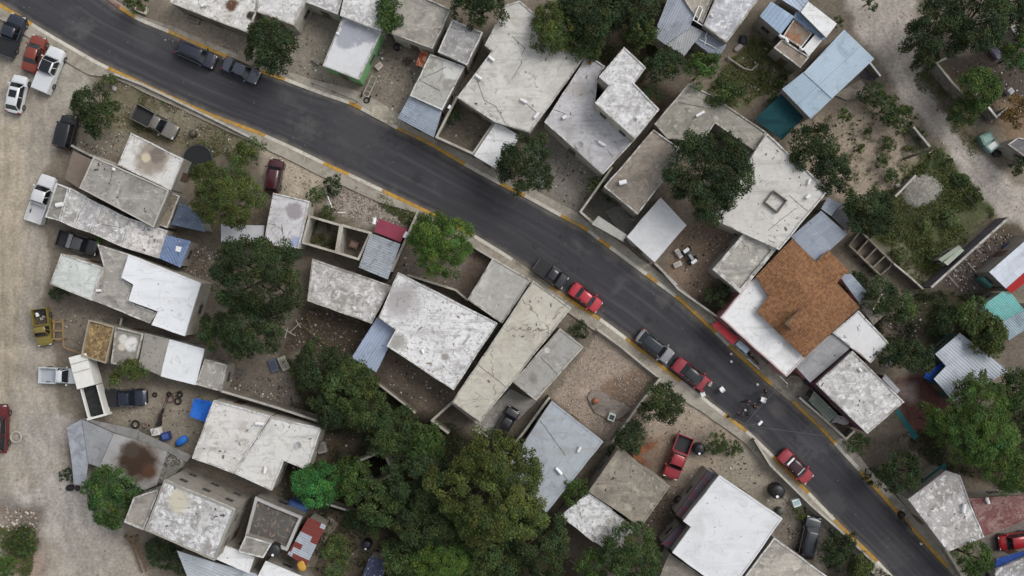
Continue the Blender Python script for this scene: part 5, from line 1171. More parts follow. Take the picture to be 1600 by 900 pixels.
T('bright upright tree between the green walled house and tan roof at the top', 609, 24, 24, 3.8, 'round', ry=30)
T('wide dark tree left of the cream roof at the top edge', 752, 8, 48, 5, 'dark', ry=38)
T('olive tree overhanging the top right corner of the cream roof', 868, 44, 42, 5, 'olive', ry=42, ls=.13)
T('dark tree with drooping leaves against the cream roof corner', 912, 66, 30, 4.6, 'mid')
T('big dark tree at the top edge behind the olive tree', 922, 18, 52, 5.5, 'dark')
T('dark tree at the top edge left of the grey corrugated roof', 985, 10, 42, 5, 'dark')
T('mid green tree above the mottled upper storey', 1000, 50, 26, 4.2, 'mid')
T('dark round tree right of the mottled upper storey', 1040, 100, 28, 4.2, 'dark')
T('round tree below the small corrugated lean-to at the top', 1097, 108, 27, 4.2, 'round')
T('green tree behind the angular grey tan roof', 1137, 142, 28, 3.8, 'mid')
T('low dark tree between the mottled storey and the angular roof', 1018, 145, 18, 3.0, 'dark')
T('dark green pointed tree on the pavement between cream roof and street', 821, 256, 44, 5, 'dark', ry=50, ls=.13)
T('largest round dark tree beside the white roof with the square frame', 1108, 272, 70, 6, 'dark', ry=70, clump=.7)
T('dark tree behind the big white roof, upper of two', 1268, 228, 38, 4.4, 'dark')
T('dark tree behind the big white roof, lower of two', 1298, 270, 33, 4.2, 'dark')
T('dark spreading tree left of the grey rubble heap', 1361, 331, 42, 4.2, 'dark', ry=38)
for i, (x, y, r, l) in enumerate(((1363,148,20,'uppermost bush of the hedge along the dirt road'), (1384,168,22,'second bush down in the hedge along the dirt road'), (1408,184,23,'lowest and widest bush of the hedge along the dirt road'))):
    T(l, x, y, r, 1.8, 'mid', name='hedge_bush', cat='bush', clump=.4)
T('enormous dark tree at the top right, left half of the grove', 1463, 48, 54, 6, 'dark', ry=50, clump=.7)
T('dark tree in the grove at the top right near the edge', 1530, 30, 52, 6, 'dark', clump=.7)
T('dark tree in the very top right corner', 1588, 20, 34, 5, 'dark')
T('low dark tree at the foot of the top right grove', 1448, 88, 24, 4, 'dark')
T('round green tree at the right edge of the picture near the top', 1592, 82, 30, 4, 'round')
T('yellow green tree beside the walled corner on the right', 1530, 138, 33, 4.2, 'round', clump=.6)
T('dark bush just below the walled corner on the right', 1505, 175, 25, 2.8, 'mid')
T('dry brown orange tree at the right edge', 1588, 172, 26, 3, 'brown', gaps=.3)
T('small lone green tree in the sandy yard', 1321, 180, 11, 1.6, 'round', clump=.35)
T('round dark tree beside the grey pickup at the upper left', 148, 170, 39, 4.4, 'dark')
T('tall olive tree beside the black round trampoline', 352, 302, 52, 6, 'olive', ry=58, ls=.12, clump=.6, dens=1.2)
T('olive bush at the top of the tall olive tree near the kerb', 388, 240, 24, 2.6, 'olive', gaps=.3)
T('biggest dark round tree in the left block', 404, 434, 80, 6.5, 'dark', ry=64, clump=.75)
T('dark green tree below the biggest round tree', 392, 514, 54, 5.2, 'dark', ry=48)
T('small dark tree at the end of the narrow house', 338, 517, 30, 4, 'dark')
T('bright green feathery tree beside the street in the middle', 689, 383, 50, 5, 'bright', ry=54, ls=.11, dens=1.2)
T('thin green tree over the dark blue pickup', 202, 586, 36, 3.6, 'olive', ry=20, gaps=.42)
T('dark green tree beside the rusty canvas puddle', 176, 772, 47, 4.4, 'round', ry=47)
T('vivid emerald green tree below the warm white roof', 498, 757, 44, 4, 'emerald', ry=36, ls=.11, dens=1.0, gaps=.25)
T('green tree joined to the right side of the emerald tree', 548, 748, 34, 4, 'round', ry=32, gaps=.1)
T('dark leafy tree left of the plain blue grey metal roof', 500, 572, 44, 4.8, 'dark', ry=40)
T('dark tree below the plain blue grey metal roof', 548, 600, 44, 4.8, 'mid', ry=44)
T('low dark tree above the thin pale wall end', 520, 634, 34, 4, 'dark', gaps=.1)
T('dark tree in the belt of trees left of the small brown yard', 572, 640, 36, 4.6, 'mid')
T('round leafy tree in the belt below the small brown yard', 618, 676, 42, 5, 'mid')
T('dark tree in the belt touching the walled yard corner', 660, 690, 34, 4.6, 'round')
T('shaded tree between the open block room and the big olive crown', 655, 745, 50, 5, 'dark')
T('broken crowned tree below the open block room', 600, 785, 44, 4.4, 'mid', gaps=.12)
T('giant olive green tree at the bottom centre', 768, 762, 90, 7.5, 'olive', ry=94, clump=.7, dens=1.1)
T('dark tree under the left side of the giant olive tree', 672, 822, 56, 5, 'dark')
T('feathery green tree at the bottom edge left of centre', 690, 880, 52, 4.6, 'bright', ls=.12, gaps=.1)
T('dark low tree at the bottom beside the navy shed roof', 628, 868, 34, 4, 'mid')
T('dark tree at the bottom edge under the giant olive tree', 765, 878, 54, 5, 'mid')
T('dark round tree right of the giant olive tree at the bottom', 842, 848, 50, 5, 'dark', ry=54)
T('small tree between the light blue grey roof and the worn white roof', 897, 766, 22, 3.4, 'round', clump=.4)
T('dark green tree at the bottom edge over the worn white rear roof', 986, 866, 50, 4.8, 'mid', ry=48)
T('young green tree at the bottom edge left of the worn white rear roof', 925, 880, 26, 3.6, 'round')
T('dark round tree at the corner of the rubble lot', 1034, 630, 34, 4.2, 'dark')
T('small dark tree in the gap above the tan roof', 985, 682, 26, 3.4, 'dark', gaps=.1)
T('dark green tree at the left side of the pale bare crown', 1404, 738, 34, 3.8, 'dark', ry=34)
T('huge light green feathery tree at the right edge', 1528, 662, 74, 6.5, 'light', ry=64, ls=.12, clump=.6, dens=1.15)
T('dark green tree above the huge feathery tree at the right edge', 1592, 610, 40, 5.2, 'mid')
T('bushy green tree at the right edge below the huge feathery tree', 1580, 728, 46, 5, 'light', ls=.12)
T('thin pale crowned tree left of the huge feathery tree', 1462, 662, 30, 4, 'olive', gaps=.42)
T('bare thin tree spreading over the white sheet roof', 1512, 596, 34, 4.4, 'olive', gaps=.6, dens=.6)
T('dark tree beside the blue roof in the lower right corner', 1524, 874, 30, 3.6, 'round')
T('dark tree between the patio and the white sheet roof', 1424, 556, 36, 4, 'dark', ry=28)
T('dark small tree behind the shadow stained white roof', 1388, 552, 20, 3.2, 'dark')
T('dark tree below the unfinished foundation', 1372, 462, 30, 3, 'dark', gaps=.2)
T('wide olive tree between the teal roof and the white sheet roof', 1518, 492, 34, 4, 'olive', ry=26)
T('olive tree sloping down towards the white sheet roof', 1545, 528, 30, 3.8, 'olive')
T('dark tree left of the olive tree by the teal roof', 1476, 496, 26, 3.6, 'dark', gaps=.15)
T('dark climbing bush beside the foundation and long wall', 1408, 478, 26, 2.8, 'mid', gaps=.2)
T('olive tree beside the tan concrete pad near the bottom', 524, 858, 24, 3, 'olive', gaps=.1)
T('second olive tree at the bottom edge below the tan pad', 528, 898, 22, 3, 'olive')
T('dark bush above the black water tank at the bottom', 562, 812, 26, 2.4, 'dark')
T('dark bush right of the black water tank at the bottom', 590, 822, 20, 2.4, 'mid')
T('dark scrubby tree at the bottom edge by the beige flat roof', 1302, 868, 24, 2.6, 'dark', gaps=.2)
T('grey green bush at the bottom kerb', 1345, 888, 24, 2.2, 'olive', gaps=.3)
T('dark bush beside the black pickup in the lower yard', 1318, 846, 18, 1.8, 'dark', gaps=.2)
T('dark garden bush between the beige roof and the tiled house', 1122, 462, 20, 1.8, 'dark', gaps=.2)
T('dark bush at the right edge beside the dirt road', 1592, 256, 16, 2.0, 'dark')
T('bush at the top edge where the dirt road begins', 1362, 2, 15, 2, 'mid', clump=.4)
S_ = shrub
S_('dark shrub under the left corner of the greenish white roof', 92, 456, 15, 'dark', .8)
S_('dark shrub at the left foot of the canvas shelter', 104, 742, 12, 'dark')
S_('left low shrub in the corner of the street front stony lot', 494, 308, 16, 'mid', 1.2)
S_('palm like shrub near the rail fence of the stony lot', 520, 290, 17, 'dark', 1.2)
S_('round shrub beside the left roofless room', 512, 334, 14, 'mid', .8)
S_('shrub climbing the inner wall of the small walled yard', 711, 182, 13, 'dark', 1.6, ry=18)
S_('small shrub in the corner beside the brown grey roof', 930, 290, 15, 'mid', 1.2)
S_('shrub growing between the old black pickup and the grey roof', 158, 372, 10, 'bright', 1.4)
S_('bushy plant beside the black round tank on the dirt lot', 1120, 692, 19, 'mid', 1.2)
S_('leafy plant with broad leaves at the kerb of the dirt lot', 1146, 700, 14, 'mid', .9)
S_('shrub in the strip at the top of the sandy yard beside the metal roof', 1310, 34, 9, 'mid', 1.0)
S_('kerbside shrub opposite the faded red sedan', 1340, 694, 19, 'mid', 1.0)
S_('small bush between the sandy yard and the tree', 1390, 226, 12, 'olive', .6)
S_('weedy bush in the middle of the sandy yard', 1358, 205, 7, 'olive', .5)
S_('bush beside the rubble bank in the bottom left', 38, 846, 24, 'mid', .8)
S_('bush at the bottom left edge of the picture', 8, 884, 20, 'bright', .8)
S_('dark plants below the tall grey house', 250, 862, 26, 'dark', 1.0, gaps=.2)
S_('more dark plants below the tall grey house near the lean-to', 285, 878, 22, 'dark', 1.0, gaps=.2)
S_('weedy shrub on the verge at the corner of the concrete apron', 172, 128, 14, 'olive', .7)
S_('weed clump beside the white bucket in the lower yard', 1250, 800, 13, 'olive', .5)
S_('low bush against the teal strip cover', 1362, 745, 14, 'dark', 1.0)
S_('garden bush behind the front yard wall', 962, 312, 16, 'dark', .9, gaps=.3)
S_('bushes filling the small dark court beside the long beige roof', 905, 515, 16, 'dark', .8, gaps=.35)
S_('bush in the dark gap between the rubble lot wall and tan roof', 960, 712, 14, 'dark', 1.2)
S_('garden bushes behind the tiled house', 1340, 440, 18, 'dark', 1.0, gaps=.3)

for x, y, r, k, l in ((1436,212,13,'mid','small bush at the lower end of the hedge beside the short roadside wall'),(1478,252,12,'mid','bush beside the wooden pole at the edge of the dirt road'),(1500,280,14,'mid','bush half way down the dirt road edge of the overgrown lot'),(1524,306,14,'mid','bush near the lower end of the overgrown lot road edge'),(1376,252,12,'olive','low scrub between the sandy yard and the rubble heap'),(1392,275,14,'mid','scrub above the spreading tree in the overgrown lot'),(1345,232,8,'olive','tiny scrub clump in the middle of the sandy yard'),(1425,232,10,'olive','scrub beside the leaning pole end'),(1440,352,14,'grass','grassy clump in the middle of the overgrown lot'),(1482,340,16,'grass','larger grassy clump right of the middle of the overgrown lot'),(1408,398,13,'grass','grassy clump by the foundation wall in the overgrown lot'),(1460,396,12,'grass','grassy clump beside the grey green gabled shed'),(1222,128,12,'mid','bush squeezed under the light blue roof corner'),(1192,120,14,'olive','scrub in the garden above the angular roof'),(1210,150,12,'mid','bush beside the dark teal shade cloth')):
    S_(l, x, y, r, k, .6, gaps=.3)
# weeds and grass: ground cover nobody could count
def cover(name, label, poly, n, kind='grass', hmax=.18, ls=.07, thr=.45, sc_=3.0, seed=1, flat=False):
    xs = [p[0] for p in poly]; ys = [p[1] for p in poly]
    px = rng.uniform(min(xs), max(xs), n*3); py = rng.uniform(min(ys), max(ys), n*3)
    d = sdist(px, py, poly)+(fbm(px, py, 22, seed)-.5)*24
    k = (d < 0) & (fbm(px*S0, py*S0, sc_*.6, seed+9) > thr+rng.uniform(-.06, .16, len(px))+.01)
    px, py = px[k][:n], py[k][:n]; m = len(px)
    if m < 5: return
    P = np.stack([(px-800)*S0, (450-py)*S0, rng.uniform(.0, hmax, m)], 1)
    Nn = rng.normal(size=(m, 3))*.6+np.array([0, 0, .6]); Nn /= np.linalg.norm(Nn, axis=1)[:, None]
    t = (.55+.9*fbm(px*S0, py*S0, 1.1, seed+3))*rng.uniform(.6, 1.4, m); hue = rng.normal(.03, .12, m)
    tone = np.stack([t*(1+hue*1.5), t, t*(1-hue)], 1)
    o = leaves_mesh(name, P, Nn, ls*rng.uniform(.5, 1.5, m), np.clip(tone, .05, 3), LM[kind], None, .4)
    tag(o, label, 'ground cover', kind='stuff')
cover('weeds', 'weeds covering the overgrown lot beside the rubble heap', [(1330,325),(1400,292),(1462,232),(1552,330),(1480,400),(1445,450),(1395,412)], 26000, 'grass', .3, .10, .38)
cover('weeds', 'weeds on the verge of the dirt road by the walled corner', [(1420,120),(1470,100),(1545,262),(1530,270),(1475,180)], 5000, 'grass', .25, .10, .5)
cover('weeds', 'thin weeds on the verge with the grey pickup', [(178,115),(400,215),(395,262),(300,235),(190,200)], 9000, 'olive', .15, .07, .50)
cover('weeds', 'weeds in the small garden left of the tan patio roof', [(1180,50),(1235,85),(1215,140),(1150,170),(1110,130)], 7000, 'grass', .3, .09, .45)
cover('weeds', 'grass strip between the stony lot and the tree by the street', [(590,302),(655,335),(648,358),(600,325)], 3000, 'grass', .2, .07, .42)
cover('weeds', 'weeds inside the left roofless room', [(488,345),(530,356),(524,390),(478,376)], 2200, 'grass', .3, .08, .3)
cover('undergrowth', 'dark undergrowth beneath the belt of trees in the lower middle', [(440,560),(590,590),(680,660),(820,690),(860,800),(910,960),(560,960),(470,850),(430,740),(450,650)], 26000, 'dark', .5, .12, .42)
cover('undergrowth', 'undergrowth between the roofs at the top', [(900,-20),(1060,-20),(1030,60),(1000,170),(930,90)], 6000, 'dark', .5, .12, .4)
cover('undergrowth', 'undergrowth on the right behind the tiled house', [(1330,400),(1450,455),(1560,460),(1560,540),(1470,560),(1400,560),(1340,480)], 12000, 'dark', .4, .11, .50)
cover('undergrowth', 'undergrowth beneath the trees on the right edge', [(1400,690),(1620,600),(1620,780),(1480,740)], 9000, 'dark', .5, .12, .45)
cover('undergrowth', 'undergrowth in the shady plot at the bottom right kerb', [(1300,815),(1390,900),(1400,960),(1280,960),(1290,860)], 6000, 'dark', .35, .10, .42)
cover('weeds', 'weeds at the edge of the rubble bank', [(0,820),(60,830),(50,900),(0,900)], 4000, 'grass', .3, .1, .42)
cover('weeds', 'small weeds scattered in the sandy yard', [(1250,200),(1340,160),(1430,205),(1455,240),(1390,300),(1330,310)], 9000, 'grass', .18, .08, .54, 1.6)
# ---------------------------------------------------------------- small things
def stones(name, label, poly, n, smin, smax, cols, seed=1, cl=.0):
    r = np.random.default_rng(seed); xs = [p[0] for p in poly]; ys = [p[1] for p in poly]
    px = r.uniform(min(xs), max(xs), n*4); py = r.uniform(min(ys), max(ys), n*4)
    k = sdist(px, py, poly) < 0
    if cl: k &= fbm(px*S0, py*S0, 1.6, seed) > cl
    px, py = px[k][:n], py[k][:n]
    V_, F_, MI = [], [], []
    base = np.array([(1,0,0),(-1,0,0),(0,1,0),(0,-1,0),(0,0,1),(0,0,-1)], float); fc = [(0,2,4),(2,1,4),(1,3,4),(3,0,4),(2,0,5),(1,2,5),(3,1,5),(0,3,5)]
    for x, y in zip(px, py):
        s = smin+(smax-smin)*r.uniform()**3; a = r.uniform(0, 6.28); v = base*r.uniform(.6, 1.2, (6, 1))*np.array([s, s*r.uniform(.5, 1), s*r.uniform(.35, .7)])
        c_, s_ = math.cos(a), math.sin(a); v = np.stack([v[:, 0]*c_-v[:, 1]*s_, v[:, 0]*s_+v[:, 1]*c_, v[:, 2]], 1)
        w = W(x, y); o = len(V_); V_ += [(w[0]+p[0], w[1]+p[1], .02+s*.2+p[2]) for p in v]; F_ += [tuple(o+i for i in f) for f in fc]; MI += [int(r.integers(len(cols)))]*8
    me = bpy.data.meshes.new(name); me.from_pydata(V_, [], F_)
    for c in cols: me.materials.append(simple('stone', c, .9))
    me.polygons.foreach_set('material_index', MI); o = bpy.data.objects.new(name, me); C.objects.link(o)
    tag(o, label, 'rubble', kind='stuff')
SC = [(150,140,128),(120,110,98),(182,174,162),(136,112,94)]
stones('rubble', 'broken bricks and stones strewn over the walled rubble lot', [(936,515),(1030,592),(957,692),(862,622)], 7000, .02, .09, [(180,168,154),(156,140,124),(196,188,178),(132,120,108)], 2, .40)
stones('gravel', 'gravel and broken stones on the street front lot', [(530,280),(655,332),(635,350),(560,350),(515,330)], 1500, .04, .16, SC, 3, .40)
stones('stones', 'loose stones on the weedy verge', [(180,118),(400,218),(395,260),(300,235),(190,205)], 420, .05, .2, SC, 4, .45)
stones('rubble', 'heap of stones and litter in the bottom left corner', [(0,790),(60,800),(60,840),(0,850)], 420, .06, .3, SC, 5)
stones('stones', 'stones scattered on the left dirt road', [(60,600),(110,700),(140,780),(230,900),(20,900),(20,700)], 500, .03, .12, SC, 6)
stones('stones', 'stones scattered on the right dirt road', RIGHT_ROAD, 500, .03, .12, SC, 7)
stones('stones', 'dark clods and stones scattered in the sandy yard', [(1240,195),(1340,160),(1430,205),(1455,240),(1390,300),(1330,310)], 500, .04, .18, [(80,66,52),(150,140,126),(60,52,42)], 8)
stones('litter', 'small litter and stones on the bare yards at the left', [(85,480),(190,490),(165,590),(130,560)], 300, .04, .14, [(190,184,176),(110,92,80),(70,60,54)], 9)
stones('litter', 'litter in the yard under the big dark tree', [(1040,370),(1112,345),(1155,380),(1090,470)], 260, .04, .16, [(190,184,176),(90,78,68),(60,54,50)], 10)
stones('litter', 'litter behind the speckled white roof', [(480,480),(600,505),(560,570),(445,545)], 420, .05, .22, [(120,112,104),(90,70,56),(170,164,156)], 11)
stones('litter', 'white and dark scraps lying on the asphalt', [(600,190),(900,350),(1110,530),(1210,620),(1400,830),(1330,840),(1100,610),(800,395),(560,240)], 150, .03, .10, [(200,198,194),(40,38,38),(150,148,146)], 12)
stones('litter', 'household litter around the houses at the right', [(1560,355),(1470,440),(1530,470),(1600,390)], 320, .05, .2, [(180,176,170),(96,70,60),(60,56,56)], 13)
stones('litter', 'garden litter between the roofs at the top right', [(1190,60),(1235,90),(1222,130),(1150,170),(1120,130)], 300, .05, .25, [(186,180,172),(70,60,54),(120,108,96)], 14)
stones('litter', 'scraps lying in the yard of the red pickup', [(985,655),(1060,600),(1190,700),(1110,800),(1040,770)], 380, .04, .15, [(200,190,176),(110,86,66),(70,60,50)], 15)
stones('litter', 'scrap under the trees at the bottom left of centre', [(440,640),(560,690),(480,740),(600,900),(430,860)], 320, .05, .22, [(150,144,136),(90,74,62),(60,54,50)], 16)
stones('litter', 'scraps in the dark alley beside the tan roof', [(1040,760),(1075,830),(1010,880),(990,840)], 200, .05, .2, [(160,154,146),(90,60,56),(50,46,46)], 17)
stones('stones', 'stones along the edge of the concrete lot with the maroon car', [(410,225),(540,285),(500,330),(410,300)], 240, .04, .14, SC, 18, .45)
# heap of grey rubble
bm = bmesh.new(); c = W(1438, 298); n = 26; rings = []
for j, f in enumerate((1, .8, .6, .4, .2, .04)):
    rings.append([bm.verts.new((c[0]+2.5*f*math.cos(2*math.pi*k/n)*(1+.12*math.sin(3*2*math.pi*k/n+1)), c[1]+2.1*f*math.sin(2*math.pi*k/n)*(1+.14*math.sin(2*2*math.pi*k/n)), .04+.55*(1-f)**.7+(random.uniform(-.05, .05) if j else -.1))) for k in range(n)])
for a, b in zip(rings, rings[1:]):
    for k in range(n): bm.faces.new((a[k], a[(k+1) % n], b[(k+1) % n], b[k]))
bm.faces.new(rings[-1])
tag(mk('rubble_heap', bm, surf('rubble_grey', (150,146,138), [(3,.5,.08,(118,114,106)),(8,.6,.05,(176,172,164))], bump=.8), None, True), 'rounded heap of grey rubble in the overgrown lot', 'heap')

def cyl_tank(label, px, py, r, h=1.3, col=(24,24,28), lid=True, name='water_tank', cat='water tank', z=0, lidcol=None):
    rm = r*S0; w = W(px, py, z+h); root = empty(name, (w[0], w[1], z), 0, label, cat)
    bm = bmesh.new(); lathe(bm, [(rm*.96, -.02), (rm, .08), (rm*.98, h*.3), (rm, h*.33), (rm*.98, h*.6), (rm, h*.63), (rm*.97, h*.84), (rm*.8, h*.95), (rm*.35, h)], (w[0], w[1], z), 28)
    mk('tank_body', bm, simple('tank', col, .45), root, True)
    if lid:
        bm = bmesh.new(); lathe(bm, [(rm*.34, h-.01), (rm*.34, h+.06), (rm*.26, h+.09)], (w[0], w[1], z), 18); mk('lid', bm, simple('tank_lid', lidcol or col, .5), root)
        bm = bmesh.new(); lathe(bm, [(rm*.2, h*.9), (rm*.2, h*.99)], (w[0]-rm*.1, w[1]-rm*.62, z), 10); mk('valve_cap', bm, M_PIPE, root)
    return root
cyl_tank('large black round water tank in the lower yard beside the front wall', 1216, 769, 11.5, 1.4)
cyl_tank('black round water tank with a white cap on the red pickup lot', 1094, 703, 9.5, 1.3)
cyl_tank('dark barrel in the gap beside the purple grey wing', 1062, 783, 6, 1.0, (30,30,34))
cyl_tank('black open water tank on the corner of the grey littered roof', 427, 861, 10, 1.1, (36,38,38), z=3.0)
cyl_tank('black water tank beside the navy shed roof', 572, 853, 8, 1.3, (30,28,40))
cyl_tank('rusty brown drum in the weedy lot right of the grey pickup', 299, 208, 5.5, .9, (70,62,54), False, 'drum', 'drum')
cyl_tank('grey barrel beside the black water tank in the lower yard', 1220, 800, 6, .9, (72,72,64), False, 'drum', 'drum')
cyl_tank('orange clay pot standing on the slab in the rubble lot', 931, 627, 4.5, .7, (150,86,60), False, 'clay_pot', 'pot')
cyl_tank('dark barrel on the pavement by the stepped front wall', 1411, 805, 4.5, .9, (34,28,26), False, 'drum', 'drum')
cyl_tank('dark drum under the tan roof corner near the top', 619, 72, 5, .9, (34,34,38), False, 'drum', 'drum')
# tyres
def tyre(label, px, py, r=.34, col=None):
    w = W(px, py, .1); bm = bmesh.new(); N1, N2 = 22, 8; rg = []
    for i in range(N1):
        a = 2*math.pi*i/N1; rg.append([bm.verts.new((w[0]+(r-.1+.1*math.cos(2*math.pi*k/N2))*math.cos(a), w[1]+(r-.1+.1*math.cos(2*math.pi*k/N2))*math.sin(a), .12+.11*math.sin(2*math.pi*k/N2))) for k in range(N2)])
    for i in range(N1):
        for k in range(N2): bm.faces.new((rg[i][k], rg[(i+1) % N1][k], rg[(i+1) % N1][(k+1) % N2], rg[i][(k+1) % N2]))
    bmesh.ops.recalc_face_normals(bm, faces=bm.faces)
    o = mk('old_tyre', bm, simple('old_tyre', col or (38,34,34), .85), None, True); tag(o, label, 'tyre', 'old tyres lying in yards')
tyre('thin dark tyre nearest the dark railing top in the concrete yard', 281, 617, .36); tyre('round dark tyre just below another in the concrete yard', 278, 627, .42)
tyre('reddish tyre lying left of the two dark tyres', 266, 623, .5, (110,76,70)); tyre('dark tyre near the dark end of the railing', 264, 616, .3)
tyre('dark tyre outside the railing beside the pickup nose', 242, 617, .3); tyre('tyre with white rubbish inside below the blue pickup', 212, 663, .5)
tyre('small tyre with white centre beside the railing foot', 227, 664, .34, (120,100,92)); tyre('tyre at the street end of the dirt yard cart', 573, 157, .38)
tyre('tyre behind the black water tank at the bottom', 590, 861, .4, (90,80,72)); tyre('second tyre behind the black water tank at the bottom', 600, 861, .4, (90,80,72))
tyre('pale ring left on the ground at the bottom left', 100//4, 683, .7, (170,164,154))
# trampoline
w = W(309, 250, .8); root = empty('trampoline', (w[0], w[1], 0), 0, 'large black round trampoline beside the tall olive tree', 'trampoline'); rt = 1.62
bm = bmesh.new(); lathe(bm, [(rt*.97, .77), (rt*.97, .80)], (w[0], w[1], 0), 40); mk('mat', bm, simple('tramp_mat', (22,24,28), .8), root)
bm = bmesh.new(); pts = [(w[0]+rt*math.cos(2*math.pi*k/40), w[1]+rt*math.sin(2*math.pi*k/40), .82) for k in range(41)]; tube(bm, pts, .06, 8, False); mk('frame', bm, simple('tramp_rim', (52,58,66), .5), root)
for k in range(6):
    a = k*math.pi/3; bm = bmesh.new(); tube(bm, [(w[0]+rt*math.cos(a), w[1]+rt*math.sin(a), 0), (w[0]+rt*math.cos(a), w[1]+rt*math.sin(a), 2.1 if k % 2 else .8)], .035, 6); mk('leg', bm, M_STEEL, root)
# white plastic chairs
def chair_proto():
    root = empty('plastic_chair'); root['category'] = 'chair'; root['group'] = 'white plastic chairs around the street'
    bm = bmesh.new(); box(bm, (0, 0, .44), (.46, .46, .05)); mk('seat', bm, M_PIPE, root, False, True)
    bm = bmesh.new(); pts = [(-.22, .22), (-.27, .12), (-.28, 0), (-.27, -.12), (-.22, -.22)]
    for (x1, y1), (x2, y2) in zip(pts, pts[1:]): box(bm, ((x1+x2)/2-.02, (y1+y2)/2, .66), (.04, math.hypot(x2-x1, y2-y1)+.02, .42), math.atan2(y2-y1, x2-x1)-math.pi/2)
    mk('backrest', bm, M_PIPE, root, False, True)
    for s in (-1, 1):
        bm = bmesh.new(); box(bm, (-.02, s*.26, .64), (.46, .06, .04)); box(bm, (.18, s*.26, .54), (.04, .045, .18)); mk('armrest', bm, M_PIPE, root, False, True)
        for t in (-1, 1):
            bm = bmesh.new(); tube(bm, [(t*.19, s*.2, .43), (t*.24, s*.25, 0)], [.025, .02], 6); mk('leg', bm, M_PIPE, root, False, True)
    return root
cp_ = chair_proto(); freeze(cp_)
for i, (x, y, a, l) in enumerate(((1128,608,40,'white plastic chair on the asphalt in front of the dark roofed red car'), (1098,615,20,'white plastic chair at the kerb beside the nose of the dark roofed red car'), (1192,624,75,'white plastic chair in the road nearest the far kerb'), (1200,616,-30,None), (1129,553,120,None), (1186,631,10,None), (1089,397,0,None), (1258,482,0,None))):
    if l is None: continue
    o = cp_ if i == 0 else copy_tree(cp_)
    o.location = (*W(x, y, .45)[:2], .1 if x < 1088 or x > 1091 else 0); o.rotation_euler = (0, 0, R(a)); o['label'] = l
# sacks, boxes
def lump(name, label, cat, px, py, sx, sy, sz, col, rz=0, z=0, mat=None, hang=None):
    w = W(px, py, z+sz); bm = bmesh.new(); bmesh.ops.create_icosphere(bm, subdivisions=2, radius=1)
    for v in bm.verts:
        f = 1+random.uniform(-.1, .1); v.co = Vector((math.copysign(abs(v.co.x)**.7, v.co.x)*sx/2*f, math.copysign(abs(v.co.y)**.7, v.co.y)*sy/2*f, max(-.4, v.co.z)*sz*.6*f+sz*.4))
    bmesh.ops.rotate(bm, verts=bm.verts, cent=(0, 0, 0), matrix=Matrix.Rotation(R(rz), 3, 'Z')); bmesh.ops.translate(bm, verts=bm.verts, vec=(w[0], w[1], z))
    return tag(mk(name, bm, mat or simple(name, col, .6), None, True), label, cat)
for x, y, s, l in ((1180,637,.5,'dark red bundle in the road beside the dark bag'),(1161,628,.4,'small black bag left of the group on the road'),(1170,648,.5,'dark bundle on the road near the kerb end'),(1138,651,.5,'black sack standing at the foot of the street lamp')):
    lump('bag', l, 'bag', x, y, s*.8, s*.6, .25, (60,30,34) if 'red' in l else (24,24,28))
for x, y, l in ((1165,641,'pale bucket on the asphalt near the lower kerb'),(1143,565,'white bucket on the asphalt beside the awning'),(1143,553,'cream bucket at the kerb beside the awning'),(1185,665,None),(1184,601,'small white bucket at the far kerb in the road'),(624,74,'white pail beside the dark drum in the yard near the top'),(597,91,'white pail in the side strip of the green walled house'),(1412,797,'white pail beside the dark barrel at the lower right kerb'),(1491,879,'white pail at the bottom right kerb end'),(1440,850,'white pail lying at the lower right kerb')):
    if l: cyl_tank(l, x, y, 2.1, .3, (206,204,200), False, 'bucket', 'bucket')
def boxthing(name, label, cat, px, py, sx, sy, h, col, rz=0, parts=True, z=0, lidc=None):
    w = W(px, py, z+h); root = empty(name, (w[0], w[1], z), 0, label, cat); bm = bmesh.new(); box(bm, (w[0], w[1], z+h/2), (sx, sy, h), R(rz)); bmesh.ops.bevel(bm, geom=bm.edges[:], offset=.03, segments=2, affect='EDGES'); mk('casing', bm, simple(name, col, .5), root)
    bm = bmesh.new(); box(bm, (w[0], w[1], z+h+.02), (sx*.7, sy*.6, .04), R(rz)); mk('lid', bm, simple(name+'_lid', lidc or tuple(int(v*.8) for v in col), .5), root); return root
boxthing('washing_machine', 'white washing machine with dark lid in the left concrete yard', 'appliance', 242, 675, .95, .8, .9, (214,212,208), 10, lidc=(190,186,182))
boxthing('crate', 'dark blue plastic crate heap beside the white washing machine', 'crate', 258, 682, 1.0, .9, .6, (38,54,110), 15, lidc=(70,90,150))
lump('tarp_bundle', 'bright blue tarp bundle near the house wall in the left yard', 'tarp', 282, 690, 1.6, .9, .6, (36,110,196), 35)
boxthing('washing_machine', 'white square washing machine in the lower yard by the wall', 'appliance', 1245, 786, .85, .85, .85, (214,220,218), 20, lidc=(150,176,176))
boxthing('stone_bench', 'short grey stone bench in the dirt yard below the rail fence', 'bench', 493, 95, 1.0, .4, .45, (150,144,132), -35)
boxthing('basin', 'white wash basin on the slab in the rubble lot', 'basin', 956, 652, .75, .85, .8, (206,218,210), -20, lidc=(60,66,62))
boxthing('crate', 'small pinkish crate in the side strip of the green walled house', 'crate', 592, 103, .8, .6, .5, (206,190,184), 40)
boxthing('crate', 'grey crate in the side strip near the tree at the top', 'crate', 595, 79, .6, .7, .5, (130,124,116), 20)
boxthing('table', 'brown wooden table inside the right roofless room', 'table', 553, 382, 1.0, .8, .75, (110,84,74), -20, lidc=(136,106,92))
boxthing('table', 'white garden table on the terrace beside the tree at the top right edge', 'table', 1580, 142, .6, .6, .7, (170,170,176), 40)
boxthing('crate', 'white box in the backyard by the short wall on the right', 'crate', 1404, 290, .45, .35, .35, (196,190,180), 20)
boxthing('dog_house', 'grey white shed box beside the emerald tree', 'box', 502, 700, 1.0, 1.2, .8, (140,136,128), 15)
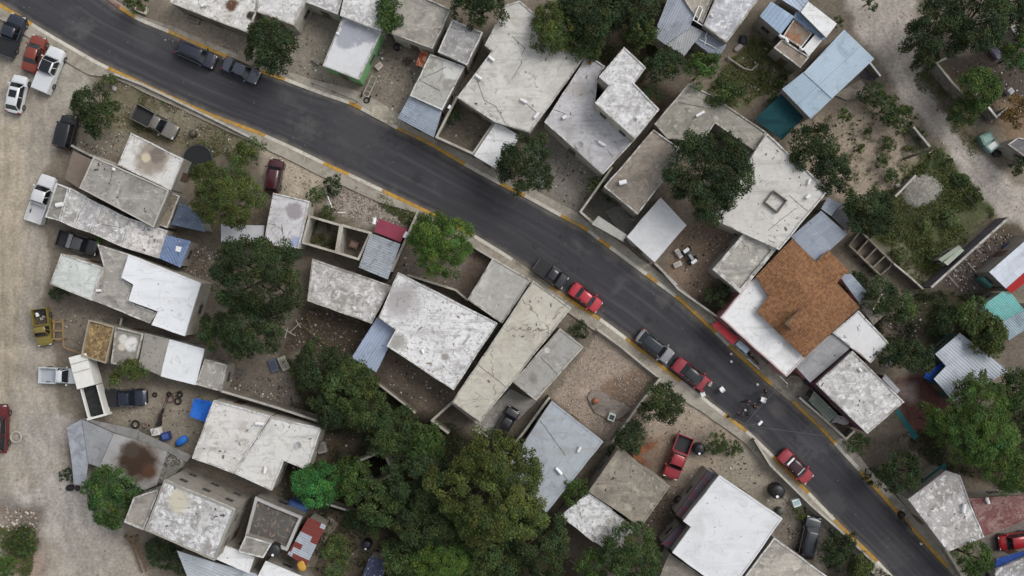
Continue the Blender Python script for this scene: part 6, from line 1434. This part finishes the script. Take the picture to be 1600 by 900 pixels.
boxthing('crate', 'blue container behind the dark grey littered roof', 'container', 465, 792, 2.2, .8, 1.4, (54,84,140), -22, lidc=(80,110,160))
boxthing('planter', 'round edged white planter base at the top kerb', 'planter', 220, 14, 1.4, .8, .35, (196,188,172), -20, lidc=(90,76,58))
boxthing('cistern', 'teal lidded tank at the edge of the right dirt road', 'tank', 1543, 216, 1.4, 1.2, .8, (96,130,120), 25, lidc=(130,164,152))
boxthing('cistern', 'light teal tank with white lid just below the first teal tank', 'tank', 1551, 228, 1.3, 1.0, .8, (118,146,140), 40, lidc=(214,216,212))
lump('bag', 'black rubbish bag beside the light teal tank', 'bag', 1560, 239, 1.1, .9, .5, (18,18,22))
boxthing('cistern', 'teal water tank at the corner of the teal and white metal roofs', 'tank', 1545, 438, 1.5, 1.0, 1.2, (96,150,142), -40, lidc=(120,170,164))
lump('tarp_bundle', 'blue tarp bundle below the white roof at the right edge', 'tarp', 1580, 387, 2.0, 1.1, .5, (26,62,120), 35)
lump('bag', 'dark heap of sacks beside the canvas shelter', 'bag', 108, 763, 1.0, .7, .4, (22,22,26)); lump('bag', 'dark sack on the pavement outside the canvas shelter', 'bag', 120, 764, .6, .6, .4, (44,40,36))
lump('bag', 'white rag bundle on the left verge by the weedy lot', 'bag', 178, 137, .5, .7, .2, (176,170,164)); lump('sack', 'black plastic heap in the garden left of the tan patio roof', 'bag', 1162, 62, .9, 1.2, .4, (30,34,48))
lump('rag', 'crumpled white sheet in the garden left of the tan patio roof', 'cloth', 1155, 73, 1.3, .6, .25, (160,152,150), 40)
# blue tarp roof
root = empty('blue_tarp', (*W(312, 638)[:2], 0), 0, 'bright blue tarp stretched on poles beside the warm white roof', 'tarp'); q = [(304,622),(334,628),(322,660),(296,650)]
bm = bmesh.new(); N = 10; vs = [[None]*(N+1) for _ in range(N+1)]
for i in range(N+1):
    for j in range(N+1):
        u, v = i/N, j/N; a = [q[0][k]*(1-u)*(1-v)+q[1][k]*u*(1-v)+q[2][k]*u*v+q[3][k]*(1-u)*v for k in (0, 1)]
        z = 2.1-.35*math.sin(math.pi*u)*math.sin(math.pi*v)+.07*math.sin(i*1.9+j*.7); ww = W(a[0], a[1], 2.0); vs[i][j] = bm.verts.new((ww[0], ww[1], z))
for i in range(N):
    for j in range(N): bm.faces.new((vs[i][j], vs[i][j+1], vs[i+1][j+1], vs[i+1][j]))
mk('tarp_sheet', bm, surf('blue_tarp', (38,104,196), [(1.2,.55,.1,(30,88,172))], mott=.1, rough=.6), root, True)
for x, y in q: ww = W(x, y, 2.0); bm = bmesh.new(); tube(bm, [(ww[0], ww[1], 0), (ww[0], ww[1], 2.12)], .04, 6); mk('pole', bm, M_STEEL, root)
# second blue tarp right
root = empty('blue_tarp', (*W(1460, 582)[:2], 0), 0, 'deep blue tarp hung beside the white sheet roof on the right', 'tarp'); q = wxy([(1462,573),(1472,564),(1479,572),(1468,584),(1458,598),(1443,590),(1447,583)], 2.0)
bm = bmesh.new(); prism(bm, q, 1.98, 2.0); mk('tarp_sheet', bm, surf('blue_tarp_b', (30,70,150), [(1.2,.55,.1,(24,54,120))]), root)
for x, y in q[::2]: bm = bmesh.new(); tube(bm, [(x, y, 0), (x, y, 1.98)], .04, 6); mk('pole', bm, M_STEEL, root)
# leaning rusty panels on the pickup lot
root = empty('rusty_panels', (*W(1008, 705)[:2], 0), 0, 'two rust brown metal panels forming an angle beside the tan roof', 'metal sheets')
RUST = surf('rust_panel', (150,96,66), [(1.5,.5,.1,(118,76,56))], sheet=(1,.4,.2,.8))
for q, z in (([(988,700),(1028,690),(1020,700),(990,716)], 1.0), ([(990,716),(1000,712),(1018,731),(1002,722)], .8)):
    bm = bmesh.new(); prism(bm, wxy(q, z), z-.05, z); mk('panel', bm, RUST, root)
    for x, y in wxy(q, z)[:3]: bm = bmesh.new(); tube(bm, [(x, y, 0), (x, y, z-.02)], .03, 5); mk('prop', bm, M_WOOD, root)
# slab with manhole in rubble lot, tan pad, round patio and garden circle, tree box
def slab(label, pts, h, mat, name='concrete_slab', cat='slab', kind=None):
    bm = bmesh.new(); prism(bm, wxy(pts, h), -.1, h); return tag(mk(name, bm, mat), label, cat if not kind else None, kind=kind)
slab('irregular grey concrete slab in the middle of the rubble lot', [(925,609),(944,613),(962,625),(980,633),(984,642),(968,655),(950,655),(930,645),(922,632),(918,620)], .18, conc((136,126,118)))
slab('tan concrete pad right of the striped rusty roof', [(512,806),(530,818),(510,842),(492,885),(478,886),(506,826)], .16, conc((150,140,122)))
slab('semicircular concrete terrace under the light blue metal roof', [(1303,148),(1322,156),(1340,155),(1354,146),(1352,133),(1345,124)], .2, conc((146,138,126)))
slab('grey concrete floor of the passage with the narrow black car', [(797,607),(838,628),(775,690),(737,672)], .1, conc((156,152,146)), 'driveway', None, 'structure')
slab('pale concrete ramp onto the pavement near the top', [(582,166),(604,165),(622,190),(610,196),(578,180)], .19, conc((176,168,152)), 'ramp', None, 'structure')
slab('grey concrete floor of the small dark front yard', [(945,330),(968,320),(998,352),(975,372)], .08, conc((116,114,108)), 'yard_floor', None, 'structure')
slab('smooth purple grey floor beside the light blue metal roof', [(1358,102),(1374,118),(1364,126),(1344,120)], .1, conc((90,84,92)), 'yard_floor', None, 'structure')
slab('grey roof terrace platform behind the worn small roof', [(1462,800),(1470,800),(1468,806)], .1, conc((130,126,120))) if False else None
slab('rounded light concrete entrance terrace of the tiled house', [(1228,590),(1252,596),(1266,606),(1252,624),(1222,606)], .22, conc((140,134,126)), 'terrace', 'terrace')
bm = bmesh.new(); c = W(1241, 600, .3); lathe(bm, [(.95, .2), (.95, .34), (.6, .34), (.6, .42), (.25, .42), (.25, .62)], (c[0], c[1], 0), 26); tag(mk('round_planter', bm, conc((150,142,128))), 'round stepped stone planter at the entrance of the tiled house', 'planter')
slab('curved pale slab at the end of the ribbed panel pit', [(1297,662),(1308,648),(1330,655),(1325,663),(1318,664),(1306,660)], 1.2, conc((160,154,150)), 'raised_slab')
slab('tan concrete roof pad between dark trees at the right', [(1378,556),(1398,560),(1394,575),(1376,572)], .15, conc((110,108,106)))
# manhole cover
w = W(837, 384, .12); bm = bmesh.new(); lathe(bm, [(.36, 0), (.36, .03), (.30, .035)], (w[0], w[1], .10), 24); tag(mk('manhole_cover', bm, simple('iron', (44,42,42), .7)), 'round dark manhole cover in the asphalt', 'manhole')
# quad bike
root = empty('quad_bike', (0, 0, 0), 0, 'dark quad bike with a grey seat in the dirt yard below the big dark tree', 'quad bike')
for nm, m, c, s in (('frame', M_BLACK, (0, 0, .5), (1.5, .45, .3)), ('seat', simple('grey_seat', (150,156,160), .6), (-.15, 0, .82), (.75, .35, .14)), ('fuel_tank', simple('dkteal', (40,60,62), .4), (.3, 0, .78), (.4, .4, .2)), ('front_rack', M_PIPE, (.75, 0, .8), (.4, .7, .05)), ('rear_rack', M_PIPE, (-.75, 0, .8), (.35, .7, .05))):
    bm = bmesh.new(); box(bm, c, s); bmesh.ops.bevel(bm, geom=bm.edges[:], offset=.04, segments=2, affect='EDGES'); mk(nm, bm, m, root, False, True)
bm = bmesh.new(); tube(bm, [(.45, -.42, 1.02), (.5, -.15, .98), (.5, .15, .98), (.45, .42, 1.02)], .025, 6); mk('handlebar', bm, M_BLACK, root, False, True)
for x in (-.6, .65):
    for s in (-1, 1):
        b2 = bmesh.new(); r = .3; rg = []
        for yy in (-.13, .13): rg.append([b2.verts.new((x+r*math.cos(2*math.pi*k/16), s*.45+yy, r+r*math.sin(2*math.pi*k/16))) for k in range(16)])
        for k in range(16): b2.faces.new((rg[0][k], rg[1][k], rg[1][(k+1) % 16], rg[0][(k+1) % 16]))
        b2.faces.new(rg[0][::-1]); b2.faces.new(rg[1]); mk('wheel', b2, M_TYRE, root, False, True)
w = W(1078, 400, .6); root.location = (w[0], w[1], 0); root.rotation_euler = (0, 0, R(125))
boxthing('crate', 'white painted box left of the quad bike', 'crate', 1061, 396, .5, 1.1, .5, (196,188,186), 35)
boxthing('crate', 'white cabinet lying below the quad bike', 'cabinet', 1059, 413, .9, .55, .4, (190,184,176), 25)
# motorcycle under the awning, seen past its end
def motorcycle(label, px, py, ang, z=0):
    root = empty('motorcycle', (0, 0, 0), 0, label, 'motorcycle')
    for nm, m, c, s in (('frame', M_BLACK, (0, 0, .5), (1.1, .2, .35)), ('seat', M_BLACK, (-.3, 0, .8), (.7, .28, .1)), ('fuel_tank', simple('moto_tank', (60,24,30), .3), (.2, 0, .85), (.45, .3, .22)), ('luggage_box', M_BLACK, (-.75, 0, .95), (.4, .4, .3))):
        bm = bmesh.new(); box(bm, c, s); bmesh.ops.bevel(bm, geom=bm.edges[:], offset=.04, segments=2, affect='EDGES'); mk(nm, bm, m, root, False, True)
    bm = bmesh.new(); tube(bm, [(.42, -.4, 1.05), (.5, 0, 1.0), (.42, .4, 1.05)], .02, 6); mk('handlebar', bm, M_STEEL, root, False, True)
    for x in (-.68, .68):
        b2 = bmesh.new(); r = .31; rg = []
        for yy in (-.06, .06): rg.append([b2.verts.new((x+r*math.cos(2*math.pi*k/16), yy, r+r*math.sin(2*math.pi*k/16))) for k in range(16)])
        for k in range(16): b2.faces.new((rg[0][k], rg[1][k], rg[1][(k+1) % 16], rg[0][(k+1) % 16]))
        b2.faces.new(rg[0][::-1]); b2.faces.new(rg[1]); mk('wheel', b2, M_TYRE, root, False, True)
    w = W(px, py, .6); root.location = (w[0], w[1], z); root.rotation_euler = (0, 0, R(ang)); return root
motorcycle('black motorcycle on the pavement at the end of the awnings', 1176, 560, -45, .14)
motorcycle('black motorcycle leaning at the kerb of the lower right house', 1415, 818, -45, .14)
motorcycle('small dark motorcycle in the concrete yard left of the blue tarp', 251, 652, 80)
tag(tube_o := None, None) if False else None
for a, b, l in (((1166,554),(1176,555),'short white pole across the motorcycle by the awnings'), ((1169,561),(1187,577),'long white pole lying along the pavement by the awnings'), ((1219,588),(1231,600),'white railing pole at the entrance of the tiled house')):
    p, q = W(*a, 1.0), W(*b, 1.0); bm = bmesh.new(); tube(bm, [(p[0], p[1], .95), (q[0], q[1], .95)], .05, 6)
    for e in (p, q): tube(bm, [(e[0], e[1], .1), (e[0], e[1], .95)], .03, 5)
    tag(mk('railing', bm, M_PIPE), l, 'railing')
# cart / trailer frame by the street
root = empty('cart', (*W(577, 135)[:2], 0), 0, 'metal ladder framed cart beside the green walled house', 'cart')
bm = bmesh.new(); p, q = W(585, 120, .6), W(571, 150, .6); d = Vector((q[0]-p[0], q[1]-p[1], 0)).normalized(); s_ = Vector((-d.y, d.x, 0))*.32
for sg in (-1, 1): tube(bm, [Vector(p)+s_*sg, Vector(q)+s_*sg], .05, 6)
for k in range(5): c = Vector(p).lerp(Vector(q), k/4); tube(bm, [c-s_, c+s_], .04, 6)
mk('frame', bm, M_LT, root)
for sg in (-1, 1):
    b2 = bmesh.new(); c = Vector(q)+s_*1.5*sg; tube(b2, [c+s_*.15+Vector((0,0,-.3)), c-s_*.15+Vector((0,0,-.3))], .3, 14); mk('wheel', b2, M_TYRE, root)
# scrap frames near the yellow pickup
def scrap(label, segs, h=.6, name='scrap_frame', cat='scrap', m=None, r=.05):
    c = W(*segs[0][0]); root = empty(name, (c[0], c[1], 0), 0, label, cat)
    for a, b in segs:
        p, q = W(*a, h), W(*b, h); bm = bmesh.new(); tube(bm, [(p[0], p[1], h), (q[0], q[1], h)], r, 6); tube(bm, [(p[0], p[1], 0), (p[0], p[1], h)], r*.8, 5); mk('bar', bm, m or M_WOOD, root)
scrap('wooden scrap frame beside the yellow pickup', [((82,503),(98,503)),((82,517),(98,517)),((84,500),(84,530)),((98,500),(99,530)),((80,530),(100,530)),((99,530),(99,541)),((100,543),(128,553))], .7, m=surf('pale_timber', (142,118,84)), r=.10)
scrap('old bed frame in the junk yard right of the blue roof', [((303,382),(310,400)),((310,400),(300,415)),((300,415),(318,425)),((312,392),(322,402)),((322,402),(318,425)),((296,395),(304,404))], .5)
scrap('metal grating and bars lying on the yard below the big dark tree', [((371,577),(385,577)),((371,584),(384,586)),((372,590),(380,592)),((374,577),(372,590)),((380,577),(378,590))], .4, m=M_STEEL, r=.04)
scrap('bare timber frame in the plot left of the speckled white roof', [((472,508),(505,536)),((505,536),(545,552)),((478,500),(495,485)),((488,520),(480,492)),((495,485),(510,500))], .5)
scrap('pale timbers leaning in the plot by the large dark tree', [((445,515),(462,525)),((445,528),(450,512)),((452,520),(468,505)),((462,500),(470,512))], .5, m=M_LT)
scrap('light timbers lying in the yard of the house at the right edge', [((1512,410),(1534,436)),((1544,383),(1548,391)),((1527,390),(1533,396)),((1558,402),(1566,408)),((1481,430),(1498,449)),((1490,420),(1498,424))], .3, m=M_LT, r=.06)
scrap('white rods on the small corrugated lean-to at the top', [((1093,62),(1119,76)),((1104,58),(1101,70)),((1106,48),(1101,60))], 3.1, name='roof_rods', m=M_PIPE, r=.04)
scrap('white ladder frame on the grey roofs at the top', [((1092,9),(1083,31)),((1098,14),(1090,34)),((1083,31),(1098,40)),((1092,9),(1098,12))], 3.8, name='roof_ladder', cat='ladder', m=M_PIPE, r=.06)
scrap('curved garden edging in the garden left of the tan patio roof', [((1137,90),(1162,107)),((1162,107),(1174,110)),((1174,110),(1185,100))], .3, name='garden_edging', cat='edging', m=M_ST, r=.12)
scrap('white posts of the rail in the stony lot', [((512,307),(519,325)),((528,332),(540,332))], .9, name='white_post', cat='post', m=M_PIPE, r=.06)
scrap('wire frame furniture in the shady gap at the bottom', [((890,875),(905,885)),((905,885),(912,895)),((893,890),(905,880)),((910,878),(915,890))], .6, m=M_STEEL, r=.04)
scrap('wooden planks on the ground below the tall grey house', [((195,838),(215,855)),((203,840),(222,895)),((212,838),(229,893))], .5, name='plank_walkway', cat='planks', r=.12)
# street lamp and utility pole
root = empty('street_lamp', (*W(1138, 651)[:2], 0), 0, 'thin street lamp at the lower kerb reaching over the street', 'street lamp')
b0, b1, b2_ = W(1138, 650, 0), W(1138, 650, 0), W(1188, 661, 7.4)
bm = bmesh.new(); tube(bm, [(b0[0], b0[1], 0), (b0[0], b0[1], 6.6), (b0[0]+.2, b0[1]+.1, 7.0)], [.08, .05, .045], 8); mk('pole', bm, M_STEEL, root)
bm = bmesh.new(); tube(bm, [(b0[0]+.2, b0[1]+.1, 7.0), ((b0[0]+b2_[0])/2, (b0[1]+b2_[1])/2, 7.35), b2_], .035, 6); mk('arm', bm, M_STEEL, root)
bm = bmesh.new(); box(bm, b2_, (.55, .24, .12), R(45)); mk('lamp_head', bm, M_PIPE, root)
def utility(label, base, h=8.0, ang=40, wires=()):
    b = W(*base, 0); root = empty('utility_pole', (b[0], b[1], 0), 0, label, 'utility pole')
    bm = bmesh.new(); tube(bm, [(b[0], b[1], -.1), (b[0], b[1], h)], [.15, .10], 10); mk('pole', bm, surf('pole_wood', (120,124,108), [(3,.5,.1,(96,98,84))]), root)
    bm = bmesh.new(); a = R(ang); box(bm, (b[0], b[1], h-.4), (1.9, .12, .12), a); mk('crossarm', bm, M_WOOD, root)
    for s in (-.85, 0, .85):
        bm = bmesh.new(); lathe(bm, [(.05, 0), (.06, .1), (.03, .16)], (b[0]+s*math.cos(a), b[1]+s*math.sin(a), h-.34), 8); mk('insulator', bm, M_PIPE, root)
    return (b[0], b[1], h)
pA = utility('pale wooden utility pole at the edge of the overgrown lot by the dirt road', (1412, 248), 8.0, 35)
pB = utility('wooden utility pole among the trees beside the tiled house garden', (1330, 470), 7.5, 60)

# more yard clutter and things lying on roofs
YARDS = [([(430,60),(530,60),(500,130),(440,115)],90,'the dirt yard left of the green walled house'),([(600,85),(670,100),(630,185),(580,165)],120,'the tan yard right of the green walled house'),([(700,165),(765,195),(735,232),(690,210)],60,'the small walled yard'),([(850,210),(935,275),(905,325),(840,300)],140,'the yard between cream roof and brown grey roof'),([(640,345),(750,395),(715,450),(620,425)],120,'the yard around the bright green tree'),([(610,552),(705,612),(690,650),(610,605)],120,'the brown yard below the speckled roof'),([(160,600),(330,625),(300,710),(210,670)],160,'the concrete yard with the tyres'),([(350,590),(450,590),(460,640),(350,610)],180,'the plot below the biggest dark tree'),([(1225,815),(1290,850),(1300,880),(1230,840)],120,'the lower yard with the black car'),([(1140,700),(1260,790),(1220,800),(1130,735)],120,'the pale lot beside the broad white roof'),([(1340,440),(1450,470),(1440,540),(1380,510)],260,'the plot behind the tiled house'),([(415,235),(510,262),(500,320),(415,290)],110,'the pale lot with the maroon car'),([(290,55),(390,80),(380,110),(300,85)],90,'the verge under the long low white house'),([(470,90),(560,150),(480,130)],50,'the rail fence strip'),([(1240,520),(1100,430),(1160,470)],30,'the garden by the tiled house'),([(1480,95),(1600,100),(1600,200),(1540,190)],260,'the shady plots at the top right'),([(220,60),(300,60),(420,110),(300,80)],60,'the far kerb at the top left'),([(1460,440),(1560,350),(1600,380),(1520,460)],200,'the junk yard by the long dark wall'),([(290,380),(345,390),(330,440),(285,425)],200,'the junk yard right of the bright blue roof'),([(80,225),(200,205),(190,245),(120,240)],140,'the ground left of the stained white roof')]
for i, (p, n, l) in enumerate(YARDS):
    stones('litter', 'small stones and scraps lying in '+l, p, int(n*1.6), .03, .17, [(170,160,148),(96,82,70),(56,50,46),(206,202,196)], 100+i)
def rooflitter(label, poly, h, n, seed):
    r = np.random.default_rng(seed); pts = ccw(inset(ccw(wxy(poly, h)), .4)); xs = [p[0] for p in pts]; ys = [p[1] for p in pts]; bm = bmesh.new(); k = 0
    while k < n:
        x, y = r.uniform(min(xs), max(xs)), r.uniform(min(ys), max(ys))
        if not pip(x, y, pts): continue
        s = r.uniform(.05, .22)*r.uniform(.5, 1); box(bm, (x, y, h+.03), (s*2, s*r.uniform(.3, 1), .06), r.uniform(0, 3)); k += 1
    tag(mk('litter', bm, simple('roof_scrap', [(70,66,62),(140,120,104),(96,90,84)][seed % 3], .8)), label, 'rubbish', kind='stuff')
for i, (p, h, n, l) in enumerate((([(812,1),(913,90),(828,208),(773,191),(714,152),(768,80)],4.0,22,'cream roof'),([(622,425),(778,505),(709,610),(604,541)],4.1,26,'speckled white roof'),([(334,625),(503,669),(480,735),(300,716)],3.65,20,'warm white roof'),([(257,749),(368,796),(336,876),(226,828)],6.3,14,'tall grey house'),([(400,775),(474,806),(450,860),(384,836)],3.1,40,'dark grey littered roof'),([(1198,208),(1295,297),(1217,391),(1110,341)],4.2,24,'white roof with the square frame'),([(147,244),(265,297),(241,356),(124,294)],4.2,10,'grey slab roof'),([(140,499),(181,510),(167,568),(128,556)],2.9,14,'ochre flooded roof'),([(203,341),(262,360),(248,404),(190,386)],3.1,14,'long patchy lower roof'),([(966,701),(1047,760),(1002,824),(919,768)],3.6,14,'tan grey roof'),([(918,90),(850,191),(942,273),(990,215)],3.6,16,'roof under the mottled upper storey'),([(833,438),(893,481),(751,660),(706,628)],4.5,14,'very long beige roof'),([(1275,600),(1332,548),(1413,628),(1355,678)],4.3,12,'mottled roof below the tiled house'),([(1477,735),(1538,839),(1481,862),(1418,780)],3.5,14,'mottled roof at the lower right'))):
    rooflitter('small scraps lying on the '+l, p, h, n, 300+i)
# overhead cables
def cable(label, a, b, sag=.5, r=.018):
    bm = bmesh.new(); n = 16; pts = [(a[0]+(b[0]-a[0])*t/n, a[1]+(b[1]-a[1])*t/n, a[2]+(b[2]-a[2])*t/n-4*sag*(t/n)*(1-t/n)) for t in range(n+1)]
    tube(bm, pts, r, 4); tag(mk('overhead_cable', bm, simple('cable_grey', (90,90,88), .6)), label, 'cable')
lamp_top = (b0[0], b0[1], 6.9)
cable('overhead cable from the street lamp across the street to the lower right', lamp_top, W(1345, 690, 5.5))
cable('overhead cable from the street lamp to the tiled house', lamp_top, W(1238, 585, 3.6))
cable('overhead cable from the wooden pole along the overgrown lot', pA, W(1545, 345, 6), .8)
cable('overhead cable from the wooden pole to the light blue metal roof', pA, W(1340, 120, 4.5), .6)
cable('overhead cable between the two wooden poles', pA, pB, .8)
# satellite dishes
def dish(label, px, py, h):
    w = W(px, py, h); root = empty('satellite_dish', (w[0], w[1], h), 0, label, 'dish'); bm = bmesh.new()
    rg = []
    for j in range(5):
        r_ = .36*j/4+.01; rg.append([bm.verts.new((w[0]+r_*math.cos(2*math.pi*k/16)-.0, w[1]+r_*math.sin(2*math.pi*k/16), h+.55+.35*r_*r_*2+.5*r_*math.cos(2*math.pi*k/16))) for k in range(16)])
    for a, b in zip(rg, rg[1:]):
        for k in range(16): bm.faces.new((a[k], a[(k+1) % 16], b[(k+1) % 16], b[k]))
    mk('reflector', bm, simple('dish_grey', (176,176,174), .5), root, True)
    bm = bmesh.new(); tube(bm, [(w[0], w[1], h), (w[0], w[1], h+.56)], .03, 6); mk('mast', bm, M_STEEL, root)
dish('grey satellite dish on the roof under the mottled upper storey', 905, 228, 3.6)
dish('grey satellite dish on the warm white roof near its right end', 468, 694, 3.65)

lump('tarp_bundle', 'yellow orange tarp bundle on the end of the striped rusty roof', 'tarp', 471, 885, .9, 1.2, .16, (186,142,54), 20, z=2.95)
boxthing('garden_sofa', 'lavender grey garden bench in the shady plot at the top right', 'bench', 1553, 75, 2.6, .7, .5, (120,116,140), -55)
boxthing('garden_sofa', 'second lavender grey bench end standing across the first one', 'bench', 1547, 68, 1.2, .6, .52, (128,124,148), 40)
boxthing('crate', 'grey panel propped in the plot left of the large dark belt of trees', 'panel', 427, 571, .9, 1.5, .4, (80,88,104), 20)
boxthing('crate', 'tan board lying beside the grey blue panel under the trees', 'board', 443, 568, .9, 1.6, .35, (150,146,132), 25)
boxthing('crate', 'small pale concrete block on the verge by the far kerb at the top', 'block', 300, 30, 1.6, .6, .5, (140,132,118), -20)

# people standing on the street, seen from above
def person(label, px, py, face, shirt, trousers, hair=(28,22,20), arm=0.25):
    w = W(px, py, 1.2); root = empty('person', (0, 0, 0), 0, label, 'person', None)
    V3 = [((0,0,.95),.16),((0,0,1.15),.16),((.01,0,1.36),.19),((.02,0,1.5),.07),((.03,0,1.58),.075),((.04,0,1.68),.10),((.03,0,1.76),.07)]
    E = [(0,1),(1,2),(2,3),(3,4),(4,5),(5,6)]
    for s in (-1, 1):
        i = len(V3); V3 += [((0,s*.20,1.40),.075),((.02,s*.25,1.13),.055),((arm,s*.24,.92),.036),((arm+.07,s*.235,.87),.030)]; E += [(2,i),(i,i+1),(i+1,i+2),(i+2,i+3)]
        i = len(V3); V3 += [((0,s*.10,.86),.10),((.03*s,s*.11,.48),.062),((-.02+.03*s,s*.12,.08),.042),((.13+.03*s,s*.13,.04),.04)]; E += [(0,i),(i,i+1),(i+1,i+2),(i+2,i+3)]
    me = bpy.data.meshes.new('body'); me.from_pydata([v for v, r in V3], E, []); o = bpy.data.objects.new('body', me); C.objects.link(o); o.parent = root
    sk = o.modifiers.new('skin', 'SKIN'); sk.use_smooth_shade = True; o.modifiers.new('sub', 'SUBSURF').levels = 1; o.modifiers['sub'].render_levels = 2
    for v, (p, r) in zip(me.skin_vertices[0].data, V3): v.radius = (r, r)
    me.skin_vertices[0].data[0].use_root = True
    g = G('clothed_skin'); sp = g.n('SeparateXYZ'); tc = g.n('TexCoord'); g.l(tc.outputs['Object'], sp.inputs[0]); z = sp.outputs[2]; ya = g.math('ABSOLUTE', sp.outputs[1])
    col = g.mix(g.math('GREATER_THAN', z, .93), lin(trousers), lin(shirt)); skin = lin((150,104,80))
    col = g.mix(g.math('GREATER_THAN', z, 1.47), col, skin)
    col = g.mix(g.math('MULTIPLY', g.math('GREATER_THAN', ya, .19), g.math('LESS_THAN', z, 1.02)), col, skin); col = g.mix(g.math('LESS_THAN', z, .07), col, lin((40,34,32)))
    g.l(col, g.b.inputs['Base Color']); g.b.inputs['Roughness'].default_value = .8; me.materials.append(g.m)
    SK = simple('skin_tone', (150,104,80), .6)
    for s in (-1, 1):
        for k in range(5):
            bm = bmesh.new(); y = s*(.205+.017*k); L = (.055,.075,.082,.076,.06)[k] if k else .05
            x0 = arm+.085; tube(bm, [(x0, y, .865), (x0+L*.55, y, .85), (x0+L, y, .83)] if k else [(x0-.03, y-s*.01, .87), (x0, y-s*.03, .86), (x0+.03, y-s*.035, .85)], [.010,.009,.007], 6); mk('finger', bm, SK, root, True, True)
    bm = bmesh.new(); bmesh.ops.create_uvsphere(bm, u_segments=16, v_segments=10, radius=1)
    for v in bm.verts: v.co = Vector((v.co.x*.115+.015, v.co.y*.105, max(v.co.z, -.3)*.10+1.735))
    mk('hair', bm, simple('hair', hair, .8), root, True, True)
    bm = bmesh.new(); box(bm, (.145, 0, 1.66), (.03, .025, .04)); mk('nose', bm, SK, root, False, True)
    for s in (-1, 1): bm = bmesh.new(); box(bm, (.128, s*.035, 1.69), (.012, .022, .012)); mk('eye', bm, M_BLACK, root, False, True)
    for s in (-1, 1): bm = bmesh.new(); box(bm, (.035, s*.105, 1.67), (.04, .02, .055)); mk('ear', bm, SK, root, False, True)
    root.location = (w[0], w[1], .09); root.rotation_euler = (0, 0, R(face)); return root
person('person in a dark red shirt standing in the road below the white chair', 1179, 636, 30, (70,24,30), (30,32,40))
person('person in black clothes standing at the far kerb beside the white chair', 1196, 612, 200, (24,24,28), (36,36,40))
person('person in dark blue clothes standing at the near kerb corner', 1158, 650, 80, (34,40,62), (30,30,34))
person('person in a grey blue shirt standing left of the dark red shirted person', 1168, 628, -30, (60,66,84), (28,30,38))
